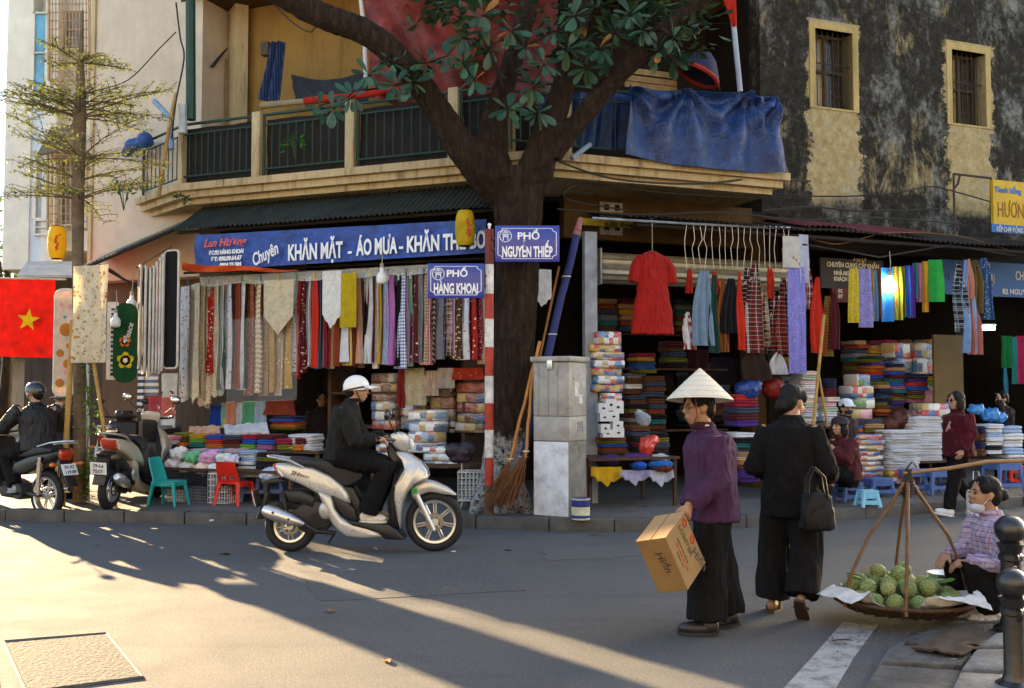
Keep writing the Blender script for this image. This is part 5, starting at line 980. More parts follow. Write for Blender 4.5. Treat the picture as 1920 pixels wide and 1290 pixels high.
def door_mat(x0, x1, yt, yb, Y, col, lab, deco=None, turn=0., rad=.09, grp=None, edge=None):
    a = at((x0 + x1) / 2, yt, Y); b = at((x0 + x1) / 2, yb, Y); wd = (x1 - x0) * Y / F / max(.25, math.cos(R(turn))); h = a.z - b.z; t_ = thing('door_mat', lab, 'mat', (a.x, a.y, b.z), R(turn), grp); m = MB(); rr = min(rad, wd * .45); P = []
    for cx, cz, a0 in ((wd / 2 - rr, h - rr, 0), (-wd / 2 + rr, h - rr, 90), (-wd / 2 + rr, rr, 180), (wd / 2 - rr, rr, 270)):
        for q in range(5): an = R(a0 + q * 22.5); P.append((cx + rr * math.cos(an), cz + rr * math.sin(an)))
    m.prism(P, -.012, .012); m.build('pad', col, t_, .5, world=False)
    if edge: m = MB(); m.tube([(x, 0, z) for x, z in P] + [(P[0][0], 0, P[0][1])], .017, 6); m.build('edging', edge, t_, .9, world=False)
    return t_, wd, h
EDGE = cloth('#d8d2c8', transl=.1)
def discs(t_, pts, mat, name): 
    for (x, z, r_) in pts: m = MB(); m.lathe([(r_, -.003), (r_, .003)], 16, Matrix.Translation((x, -.015, z)) @ Matrix.Rotation(R(90), 4, 'X')); m.build(name, mat, t_, .5, world=False)
t_, wd, h = door_mat(214, 259, 568, 718, 13.5, cloth('#1d4a28'), 'dark green hanging mat with yellow and orange flowers', rad=.16)
for cx, cz, r_, cl in ((0.01, h * .28, .062, '#d8b81c'), (.0, h * .52, .043, '#d8701c')):
    discs(t_, [(cx, cz, r_ * 1.1)], cloth('#e8e4d8'), 'flower_backing')
    for k in range(5): discs(t_, [(cx + 1.15 * r_ * math.cos(2 * math.pi * k / 5 + .3), cz + 1.15 * r_ * math.sin(2 * math.pi * k / 5 + .3), r_ * .72)], cloth(cl), 'petal')
    m = MB(); m.lathe([(r_ * .5, -.003), (r_ * .5, .003)], 14, Matrix.Translation((cx, -.02, cz)) @ Matrix.Rotation(R(90), 4, 'X')); m.build('flower_centre', cloth('#f0e8d8'), t_, .5, world=False)
text('Peace', .11, EDGE, t_, (WM[t_.name] @ Vector((.08, -.02, h * .62))), 0, 1., .002, .002, shear=.3, roll=R(75))
t_, wd, h = door_mat(202, 222, 566, 712, 13.55, cloth('#d0ccc4'), 'white mat with black piano key stripes left of the green flower mat', rad=.02)
for k in range(15): m = MB(); m.bx(-wd * .1, wd * .45, -.018, -.012, h * (.05 + .9 * k / 15), h * (.05 + .9 * k / 15 + (.025 if k % 3 else .04))); m.build('black_key', M((.02, .02, .02), .8), t_, 0, world=False)
t_, wd, h = door_mat(104, 143, 543, 742, 13.0, cloth('#e0c8b0', transl=.3), 'tall cream mat with orange patches behind the flag', rad=.09, edge=EDGE)
PCH = cloth('#c07830', transl=.2); PNK = cloth('#e0a0a0', transl=.2)
discs(t_, [(.02, h * .62, .085), (-.05, h * .4, .05), (.05, h * .30, .06), (-.05, h * .12, .055), (.06, h * .47, .035)], PCH, 'orange_patch'); discs(t_, [(-.05, h * .86, .028), (.06, h * .84, .03), (.04, h * .22, .04)], PNK, 'pink_patch'); discs(t_, [(.0, h * .74, .02)], M('#4a8a98'), 'blue_patch')
hang('L', 0, 140, 196, 545, 680, cloth('#eadfc4', 'floral', '#d0a860', .7, .45, '#b07840'), 'sunlit gold net curtain hanging over the sapling stakes', None, folds=3, amp=.03, name='net_curtain', cat='curtain') .location = at(168, 680, 12.1)
for i, (x0, x1, yt, yb, c, cn) in enumerate([(258, 268, 498, 690, '#1b1c1e', 'black'), (266, 278, 500, 700, '#222326', 'charcoal'), (276, 286, 505, 705, '#c8c4bc', 'white'), (283, 292, 500, 700, '#242528', 'grey black'), (291, 298, 492, 698, '#cfc8bc', 'off white'), (296, 304, 485, 700, '#b8603c', 'brick red'), (302, 309, 478, 695, '#d8d0c4', 'ivory'), (308, 338, 470, 690, '#1d1d1f', 'wide black')]):
    door_mat(x0, x1, yt, yb, 13.55 - .03 * i, cloth(c), f'{cn} door mat hung edge-on, {ordn(i)} from the left in its row', None, -62 if i < 7 else -25, .05, 'door mats hung edge-on at the left shop', EDGE)
m = MB(); m.tube([at(255, 503, 13.6), at(322, 462, 13.35)], .006, 5); solo('mat_wire', m, DARK, 'thin wire holding the row of black door mats', 'wire')
for i, (x0, x1, yt, yb, c, kd, cn) in enumerate([(265, 300, 702, 742, '#77808c', 'hstripe', 'grey blue'), (302, 335, 700, 745, '#d8d4cc', 'dots', 'white and navy'), (278, 305, 742, 778, '#b04450', 'floral', 'rose red'), (302, 332, 742, 780, '#c86a5c', 'floral', 'red and white'), (300, 330, 780, 802, '#e0dcd4', 'floral', 'white floral'), (258, 272, 690, 790, '#3c4c68', 'hstripe', 'navy striped')]):
    o_ = hang('L', 1.2, x0, x1, yt, yb, cloth(c, kd, '#e8e0d8' if kd != 'dots' else '#28344c', .5), f'{cn} small mat hanging below the black door mats', 'small mats below the black door mats', folds=1, amp=.02, name='small_mat', cat='mat')
for i, (x0, x1, yt, yb, c, cn) in enumerate([(395, 415, 760, 806, '#2448b0', 'royal blue'), (414, 426, 755, 800, '#8ac0c4', 'aqua'), (424, 442, 752, 800, '#d09078', 'salmon'), (442, 456, 755, 800, '#cfd4e0', 'pale lilac'), (455, 478, 752, 800, '#5aa884', 'mint green'), (478, 498, 752, 800, '#a4c0d8', 'sky blue'), (416, 424, 785, 802, '#d8d020', 'bright yellow'), (500, 552, 750, 778, '#8a4030', 'dark red lace')]):
    hang('L', .9, x0, x1, yt, yb, cloth(c), f'{cn} children garment hanging behind the left towel stacks', 'garments hanging behind the left towel stacks', folds=2, amp=.03, flare=.3, name='small_garment', cat='garment')
# ================================================================== left stall: table, stacks, bags, crates
WOOD = M('#4a3420', .8, .35, 5)
def table(name, f, x0, x1, y, o0, o1, zt, lab, mat=WOOD):
    tt, nr, P0 = (TL, NL, PL) if f is FL else (TR, NR, PR); g = lp if f is FL else rp; t0 = (f(x0, y, o1) - P0).dot(tt); t1 = (f(x1, y, o1) - P0).dot(tt); c = g((t0 + t1) / 2, (o0 + o1) / 2, .128); t_ = thing(name, lab, 'table', tuple(c)); m = MB(); wall(m, g, t0, t1, o0, o1, zt - .03, zt); m.build('top', mat, t_, 0)
    for a in (t0 + .04, t1 - .04):
        for o_ in (o0 + .04, o1 - .06): m = MB(); wall(m, g, a - .02, a + .02, o_ - .02, o_ + .02, .128, zt - .03); m.build('leg', mat, t_, 0)
    return t_
c = stack('L', 1.75, 318, 348, 812, 838, 'olive,brown,orange', 'first along the left stall'); zt = c.z
for x0, x1, yt, cols, wh in ((348, 380, 814, 'mustard,lime green,teal', 'second along the left stall'), (380, 414, 816, 'blue,red,orange', 'third along the left stall'), (414, 448, 817, 'slate,maroon,brown', 'fourth along the left stall'), (448, 480, 815, 'crimson,blue,lime green', 'fifth along the left stall'), (480, 513, 815, 'maroon,blue,mauve', 'sixth along the left stall'), (514, 546, 823, 'crimson,olive', 'seventh along the left stall'), (546, 567, 822, 'maroon,orange', 'eighth along the left stall')):
    f_ = (x0 + x1) / 2; yb = 838 + (f_ - 333) * .035; stack('L', 1.75, x0, x1, yt, yb, cols, wh)
table('stall_table', FL, 268, 596, 840, 1.0, 1.8, zt - .012, 'wooden stall table carrying the left rows of folded towels')
c2 = stack('L', 2.1, 288, 326, 843, 872, 'purple/hstripe,purple/hstripe,purple/hstripe', 'front left of the left stall')
table('stall_bench', FL, 272, 545, 872, 1.82, 2.3, c2.z - .01, 'low bench carrying the front row of the left stall')
stack('L', 1.95, 286, 318, 818, 842, 'pink,white,navy', 'behind the parked scooter'); stack('L', 1.98, 350, 383, 843, 858, 'crimson/hstripe,crimson/hstripe', 'below the second left stack'); stack('L', 1.98, 383, 416, 843, 858, 'blue/hstripe,blue/hstripe', 'below the third left stack'); stack('L', 1.98, 416, 448, 842, 858, 'crimson/hstripe,crimson/hstripe', 'below the fourth left stack')
stack('L', 2.1, 445, 475, 846, 872, 'pale blue,white,pale blue,white', 'before the pale bags'); stack('L', 2.1, 476, 526, 850, 882, 'black,olive,black,black', 'right of the pale blue stack'); stack('L', 2.12, 440, 520, 876, 896, 'white/hstripe,pale blue,white/hstripe', 'under the left black stack')
stack('L', 1.7, 538, 586, 815, 850, 'white,white,white,white,white,white', 'ninth along the left stall'); stack('L', 1.2, 503, 552, 781, 806, 'navy,blue,red,orange,olive', 'on top behind the left stall'); stack('L', 1.3, 262, 318, 797, 814, 'grey,dark brown', 'in plastic behind the parked scooter')
c = [FL(420, 803, 1.3), FL(500, 798, 1.3), FL(505, 816, 1.6), FL(422, 818, 1.6)]
solo('white_cloth', quad_sheet(c, lambda u, v: Vector((0, 0, .03 * noise.noise(Vector((u * 6, v * 3, 0))) + .03)), 18, 6, .03), cloth('#d8dade'), 'rumpled white cloth pile above the back row of the left stall', 'cloth', smooth=1.2)
c = [FL(355, 806, 1.4), FL(412, 803, 1.4), FL(412, 816, 1.6), FL(355, 816, 1.6)]
solo('peach_cloth', quad_sheet(c, lambda u, v: Vector((0, 0, .03 * noise.noise(Vector((u * 6, v * 3, 5))) + .03)), 14, 6, .03), cloth(CN['peach']), 'rumpled peach cloth above the back row of the left stall', 'cloth', smooth=1.2)
for i, (x, y, rr, c, cn) in enumerate([(336, 850, .11, (.72, .70, .68), 'white'), (362, 857, .11, (.12, .45, .2), 'green'), (392, 858, .12, (.62, .3, .5), 'pink'), (420, 860, .1, (.6, .72, .7), 'mint'), (435, 862, .09, (.65, .6, .75), 'lilac'), (326, 872, .11, (.75, .66, .66), 'rose printed'), (352, 876, .11, (.68, .66, .6), 'cream'), (382, 878, .12, (.78, .6, .5), 'orange spotted'), (405, 878, .1, (.75, .76, .76), 'clear'), (508, 890, .13, (.42, .5, .68), 'pale blue')]):
    p = FL(x, y, 2.2); lump('plastic_bag', [(p, (rr, rr * .7, rr * .75)), (p + Vector((rr * .5, 0, rr * .3)), rr * .55), (p + Vector((-rr * .5, 0, -.01)), rr * .6)], M(c, .3, .35, 14, spec=.7), f'{cn} plastic bag of goods at the front of the left stall', 'bag', .02, .03, 14)['group'] = 'plastic bags on the left stall'
def crate(x0, x1, y0, y1, Y, col, lab, rz=-.3):
    a, b = at(x0, y0, Y), at(x1, y1, Y); w_, h, d = (b.x - a.x) / .95, a.z - b.z, .3; t_ = thing('plastic_crate', lab, 'crate', ((a.x + b.x) / 2, Y + .1, b.z), rz, 'plastic crates under the left stall')
    for nm_, fn in (('front', lambda u, z: (-w_ / 2 + w_ * u, -d / 2, z)), ('back', lambda u, z: (-w_ / 2 + w_ * u, d / 2, z)), ('left', lambda u, z: (-w_ / 2, -d / 2 + d * u, z)), ('right', lambda u, z: (w_ / 2, -d / 2 + d * u, z))):
        m = MB(); k = 7
        for i in range(k + 1): m.tube([fn(i / k, 0), fn(i / k, h)], .006, 4)
        for j in range(6): m.tube([fn(0, h * j / 5), fn(1, h * j / 5)], .009 if j in (0, 5) else .006, 4)
        m.build(nm_ + '_panel', col, t_, .5, world=False)
    m = MB(); m.bx(-w_ / 2, w_ / 2, -d / 2, d / 2, 0, .01); m.build('bottom', col, t_, 0, world=False)
CB = M((.02, .02, .025), .5); crate(318, 357, 886, 914, 12.75, CB, 'black plastic crate under the bags at left'); crate(359, 396, 884, 911, 12.75, CB, 'black plastic crate under the bags at right'); crate(360, 396, 912, 941, 12.75, M((.16, .17, .2), .5), 'grey plastic crate on the ground behind the chairs'); crate(397, 437, 888, 944, 12.6, M((.62, .6, .58), .5), 'tall white plastic crate behind the red chair'); crate(318, 357, 915, 941, 12.8, M((.5, .52, .55), .5), 'pale grey crate behind the teal chair'); crate(860, 908, 885, 938, 11.9, M((.55, .56, .54), .5), 'pale wire crate behind the scooter wheel', 0)
# ================================================================== plastic chairs and stools
def chair(px, py, rz, col, lab, w_=.36, sh=.28, bh=.27, slot=True):
    g = gnd(px, py, .13); t_ = thing('plastic_chair', lab, 'chair', tuple(g), rz); d = .3
    m = MB(); m.box((0, 0, sh), (d, w_, .025)); m.box((d / 2 - .01, 0, sh - .025), (.02, w_, .05)); m.box((0, w_ / 2 - .01, sh - .025), (d, .02, .05)); m.box((0, -w_ / 2 + .01, sh - .025), (d, .02, .05)); m.build('seat', col, t_, .5, bev=.008, world=False)
    for sx in (-1, 1):
        for sy in (-1, 1):
            m = MB(); m.tube([(sx * (d / 2 - .02), sy * (w_ / 2 - .025), sh), (sx * (d / 2 + .03), sy * (w_ / 2 + .015), 0)], [.038, .022], 8, flat=.6); m.build('leg', col, t_, .9, world=False)
    m = MB(); x0 = -d / 2 + .01
    def fn(u, v): return Vector((x0 - .09 * v + .03 * (2 * u - 1) ** 2, (u - .5) * w_ * (1 - .12 * v + (.0 if v < .8 else -.5 * (v - .8))), sh + bh * v))
    if slot:
        for a, b, c_, d_ in ((0, 1, .0, .18), (0, 1, .34, 1.), (0, .16, .18, .34), (.84, 1, .18, .34), (.46, .54, .18, .34)): m.sheet(lambda u, v: fn(a + (b - a) * u, c_ + (d_ - c_) * v), 8, 6, .018)
    else: m.sheet(fn, 10, 8, .018)
    m.build('backrest', col, t_, .9, world=False)
TEALP = M('#189a94', .38, .08); REDPL = M('#c8281c', .38, .08); BLUP = M('#4f6ca6', .45, .15); LBL = M('#7fc0dc', .4, .08)
chair(316, 948, R(-12), TEALP, 'small teal plastic chair facing right on the pavement', .3, .29, .29, False); chair(440, 946, R(70), REDPL, 'small red plastic chair with slotted back on the pavement', .31, .27, .26)
def stool(px, py, w_, h, col, lab, rz=.2, z=.13, grp='blue plastic stools'):
    g = gnd(px, py, z); t_ = thing('plastic_stool', lab, 'stool', tuple(g), rz, grp); m = MB(); m.box((0, 0, h - .015), (w_, w_, .03)); m.build('seat', col, t_, .5, bev=.01, world=False)
    for sx in (-1, 1):
        for sy in (-1, 1): m = MB(); m.tube([(sx * (w_ / 2 - .03), sy * (w_ / 2 - .03), h - .02), (sx * (w_ / 2 + .01), sy * (w_ / 2 + .01), 0)], [.034, .024], 6); m.build('leg', col, t_, .5, world=False)
    for k in range(4):
        Mx = Matrix.Rotation(R(90 * k), 4, 'Z'); m = MB(); m.add([], []); m.box((0, -w_ / 2 + .008, h - .06), (w_ - .03, .012, .07)); m.box((0, -w_ / 2 - .004, h * .3), (w_ - .02, .012, .05)); m.v = [Mx @ p for p in m.v]; m.build('apron', col, t_, .4, world=False)['kind'] = 'stuff'
stool(478, 938, .3, .42, BLUP, 'blue plastic stool under the left stall table'); stool(505, 938, .3, .42, BLUP, 'blue plastic stool beside the scooter tail'); stool(1627, 950, .2, .2, LBL, 'low light blue stool before the seated towel seller', .1); stool(1755, 926, .34, .33, BLUP, 'blue stool under the white towel piles'); stool(1703, 925, .34, .33, BLUP, 'blue stool left of the walking woman'); stool(1880, 925, .36, .42, BLUP, 'tall blue stool behind the tote bag'); stool(1645, 930, .3, .24, BLUP, 'blue stool under the striped towel packs'); stool(1905, 912, .3, .3, REDPL, 'low red stool at the right edge', 0, grp='red plastic stools')
# ================================================================== centre shop behind the scooter: shelves of wrapped cloth
sh = thing('goods_shelf', 'dark wooden shelf of wrapped cloth behind the scooter rider', 'shelf', tuple(lp(-1.3, .2, .128)))
for z in (.55, 1.05, 1.5): m = MB(); wall(m, lp, -2.4, -.35, .1, .75, z - .03, z); m.build('shelf_board', WOOD, sh, 0)
for t0 in (-2.4, -.4): m = MB(); wall(m, lp, t0, t0 + .05, .1, .75, .128, 2.3); m.build('upright', WOOD, sh, 0)
WR = {'maroon': cloth('#4a2420', 'packs', '#7a5040', .6, 0, '#8c4a34'), 'brown': cloth('#5a4030', 'packs', '#8a6a58', .6, 0, '#6a3428'), 'red': cloth('#8c2a1c', 'packs', '#b8502c', .6, 0, '#a03820'), 'blue': cloth('#8ca0b8', 'packs', '#e8e4dc', 1., 0, '#c06a50'), 'white': cloth('#c8ccd4', 'packs', '#e8e4dc', .9, 0, '#90a8c8'), 'grey': cloth('#6a6460', 'packs', '#a8a098', .8, 0, '#88504c')}
for x0, x1, yt, yb, cols, wh in ((692, 745, 700, 806, 'brown,maroon,brown,grey,maroon,red', 'behind the scooter rider, left column'), (748, 800, 706, 806, 'maroon,brown,maroon,brown', 'behind the scooter rider, middle column'), (802, 850, 722, 812, 'brown,maroon,brown,brown', 'behind the scooter mirror'), (852, 908, 718, 812, 'red,maroon,red,brown,brown', 'left of the striped post'), (758, 818, 770, 850, 'blue,white,blue,white', 'beside the scooter headlight'), (700, 756, 818, 862, 'white,grey,white', 'low behind the rider'), (790, 850, 838, 878, 'blue,white,blue', 'low before the shelf')):
    stack('L', .75 if yt < 760 else 1.3, x0, x1, yt, yb, cols, wh, .35, 'wrapped_pack', 'wrapped cloth pack', 'wrapped packs on the centre shelf', mats=WR, cat='pack')
table('stall_table', FL, 690, 880, 880, .85, 1.5, .62, 'low table of packs before the centre shelf')
for i, (x0, x1, yt, yb, c, kd, c2, cn) in enumerate([(757, 796, 690, 760, '#b8a888', 'lace', '#d8ccb0', 'beige'), (796, 820, 695, 742, '#c8b8a0', 'vstripe', '#a88878', 'cream striped'), (820, 850, 690, 728, '#b0a090', 'floral', '#7c8ca8', 'grey floral'), (850, 905, 690, 712, '#a83420', 'floral', '#d07040', 'red'), (745, 758, 688, 765, '#8c2a24', 'plain', '', 'crimson')]):
    hang('L', 1.0, x0, x1, yt, yb, cloth(c, kd, c2 or '#fff'), f'{cn} cloth hanging below the tablecloth row near the striped post', 'cloths hanging over the centre shelf', folds=2, amp=.03, flare=.15)
lump('shoulder_bag', [(at(852, 845, 11.9), (.12, .08, .1)), (at(878, 842, 11.9), (.13, .09, .1)), (at(865, 858, 11.9), (.14, .08, .07))], M('#241c28', .5, .5, 25), 'dark spotted bags hung beside the whitewashed trunk', 'bag', .02, .02, 12)
solo('bag_rack', poly_tube([(866, 868), (868, 940), (862, 958)], 11.9, .012), M((.4, .38, .36), .4, metal=.7), 'thin metal stand under the dark spotted bags', 'stand')
# ================================================================== right shop: rail of clothes, shutter box, goods
col_ = MB(); a = FR(1107, 690, 1.2); wall(col_, rp, (FR(1097, 600, 1.1) - PR).dot(TR), (FR(1120, 600, 1.1) - PR).dot(TR), 1.02, 1.1, .128, 3.5); solo('steel_column', col_, M((.28, .30, .33), .5, .25, 5, dirt=.4), 'grey steel column at the left of the right shop', 'column', smooth=.4)
shb = thing('shutter_roll', 'rolled ribbed metal shutter housing above the right shop front', 'shutter', tuple(FR(1310, 530, .5)))
m = MB(); t0, t1 = (FR(1130, 500, .5) - PR).dot(TR), (FR(1512, 520, .5) - PR).dot(TR); zc = FR(1310, 508, .5).z
prof = [(.2 * math.cos(a) * (1 + .05 * math.cos(7 * a * 2)), .2 * math.sin(a) * (1 + .05 * math.cos(7 * a * 2))) for a in [2 * math.pi * k / 56 for k in range(56)]]
Mx = Matrix.Translation(rp(t0, .3, zc)) @ Matrix.Rotation(AR + R(90), 4, 'Z'); m.prism([(x, z) for x, z in prof], 0, -(t1 - t0), Mx); m.build('slat_roll', M((.42, .38, .28), .45, .2, 5, metal=.5), shb, .5)
for tt_ in (t0 - .03, t1 + .03): m = MB(); wall(m, rp, tt_ - .012, tt_ + .012, .08, .52, zc - .24, zc + .24); m.build('end_plate', M((.35, .33, .3), .5, metal=.5), shb, 0)
solo('clothes_rail', poly_tube([(1110, 409), (1300, 420), (1482, 428)], [FR(1110, 409, 1.3).y, FR(1300, 420, 1.3).y, FR(1482, 428, 1.3).y], .018), M((.5, .5, .5), .35, metal=.8), 'steel clothes rail under the right awning', 'rail')
def garment(name, px, yt, yb, wpx, side, o, mat, lab, grp=None, sleeves=True, yrail=425, cat='garment', flat=.25, waist=1.):
    f = FR; a = f(px, yt, o); Y = a.y; k = Y / F; L = (yb - yt) * k; W2 = wpx * k / 2 / .95; t_ = thing(name, lab, cat, (a.x, a.y, a.z - L), AR + rnd.uniform(-.2, .2), grp); m = MB()
    rg = [((0, 0, L), W2 * .18, .03), ((0, 0, L * .975), W2 * .42, .04), ((0, 0, L * .9), W2 * .66, W2 * flat), ((0, 0, L * .72), W2 * .68, W2 * flat), ((0, 0, L * .5), W2 * .72 * waist, W2 * flat), ((0, 0, L * .2), W2 * .9, W2 * flat * 1.1), ((0, 0, 0), W2 * .98, W2 * flat * 1.15)]; loft(m, rg, 18, 2.4)
    if sleeves:
        for s_ in (-1, 1): m.tube([(s_ * W2 * .5, 0, L * .93), (s_ * W2 * .82, -.01, L * .8), (s_ * W2 * .92, -.02, L * .62)], [.06, .065, .06], 8)
    bake('cloth', m.mesh('g'), mat, t_, .014, 2, .018, 14, (1.4, 1.4, .35), len(lab)); zr = at(px, yrail, Y).z - (a.z - L)
    m = MB(); m.tube([(0, 0, zr), (.02, 0, zr + .02), (.0, 0, zr + .035), (-.015, 0, zr + .02)], .004, 5); m.tube([(0, 0, zr), (0, 0, L * 1.0)], .004, 5); m.build('hanger', M((.35, .3, .25), .4, metal=.6), t_, world=False); return t_
garment('red_shirt', 1223, 472, 628, 88, 'R', 1.3, cloth('#9c1c14', transl=.05), 'dark red short sleeved shirt hanging alone on the clothes rail', cat='shirt', yrail=414)
RG = 'aprons and garments on the clothes rail'
for x0, x1, yt, yb, c, kd, c2, cn in ((1287, 1297, 505, 550, 'scarlet', 'plain', '', 'small scarlet strap apron'), (1278, 1302, 585, 655, 'white', 'vstripe', '#a02418', 'white and red striped apron'), (1302, 1335, 508, 648, 'denim', 'plain', '', 'pale denim apron'), (1330, 1349, 515, 662, 'dark green', 'plain', '', 'dark green apron'), (1335, 1345, 508, 552, 'scarlet', 'plain', '', 'orange red strap'), (1346, 1362, 522, 660, 'orange', 'vstripe', '#5a3c28', 'narrow orange edged apron'), (1355, 1383, 522, 625, 'black', 'plain', '', 'black apron with blue lining'), (1378, 1397, 510, 656, 'scarlet', 'plain', '', 'narrow scarlet apron'),
                                     (1390, 1413, 502, 658, 'black', 'plaid', '#7a1c18', 'black and red plaid apron'), (1400, 1428, 492, 662, 'dark brown', 'plaid', '#8a2420', 'dark brown plaid apron'), (1424, 1442, 530, 650, 'tan', 'plaid', '#33241c', 'brown plaid apron'), (1438, 1450, 500, 560, 'scarlet', 'plain', '', 'folded scarlet apron'), (1440, 1458, 545, 664, 'black', 'plaid', '#8c2420', 'long black plaid apron'), (1455, 1482, 522, 664, 'black', 'plaid', '#a02c20', 'wide black and red plaid apron'),
                                     (1392, 1440, 655, 712, 'dark brown', 'plain', '', 'dark brown cloth below the plaid aprons'), (1446, 1474, 660, 702, 'white', 'lace', '#c8c8d0', 'white lace hem below the plaid aprons'), (1510, 1521, 500, 580, 'crimson', 'plaid', '#e0d0d0', 'crimson plaid apron right of the lilac apron'), (1520, 1545, 520, 662, 'scarlet', 'plain', '', 'bright scarlet plastic apron'), (1540, 1564, 555, 668, 'olive', 'check', '#7a2418', 'green check red trimmed apron'), (1556, 1574, 545, 655, 'maroon', 'plain', '', 'maroon apron at the end of the rail')):
    hang('R', 1.22 + rnd.uniform(-.06, .06), x0, x1, yt, yb, cloth(CN[c], kd, c2 or '#fff', 1.), f'{cn} hanging at the right shop', RG, turn=rnd.uniform(-25, 25), folds=rnd.uniform(1.5, 3), amp=.03, flare=.25, pinch=rnd.uniform(.45, .75), name='hanging_apron', cat='apron')
ap = hang('R', 1.42, 1474, 1510, 500, 700, cloth('#8a86d2', 'floral', '#a8a8e8', 1.5), 'long lilac apron hanging at the corner of the clothes rail', None, folds=2, amp=.02, name='lilac_apron', cat='apron')
hang('R', 1.43, 1466, 1500, 443, 502, cloth('#c8c4bc', 'floral', '#a87828', .5), 'white printed pouch pinned above the lilac apron', None, folds=.5, amp=.01, name='printed_pouch', cat='pouch'); hang('R', 1.40, 1496, 1516, 440, 530, cloth('#b8bccc'), 'pale grey cloth beside the printed pouch', None, folds=1, amp=.015)
for i in range(17):
    x = 1288 + i * 12; p = FR(x, 424 + i * .3, 1.3); b = FR(x + rnd.uniform(-3, 3), 505, 1.25); m = MB(); m.tube([p + Vector((0, 0, .03)), p.lerp(b, .3) + Vector((rnd.uniform(-.03, .03), 0, 0)), p.lerp(b, .5) + Vector((rnd.uniform(-.03, .03), 0, 0)), b], .0045, 5); solo('wire_hanger', m, M((.5, .47, .42), .4, metal=.5), f'wire hanger hook, {ordn(i)} from the left on the clothes rail', 'hanger', 'wire hangers on the clothes rail')
HG = 'towels hung in a row at the right shop'
m = MB(); m.tube([FR(1505, 458, 1.4), FR(1650, 482, 1.4), FR(1780, 460, 1.4), FR(1905, 480, 1.4)], .012, 6); solo('hanging_rod', m, DARK, 'sagging rod carrying the row of hanging towels at right', 'rod')
for x0, x1, yt, yb, c, kd, c2 in ((1590, 1610, 503, 605, 'yellow', 'lace', '#e0d8a0'), (1608, 1634, 504, 614, 'lilac', 'lace', '#c8c8d8'), (1626, 1637, 505, 602, 'gold', 'vstripe', '#806020'), (1634, 1645, 507, 602, 'steel blue', 'plain', ''), (1642, 1652, 504, 597, 'brown', 'plain', ''), (1650, 1674, 502, 603, 'bright blue', 'plain', ''), (1673, 1691, 500, 600, 'rust', 'vstripe', '#88a030'), (1687, 1696, 500, 595, 'olive', 'plain', ''), (1693, 1706, 498, 594, 'blue', 'plain', ''), (1703, 1714, 498, 596, 'violet', 'plain', ''), (1711, 1720, 493, 558, 'teal', 'plain', ''), (1717, 1728, 493, 566, 'mauve', 'plain', ''), (1729, 1740, 490, 585, 'mustard', 'plain', ''), (1738, 1768, 487, 566, 'green', 'plain', '')):
    hang('R', 1.4, x0, x1, yt, yb, cloth(CN[c] if c != 'green' else '#2c9a44', kd, c2 or '#fff'), f'{c}{" striped" if kd == "vstripe" else ""} towel hanging in the row at the right shop', HG, turn=rnd.uniform(-40, -15), folds=rnd.uniform(1, 2), amp=.02, pinch=rnd.uniform(0, .25), name='hanging_towel', cat='towel')
for x0, x1, yt, yb, c, kd, c2, cn in ((1783, 1812, 492, 622, '#22262c', 'plaid', '#8aa0b0', 'black and white plaid shirt'), (1798, 1826, 488, 662, '#86a4cc', 'plain', '', 'long pale blue shirt'), (1812, 1822, 486, 560, '#d09078', 'plain', '', 'salmon sleeve'), (1818, 1840, 488, 588, '#6c5c30', 'plain', '', 'khaki shirt'), (1828, 1856, 484, 600, '#3c5c88', 'dots', '#a8b8cc', 'spotted denim blue shirt'), (1812, 1836, 560, 665, '#b87060', 'plain', '', 'brownish pink cloth')):
    hang('R', 1.55, x0, x1, yt, yb, cloth(c, kd, c2 or '#fff'), f'{cn} hanging at the far right shop', 'shirts hanging at the far right shop', turn=rnd.uniform(-40, 10), folds=2.2, amp=.045, flare=.35, pinch=.7, name='hanging_shirt', cat='shirt')
for x0, x1, yt, yb, c, cn in ((1876, 1900, 630, 690, '#1c7a40', 'green'), (1897, 1906, 632, 720, '#38a0a0', 'turquoise'), (1902, 1925, 630, 720, '#b02c58', 'pink'), (1880, 1888, 690, 740, '#4090b0', 'aqua')): hang('R', -.6, x0, x1, yt, yb, cloth(c), f'{cn} garment hanging deep in the far right shop', 'garments deep in the far right shop', folds=2, amp=.03, name='hanging_garment')
brd = MB(); a = FR(1776, 700, .9); wall(brd, rp, (FR(1752, 700, .9) - PR).dot(TR), (FR(1806, 700, .9) - PR).dot(TR), .86, .9, .9, FR(1780, 628, .9).z); solo('plywood_panel', brd, M('#5e4a22', .7, .2, 4), 'brown upright panel between the right shops', 'panel', smooth=0)
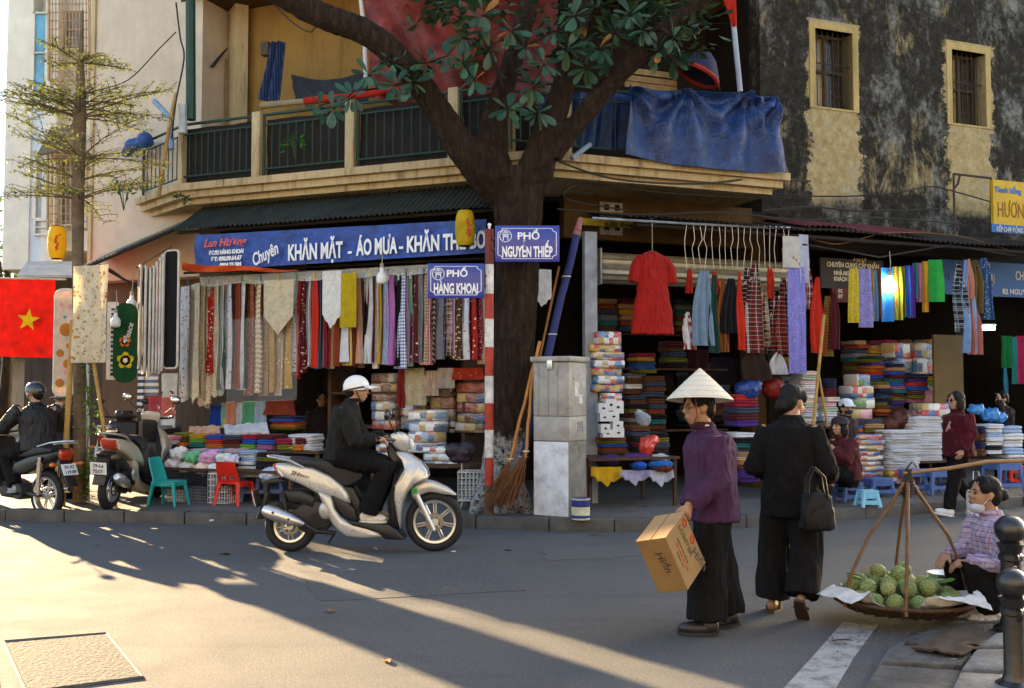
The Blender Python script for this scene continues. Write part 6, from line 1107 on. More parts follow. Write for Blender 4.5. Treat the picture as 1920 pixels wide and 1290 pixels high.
# platforms and stacks of the right stall
BC = ['tan', 'brown', 'beige', 'rust', 'olive', 'maroon', 'slate', 'brown', 'tan', 'grey', 'crimson', 'mustard', 'teal', 'purple']
def blankets(o, xs, y0, y1, n, wh, dx):
    for i, x in enumerate(xs):
        stack('R', o, x, x + dx, y0 + rnd.uniform(0, 6), y1, [BC[(i * 5 + k * 3) % 14] for k in range(n)], f'{ORD[i]} along {wh}', .35, 'folded_blanket', 'folded blanket', 'blankets on the dim back shelves', cat='blanket')
blankets(.02, range(1604, 1740, 27), 634, 702, 8, 'the top back shelf', 26); blankets(-.7, range(1128, 1270, 35), 556, 622, 6, 'the high left shelf', 32); blankets(-.7, range(1290, 1500, 35), 668, 724, 6, 'the middle shelf', 33); blankets(-.6, range(1290, 1430, 35), 735, 792, 5, 'the low shelf', 33)
for x0, x1, y_, o_, lab in ((1600, 1745, 705, .02, 'top back shelf board of the right stall'), (1122, 1275, 625, -.7, 'high dim shelf board behind the red shirt'), (1285, 1500, 727, -.7, 'dim shelf board behind the plaid aprons'), (1285, 1435, 795, -.6, 'low dim shelf board behind the hat')):
    mm_ = MB(); zz_ = FR((x0 + x1) / 2, y_, o_).z; wall(mm_, rp, (FR(x0, y_, o_) - PR).dot(TR), (FR(x1, y_, o_) - PR).dot(TR), o_ - .5, o_ + .03, zz_ - .03, zz_ - .003); solo('shelf_board', mm_, M('#2c2014', .8, .3, 5), lab, 'shelf', smooth=0)
def ptable(x0, x1, y, o0, o1, lab): z = FR((x0 + x1) / 2, y, o1).z; table('stall_table', FR, x0, x1, y, o0, o1, z, lab)
PCK = {'blue': cloth('#3858a0', 'packs', '#c03c34', 1., 0, '#2a2a34'), 'grey': cloth('#a8a4a0', 'packs', '#d05858', 1., 0, '#3060a0'), 'white': cloth('#d8d8d8', 'packs', '#c84848', 1.1, 0, '#4a80b8'), 'green': cloth('#5a8a4c', 'packs', '#3c78b0', .5, 0, '#d8dccc'), 'pink': cloth('#c07888', 'packs', '#d89aa0', .5, 0, '#b86a78'), 'yellow': cloth('#c8a030', 'packs', '#3c6ab0', 1.4, 0, '#b83028'), 'orange': cloth('#c85a24', 'packs', '#e8d8b8', 1.2, 0, '#3c60a0')}
PG = 'wrapped towel packs at the right stall'
def rstack(x0, x1, yt, yb, o, cols, wh, d=.32, **k): return stack('R', o, x0, x1, yt, yb, cols, wh, d, **k)
def rpack(x0, x1, yt, yb, o, cols, wh, d=.32): return stack('R', o, x0, x1, yt, yb, cols, wh, d, 'wrapped_pack', 'wrapped towel pack', PG, mats=PCK, cat='pack')
ptable(1640, 1790, 782, .1, .62, 'back shelf table of the right stall'); ptable(1500, 1612, 800, .3, .95, 'shelf behind the seated towel seller')
rstack(1632, 1660, 667, 716, .35, 'dark green,olive,purple,orange,orange,red,blue,slate', 'at the back left of the right stall'); rstack(1643, 1673, 716, 780, .55, 'olive,tan,navy,navy,slate,navy,olive,brown,orange,rust', 'left of centre in the right stall'); rstack(1672, 1702, 682, 780, .5, 'navy,tan,blue,maroon,teal,blue,mauve,teal,maroon,olive,purple,slate,brown,navy', 'tall in the centre of the right stall')
rstack(1704, 1746, 701, 756, .55, 'navy,purple,red,blue,brown,olive,mauve', 'right of centre in the right stall'); rstack(1745, 1776, 706, 740, .6, 'mustard,lime green,beige/hstripe,white/hstripe', 'beside the brown upright panel')
rpack(1673, 1716, 643, 700, .3, 'blue,blue', 'high at the back of the right stall', .3); rpack(1718, 1764, 643, 702, .32, 'grey,white', 'high beside the brown upright panel', .3); rpack(1606, 1637, 702, 724, .8, 'green', 'topmost behind the white cap'); rpack(1598, 1644, 724, 788, .8, 'white,green,pink', 'behind the white cap', .36)
rpack(1755, 1786, 733, 757, .8, 'pink', 'with a pale label beside the walking woman'); rpack(1728, 1786, 757, 782, 1.0, 'white', 'behind the walking woman', .34)
rstack(1589, 1622, 789, 818, 1.2, 'maroon,blue,orange,purple', 'beside the seated seller'); rstack(1620, 1662, 786, 812, 1.15, 'slate,tan,olive', 'right of the seated seller'); lump('brown_bundle', [(FR(1690, 785, .95), (.2, .15, .14)), (FR(1715, 795, .95), (.15, .14, .12)), (FR(1665, 795, .95), (.14, .12, .1))], M('#4a2018', .5, .4, 10), 'dark brown wrapped bundle behind the white towel piles', 'bundle', .03, .04)
rpack(1596, 1664, 816, 904, 1.5, 'blue,yellow,orange,white,orange,white,yellow,white,orange', 'striped, right of the seated seller', .3); rstack(1667, 1732, 808, 882, 1.55, ['white'] * 13, 'on the left white pile', .36, noun='folded white-edged towel'); rstack(1714, 1775, 782, 865, 1.25, ['white'] * 14, 'on the right white pile', .36)
rpack(1668, 1740, 882, 908, 1.55, 'yellow,pink', 'under the left white towel pile', .36); rstack(1850, 1885, 796, 852, 1.3, 'white,white,pale blue,white,white,black,white', 'behind the tote bag', .3); rstack(1884, 1925, 800, 880, 1.2, 'pale blue,white,white,pale blue,white,white', 'at the far right edge of the stall', .35); rstack(1838, 1850, 800, 856, 1.3, 'navy,brown,navy,brown', 'narrow, behind the walking woman', .3)
ptable(1700, 1930, 862, .7, 1.3, 'low table of white towels at the right stall')
for i, (x, y, rr) in enumerate(((1830, 768, .13), (1855, 778, .16), (1870, 782, .14))): p = FR(x, y, 1.0); lump('blue_plastic_bag', [(p, (rr, rr * .8, rr * .6)), (p + Vector((rr * .5, 0, .02)), rr * .5)], M('#3f86c8', .25, .35, 12, spec=.7), ['left', 'middle', 'right'][i] + ' bright blue plastic bag on the far right towels', 'bag', .025, .04, 12)['group'] = 'bright blue plastic bags'
rstack(1504, 1536, 696, 800, .9, ['peach/hstripe', 'lime green/hstripe', 'pink/hstripe', 'white/hstripe', 'mauve/hstripe', 'white/hstripe', 'peach/hstripe', 'lime green/hstripe', 'pink/hstripe', 'pale blue/hstripe', 'white/hstripe', 'red/hstripe'], 'pastel, beside the bamboo pole', .3); rstack(1546, 1572, 710, 745, .7, 'navy,navy,maroon,maroon', 'behind the bamboo pole'); rstack(1545, 1575, 745, 800, .75, 'peach/hstripe,pink/hstripe,lime green/hstripe,white/hstripe,pale blue/hstripe,mauve/hstripe', 'pastel, behind the seated seller')
solo('bamboo_pole', poly_tube([(1545, 590), (1521, 835)], [13.0, 12.7], .02), BAM, 'thin bamboo pole standing before the pastel towels', 'pole'); solo('bamboo_pole', poly_tube([(1533, 690), (1552, 800)], [12.95, 12.9], .016), BAM, 'shorter thin bamboo pole crossing the pastel towels', 'pole')
# left half of the right shop
rpack(1112, 1172, 645, 735, 1.2, 'yellow,yellow,white,yellow,white,yellow', 'beside the power cabinet', .3); rpack(1128, 1168, 737, 762, 1.2, 'white,white', 'pale boxes below the yellow packs', .25)
for i, (x0, x1, y0, y1) in enumerate([(1124, 1140, 756, 775), (1139, 1153, 748, 770), (1152, 1166, 752, 775), (1126, 1142, 775, 790), (1142, 1160, 772, 790), (1128, 1143, 795, 812), (1150, 1168, 790, 806), (1130, 1150, 806, 820), (1150, 1170, 803, 820)]):
    a, b = FR(x0, y0, 1.42), FR(x1, y1, 1.42); c = (a + b) / 2; t_ = thing('white_carton', f'small white carton with black leaf mark, {ordn(i)} in the pile beside the power cabinet', 'carton', (c.x, c.y, b.z), AR + R(-5), 'small white cartons'); w_ = (b - a).length * .8; h = a.z - b.z; m = MB(); m.bx(-w_ / 2, w_ / 2, 0, .1, 0, h); m.build('box', M((.68, .69, .7), .7, .08), t_, 0, world=False); m = MB(); m.ell((0, -.001, h * .5), (w_ * .16, .002, h * .12), 8, 5); m.build('leaf_mark', M((.03, .03, .03)), t_, world=False)
rstack(1128, 1178, 820, 852, 1.25, 'rust,olive,blue,rust,brown', 'under the white cartons', .35); rstack(1106, 1128, 692, 742, .9, 'olive,orange,orange,orange,dark green', 'narrow, behind the yellow packs'); rstack(1106, 1126, 752, 850, .9, 'blue,maroon,brown,blue,olive,navy,brown,blue', 'low, behind the power cabinet')
rpack(1120, 1168, 622, 646, 1.2, 'white', 'crumpled on top of the yellow packs', .25); rstack(1196, 1232, 662, 700, .3, 'crimson,mustard,slate,blue,olive', 'dim, upper, deep in the right shop'); rstack(1208, 1250, 705, 745, .2, 'brown,slate,brown,slate', 'dim, lower, deep in the right shop')
ptable(1104, 1275, 858, .85, 1.75, 'cloth stall table beside the power cabinet')
for i, (x0, x1, y0, y1, c, cn, o) in enumerate([(1108, 1165, 852, 872, '#4a2a6a', 'purple', 1.55), (1160, 1222, 848, 866, '#5a3488', 'violet', 1.5), (1178, 1212, 866, 880, '#1f58b8', 'bright blue', 1.7), (1206, 1262, 862, 878, '#2a6ab8', 'sea blue', 1.7), (1218, 1262, 870, 884, '#6a3028', 'rust', 1.72), (1215, 1258, 852, 868, '#c8ccd0', 'white', 1.6)]):
    p = FR((x0 + x1) / 2, (y0 + y1) / 2, o); wd = (x1 - x0) * p.y / F / 2; lump('cloth_heap', [(p, (wd * .8, .14, .05)), (p + TR * wd * .4, (wd * .6, .13, .055))], cloth(c), f'{cn} cloth heap on the table beside the power cabinet', 'cloth', .018, .025, 11)['group'] = 'cloth heaps on the right table'
for x0, x1, y0, y1, c, cn in ((1108, 1165, 876, 910, '#c89a14', 'mustard yellow'), (1160, 1218, 882, 900, '#a8a0b8', 'pale lilac'), (1214, 1262, 882, 905, '#b8b8c4', 'grey white')):
    cc = [FR(x0, y0, 1.72), FR(x1, y0, 1.72), FR(x1, (y0 + y1) / 2 + 2, 1.83), FR(x0, (y0 + y1) / 2, 1.83)]
    solo('draped_cloth', quad_sheet(cc, lambda u, v: Vector((0, 0, -.10 * v * (1 - abs(2 * u - 1)) + .015 * math.sin(u * 22) * v)) + NR * .03 * math.sin(u * 15) * v, 24, 10, .012), cloth(c), f'{cn} cloth draped over the edge of the right table', 'cloth', smooth=1.2)
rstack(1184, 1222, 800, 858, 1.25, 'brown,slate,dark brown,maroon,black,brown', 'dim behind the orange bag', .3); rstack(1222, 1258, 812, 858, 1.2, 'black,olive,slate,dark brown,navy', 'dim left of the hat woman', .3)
lump('red_plastic_bag', [(FR(1212, 838, 1.55), (.1, .09, .12)), (FR(1222, 828, 1.55), .08)], M('#c8402c', .3, .3, 12, spec=.7), 'orange red plastic bag on the right table', 'bag', .02, .03, 13); lump('grey_plush', [(FR(1206, 787, 1.2), (.1, .08, .1)), (FR(1198, 776, 1.2), .06)], M((.3, .33, .38), .9, .3, 9), 'grey blue soft bundle above the orange bag', 'bundle', .02, .02, 12)
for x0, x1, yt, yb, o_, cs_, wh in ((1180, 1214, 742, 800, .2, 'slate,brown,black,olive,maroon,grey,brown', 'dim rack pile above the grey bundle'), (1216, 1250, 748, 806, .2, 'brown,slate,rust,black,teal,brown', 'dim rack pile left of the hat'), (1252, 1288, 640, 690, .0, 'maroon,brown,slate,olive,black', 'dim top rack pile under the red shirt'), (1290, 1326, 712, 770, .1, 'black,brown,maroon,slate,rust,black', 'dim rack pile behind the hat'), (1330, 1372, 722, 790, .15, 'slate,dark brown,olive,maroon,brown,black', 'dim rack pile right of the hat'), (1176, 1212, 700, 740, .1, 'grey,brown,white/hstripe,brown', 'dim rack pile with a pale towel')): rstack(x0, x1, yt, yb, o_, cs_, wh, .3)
for y_, zl in ((690, 'upper'), (742, 'middle'), (806, 'lower')):
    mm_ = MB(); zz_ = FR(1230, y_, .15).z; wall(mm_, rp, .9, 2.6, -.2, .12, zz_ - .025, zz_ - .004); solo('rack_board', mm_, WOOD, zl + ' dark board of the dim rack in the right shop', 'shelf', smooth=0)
rstack(1382, 1428, 740, 800, 1.2, 'red,crimson,slate,maroon,purple', 'red, between the standing women', .34); rstack(1378, 1425, 812, 850, 1.3, 'white,black,teal,slate', 'pale, between the standing women', .34); rstack(1385, 1425, 848, 905, 1.35, 'tan,beige,tan,brown,purple,purple,purple', 'low, between the standing women', .34)
lump('blue_net_sack', [(FR(1400, 732, 1.1), (.17, .14, .14)), (FR(1412, 726, 1.1), .12)], M('#243f80', .4, .5, 20), 'dark blue net sack above the red towels', 'sack', .025, .03, 12); lump('red_sack', [(FR(1450, 728, 1.0), (.17, .14, .15))], M('#7a1c14', .5, .4, 14), 'dull red sack behind the woman in black', 'sack', .025, .03, 12)
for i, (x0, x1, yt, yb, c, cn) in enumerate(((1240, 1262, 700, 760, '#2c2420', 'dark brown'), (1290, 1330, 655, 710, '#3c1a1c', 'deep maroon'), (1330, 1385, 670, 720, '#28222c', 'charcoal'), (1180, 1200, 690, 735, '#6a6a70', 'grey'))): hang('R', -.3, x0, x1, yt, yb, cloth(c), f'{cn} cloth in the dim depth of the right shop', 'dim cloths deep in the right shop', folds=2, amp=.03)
# ================================================================== fallen leaves and scraps on the ground
DL = M('#7a4e22', .8, .4, 9)
for i, (x, y, wh) in enumerate([(190, 1021, 'at the left, in the shadow of the rider'), (290, 1025, 'in the road before the teal chair'), (410, 1041, 'in the road before the red chair'), (620, 1151, 'in the middle of the lit road'), (845, 1036, 'by the scooter front wheel'), (945, 1033, 'in the road before the striped post'), (1105, 1004, 'in the gutter below the power cabinet'), (1135, 1006, 'in the gutter right of the paint tin'), (700, 1028, 'under the scooter floorboard'), (1180, 958, 'under the right cloth table, left one'), (1215, 952, 'under the right cloth table, right one'), (1200, 966, 'on the kerb before the right cloth table'), (400, 976, 'on the kerb below the teal chair'), (520, 985, 'in the gutter behind the scooter wheel'), (730, 1245, 'at the bottom of the lit road'), (1560, 1205, 'on the painted road bar'), (1770, 1240, 'on the near slabs beside the pale kerb'), (1720, 1225, 'on the near slabs left of the cardboard'), (1840, 1215, 'on the near kerb before the bollard')]):
    on = (y < 980); p = gnd(x, y, .137 if on else (.045 if x > 1650 and y > 1180 else .004)); o_ = put('dry_leaf', LEAF[i % 5], DL if i % 4 else M((.6, .58, .54), .8), None, p + Vector((0, 0, .012)), (rnd.uniform(-.3, .3), rnd.uniform(-.3, .1), rnd.random() * 6), (rnd.uniform(.07, .12),) * 3)
    tag(o_, 'curled leaf scrap ' + wh, 'leaf', 'dry leaves scattered on the street')
m = MB(); c = [gnd(1710, 1215, .06), gnd(1790, 1180, .05), gnd(1880, 1200, .05), gnd(1800, 1226, .07)]; m = quad_sheet(c, lambda u, v: Vector((0, 0, .02 * noise.noise(Vector((u * 5, v * 5, 1))))), 12, 8, .012); solo('flattened_cardboard', m, M('#4a3a2c', .9, .4, 5), 'dark flattened cardboard under the fruit tray edge', 'cardboard', smooth=.8)
# ================================================================== scooters and motorbike
RUB = M((.014, .014, .015), .75, .3, 20, .004, 50); CHR = M((.55, .55, .54), .22, .1, 9, metal=1.); ALU = M((.62, .61, .58), .35, .1, 9, metal=.8); BLKP = M((.014, .014, .016), .38, .2, 9); ENG = M((.03, .03, .032), .5, .3, 9, metal=.3)
def zs(zx, zy): return (480 + zx / 3.225 - 565) / 198, (1029 - (660 + zy / 3.225)) / 198
def wheel(t_, x, r, wd, ns, rim=ALU, disc=True, yo=0.):
    w_ = put('wheel', MB().torus((0, 0, 0), r - wd * .55, wd * .55, 'Y', 40, 12, sq=1.05).mesh('tyre', .9), RUB, t_, (x, yo, r)); rr = r - wd * 1.15
    def sub(nm, m, mt): m.build(nm, mt, w_, .7, world=False)
    m = MB(); m.lathe([(rr - .012, -.035), (rr + .008, -.04), (rr + .018, -.02), (rr + .018, .02), (rr + .008, .04), (rr - .012, .035), (rr - .018, 0), (rr - .012, -.035)], 40, Matrix.Rotation(R(90), 4, 'X'), cap=False); sub('rim', m, rim)
    m = MB(); m.lathe([(.0, -.06), (.035, -.06), (.045, -.03), (.045, .03), (.035, .06), (0, .06)], 18, Matrix.Rotation(R(90), 4, 'X'), cap=False); sub('hub', m, rim)
    for k in range(ns):
        a = 2 * math.pi * k / ns; b = a + (.16 if k % 2 else -.16); m = MB(); m.tube([(.04 * math.cos(a), 0, .04 * math.sin(a)), ((rr) * math.cos(b), 0, rr * math.sin(b))], [.009, .0065], 6); sub('spoke', m, rim)
    if disc: m = MB(); m.lathe([(.06, .05), (.085, .05), (.085, .054), (.06, .054), (.06, .05)], 28, Matrix.Rotation(R(90), 4, 'X'), cap=False); sub('brake_disc', m, M((.3, .27, .22), .35, .2, 9, metal=.9))
    return w_
def zpanel(t_, name, pts, hw, mat, bev=.03, seg=3, y0=0., taper=None):
    m = MB(); P = [zs(*p) for p in pts]; m.prism(P, y0 - hw, y0 + hw)
    if taper: m.v = [Vector((p.x, p.y * taper(p.x, p.z), p.z)) for p in m.v]
    return m.build(name, mat, t_, .75, bev=bev, seg=seg, world=False)
def scooter(name, label, loc, rz, paint, l1, l2, lean=0., seatm=None):
    t_ = thing(name, label, 'scooter', loc, rz, rot=(lean, 0, rz)); fx, fr = 1.325, .279; wheel(t_, fx, fr, .075, 14); wheel(t_, -.03, .243, .085, 10); seatm = seatm or M((.02, .02, .022), .6, .2, 9, .004, 60)
    z3 = lambda zx, zy, y: (zs(zx, zy)[0], y, zs(zx, zy)[1])
    zpanel(t_, 'tail_panel', [(165, 655), (270, 662), (400, 686), (500, 730), (570, 785), (610, 835), (628, 898), (590, 890), (520, 855), (430, 838), (330, 786), (222, 742), (172, 700)], .145, paint, .05, 3, taper=lambda x, z: min(1., .62 + .55 * max(0, x + .4)))
    zpanel(t_, 'frame_cover', [(420, 815), (512, 850), (530, 925), (575, 985), (640, 1012), (720, 1028), (790, 1060), (830, 1098), (700, 1102), (600, 1088), (545, 1050), (505, 1000), (478, 935), (450, 880)], .15, paint, .04)
    zpanel(t_, 'inner_panel', [(505, 842), (600, 880), (655, 930), (672, 1000), (640, 1008), (580, 975), (535, 915)], .135, BLKP, .02)
    zpanel(t_, 'inner_panel', [(560, 790), (640, 800), (690, 900), (700, 1010), (650, 1005), (640, 930), (600, 860)], .11, BLKP, .02)
    zpanel(t_, 'seat', [(248, 622), (300, 622), (420, 640), (500, 640), (600, 660), (690, 700), (700, 740), (660, 775), (600, 800), (560, 775), (500, 725), (400, 680), (330, 672), (270, 655)], .15, seatm, .05, 3, taper=lambda x, z: min(1, .72 + .5 * max(0, x + .25)) if x < .5 else .8)
    for s_ in (-1, 1):
        m = MB(); m.tube([z3(345, 682, s_ * .13), z3(260, 640, s_ * .13), z3(130, 618, s_ * .1), z3(118, 616, 0)], [.016, .02, .016, .016], 8, flat=.7); m.build('grab_rail', paint if paint is not BLKP else ALU, t_, .9, world=False)
    zpanel(t_, 'tail_light', [(150, 662), (178, 664), (200, 700), (220, 742), (200, 738), (168, 705)], .09, M('#b8422c', .2, .1, spec=.7), .012); zpanel(t_, 'indicator', [(180, 690), (205, 700), (225, 738), (212, 738), (190, 712)], .112, M((.75, .75, .75), .2, spec=.7), .008)
    zpanel(t_, 'rear_fender', [(80, 765), (180, 748), (240, 768), (130, 780), (118, 830), (128, 838), (96, 990), (56, 992), (100, 860), (98, 790)], .075, BLKP, .012)
    px_, pz = zs(82, 868); m = MB(); m.box((0, 0, 0), (.008, .19, .14), Matrix.Rotation(R(-14), 3, 'Y')); m.v = [p + Vector((px_ - .06, 0, pz)) for p in m.v]; pl_ = m.build('number_plate', M((.75, .75, .73), .5, .06), t_, .4, world=False); mw = WM[t_.name]
    m = MB(); m.box((0, 0, 0), (.012, .21, .16), Matrix.Rotation(R(-14), 3, 'Y')); m.v = [p + Vector((px_ - .048, 0, pz)) for p in m.v]; m.build('plate_holder', BLKP, t_, .4, world=False)
    for s_, dz, sz in ((l1, .012, .055), (l2, -.052, .06)):
        cu = text(s_, sz, M((.03, .03, .03)), None, (0, 0, 0), 0, 1, .001, .001, name='plate_number'); cu.data.transform(Matrix.Translation((px_ - .068, 0, pz + dz)) @ Matrix.Rotation(R(-14), 4, 'Y') @ Matrix.Rotation(R(-90), 4, 'Z')); cu.parent = pl_
    m = MB(); m.tube([z3(110, 925, -.17), z3(128, 932, -.17), z3(190, 955, -.17), z3(270, 985, -.17), z3(335, 1008, -.165), z3(352, 1014, -.16)], [.035, .058, .066, .056, .03, .018], 14); ex = m.build('exhaust', ALU, t_, .9, world=False)
    for q in ((178, 940), (270, 980)): m = MB(); m.ell(z3(*q, -.237), (.012, .006, .012), 8, 6); m.build('bolt', BLKP, ex, world=False)
    m = MB(); m.tube([z3(345, 1010, -.15), z3(420, 1060, -.12), z3(520, 1075, -.06)], .022, 8); m.build('exhaust_pipe', ENG, t_, .9, world=False)
    zpanel(t_, 'engine', [(260, 960), (330, 900), (400, 880), (470, 890), (515, 940), (520, 1000), (480, 1060), (400, 1085), (320, 1060)], .1, ENG, .02)
    for k in range(6): zpanel(t_, 'cooling_fin', [(375 + k * 6, 965 + k * 15), (485 + k * 3, 915 + k * 18), (490 + k * 3, 922 + k * 18), (380 + k * 6, 973 + k * 15)], .125, BLKP, .0)
    m = MB(); a = Vector(z3(478, 935, -.12)); m.ell(a, (.07, .03, .085), 16, 10); m.build('fan_cover', M((.45, .44, .42), .4, metal=.5), t_, world=False)
    for s_ in (-1, 1): m = MB(); m.tube([z3(215, 830, s_ * .1), z3(255, 1028, s_ * .09)], .022, 8); m.build('rear_shock', BLKP, t_, world=False)
    zpanel(t_, 'air_box', [(210, 820), (330, 815), (420, 860), (400, 930), (330, 900), (250, 890)], .11, BLKP, .03)
    zpanel(t_, 'floorboard', [(600, 990), (700, 1005), (850, 1015), (905, 1055), (955, 1108), (830, 1104), (790, 1062), (640, 1022)], .17, BLKP, .015)
    sw = lambda x, z: .55 + .75 * min(1, max(0, (z - .25) / .4)) if z < .65 else 1.3 - .9 * max(0, (z - .65) / .35)
    zpanel(t_, 'leg_shield', [(878, 592), (905, 585), (960, 600), (1040, 650), (1078, 700), (1086, 748), (1005, 778), (962, 830), (940, 880), (924, 960), (916, 1062), (895, 980), (880, 870), (888, 790), (915, 742), (940, 690), (922, 640)], .155, paint, .035, 3, taper=sw)
    zpanel(t_, 'inner_shield', [(825, 530), (862, 545), (925, 640), (935, 692), (905, 760), (885, 800), (880, 880), (912, 1062), (850, 1020), (842, 890), (880, 720), (840, 620)], .13, BLKP, .02, taper=lambda x, z: .6 + .7 * min(1, max(0, (z - .2) / .3)) if z < .7 else .7)
    for s_ in (-1, 1): zpanel(t_, 'front_indicator', [(1040, 690), (1078, 702), (1086, 745), (1050, 752)], .02, M((.7, .72, .72), .15, .05, spec=.8), .01, y0=s_ * .115)
    zpanel(t_, 'front_fender', [(980, 800), (1050, 757), (1120, 770), (1200, 805), (1262, 857), (1180, 848), (1090, 832), (1040, 850), (1003, 885), (975, 850)], .075, paint, .03, 3)
    m = MB(); x_, z_ = zs(1000, 825); m.box((x_, -.079, z_), (.05, .003, .05)); m.build('sticker', M('#3aa84a', .5), t_, 0, world=False)
    for s_ in (-1, 1):
        m = MB(); m.tube([z3(1015, 850, s_ * .095), z3(1040, 900, s_ * .095), z3(1118, 1058, s_ * .095)], [.03, .028, .022], 10); m.build('fork_leg', ALU, t_, .9, world=False)
        m = MB(); m.tube([z3(880, 520, s_ * .1), z3(855, 512, s_ * .24), z3(795, 498, s_ * .33)], [.018, .016, .02], 10); m.build('grip', BLKP, t_, .9, world=False)
        m = MB(); m.tube([z3(895, 480, s_ * .16), z3(872, 430, s_ * .26), z3(855, 385, s_ * .3)], .007, 6); mr = m.build('mirror_stem', BLKP, t_, .9, world=False); m = MB(); a = Vector(z3(850, 365, s_ * .31)); m.ell(a, (.025, .07, .05), 14, 8); m.build('mirror', BLKP, mr, world=False); m = MB(); m.ell(a + Vector((-.014, 0, 0)), (.015, .06, .042), 14, 8); m.build('mirror_glass', CHR, mr, world=False)
    zpanel(t_, 'handlebar_cowl', [(850, 485), (900, 472), (940, 480), (978, 512), (990, 560), (965, 585), (920, 588), (875, 560)], .13, paint, .05, 3, taper=lambda x, z: 1.1 - .45 * max(0, (x - .9) / .12)); zpanel(t_, 'headlight', [(965, 505), (985, 520), (1000, 560), (978, 578)], .07, M((.75, .77, .78), .08, .05, spec=.9), .012)
    m = MB(); m.tube([z3(905, 580, 0), z3(1000, 800, 0)], .03, 8); m.build('steering_stem', BLKP, t_, world=False)
    m = MB(); m.tube([z3(520, 1075, .06), z3(470, 1150, .14)], .01, 6); m.build('side_stand', BLKP, t_, world=False)
    return t_
SILV = M((.52, .515, .485), .28, .06, 3, metal=.35, coat=1.); p0 = gnd(562, 1026); SB = Vector((p0.x, 9.62, 0))
sc1 = scooter('silver_scooter', 'champagne silver scooter ridden to the right across the road', tuple(SB), R(1), SILV, '29-C1', '567.12')
dq = zs(330, 738); o_ = text('SHmode', .055, M((.05, .045, .04), .3), None, (0, 0, 0), 0, 1.1, .001, .001, shear=.3, roll=R(-14), name='decal'); o_.data.transform(Matrix.Translation((dq[0], -.128, dq[1]))); o_.parent = sc1
pk = gnd(205, 955, .13); scooter('parked_scooter', 'cream and black scooter parked with its rear to the street', tuple(pk), R(86), M((.48, .42, .32), .35, .1, 3, coat=.4), '29-L6', '7517', R(4), M((.02, .02, .022), .35, .3, 9, .01, 12))
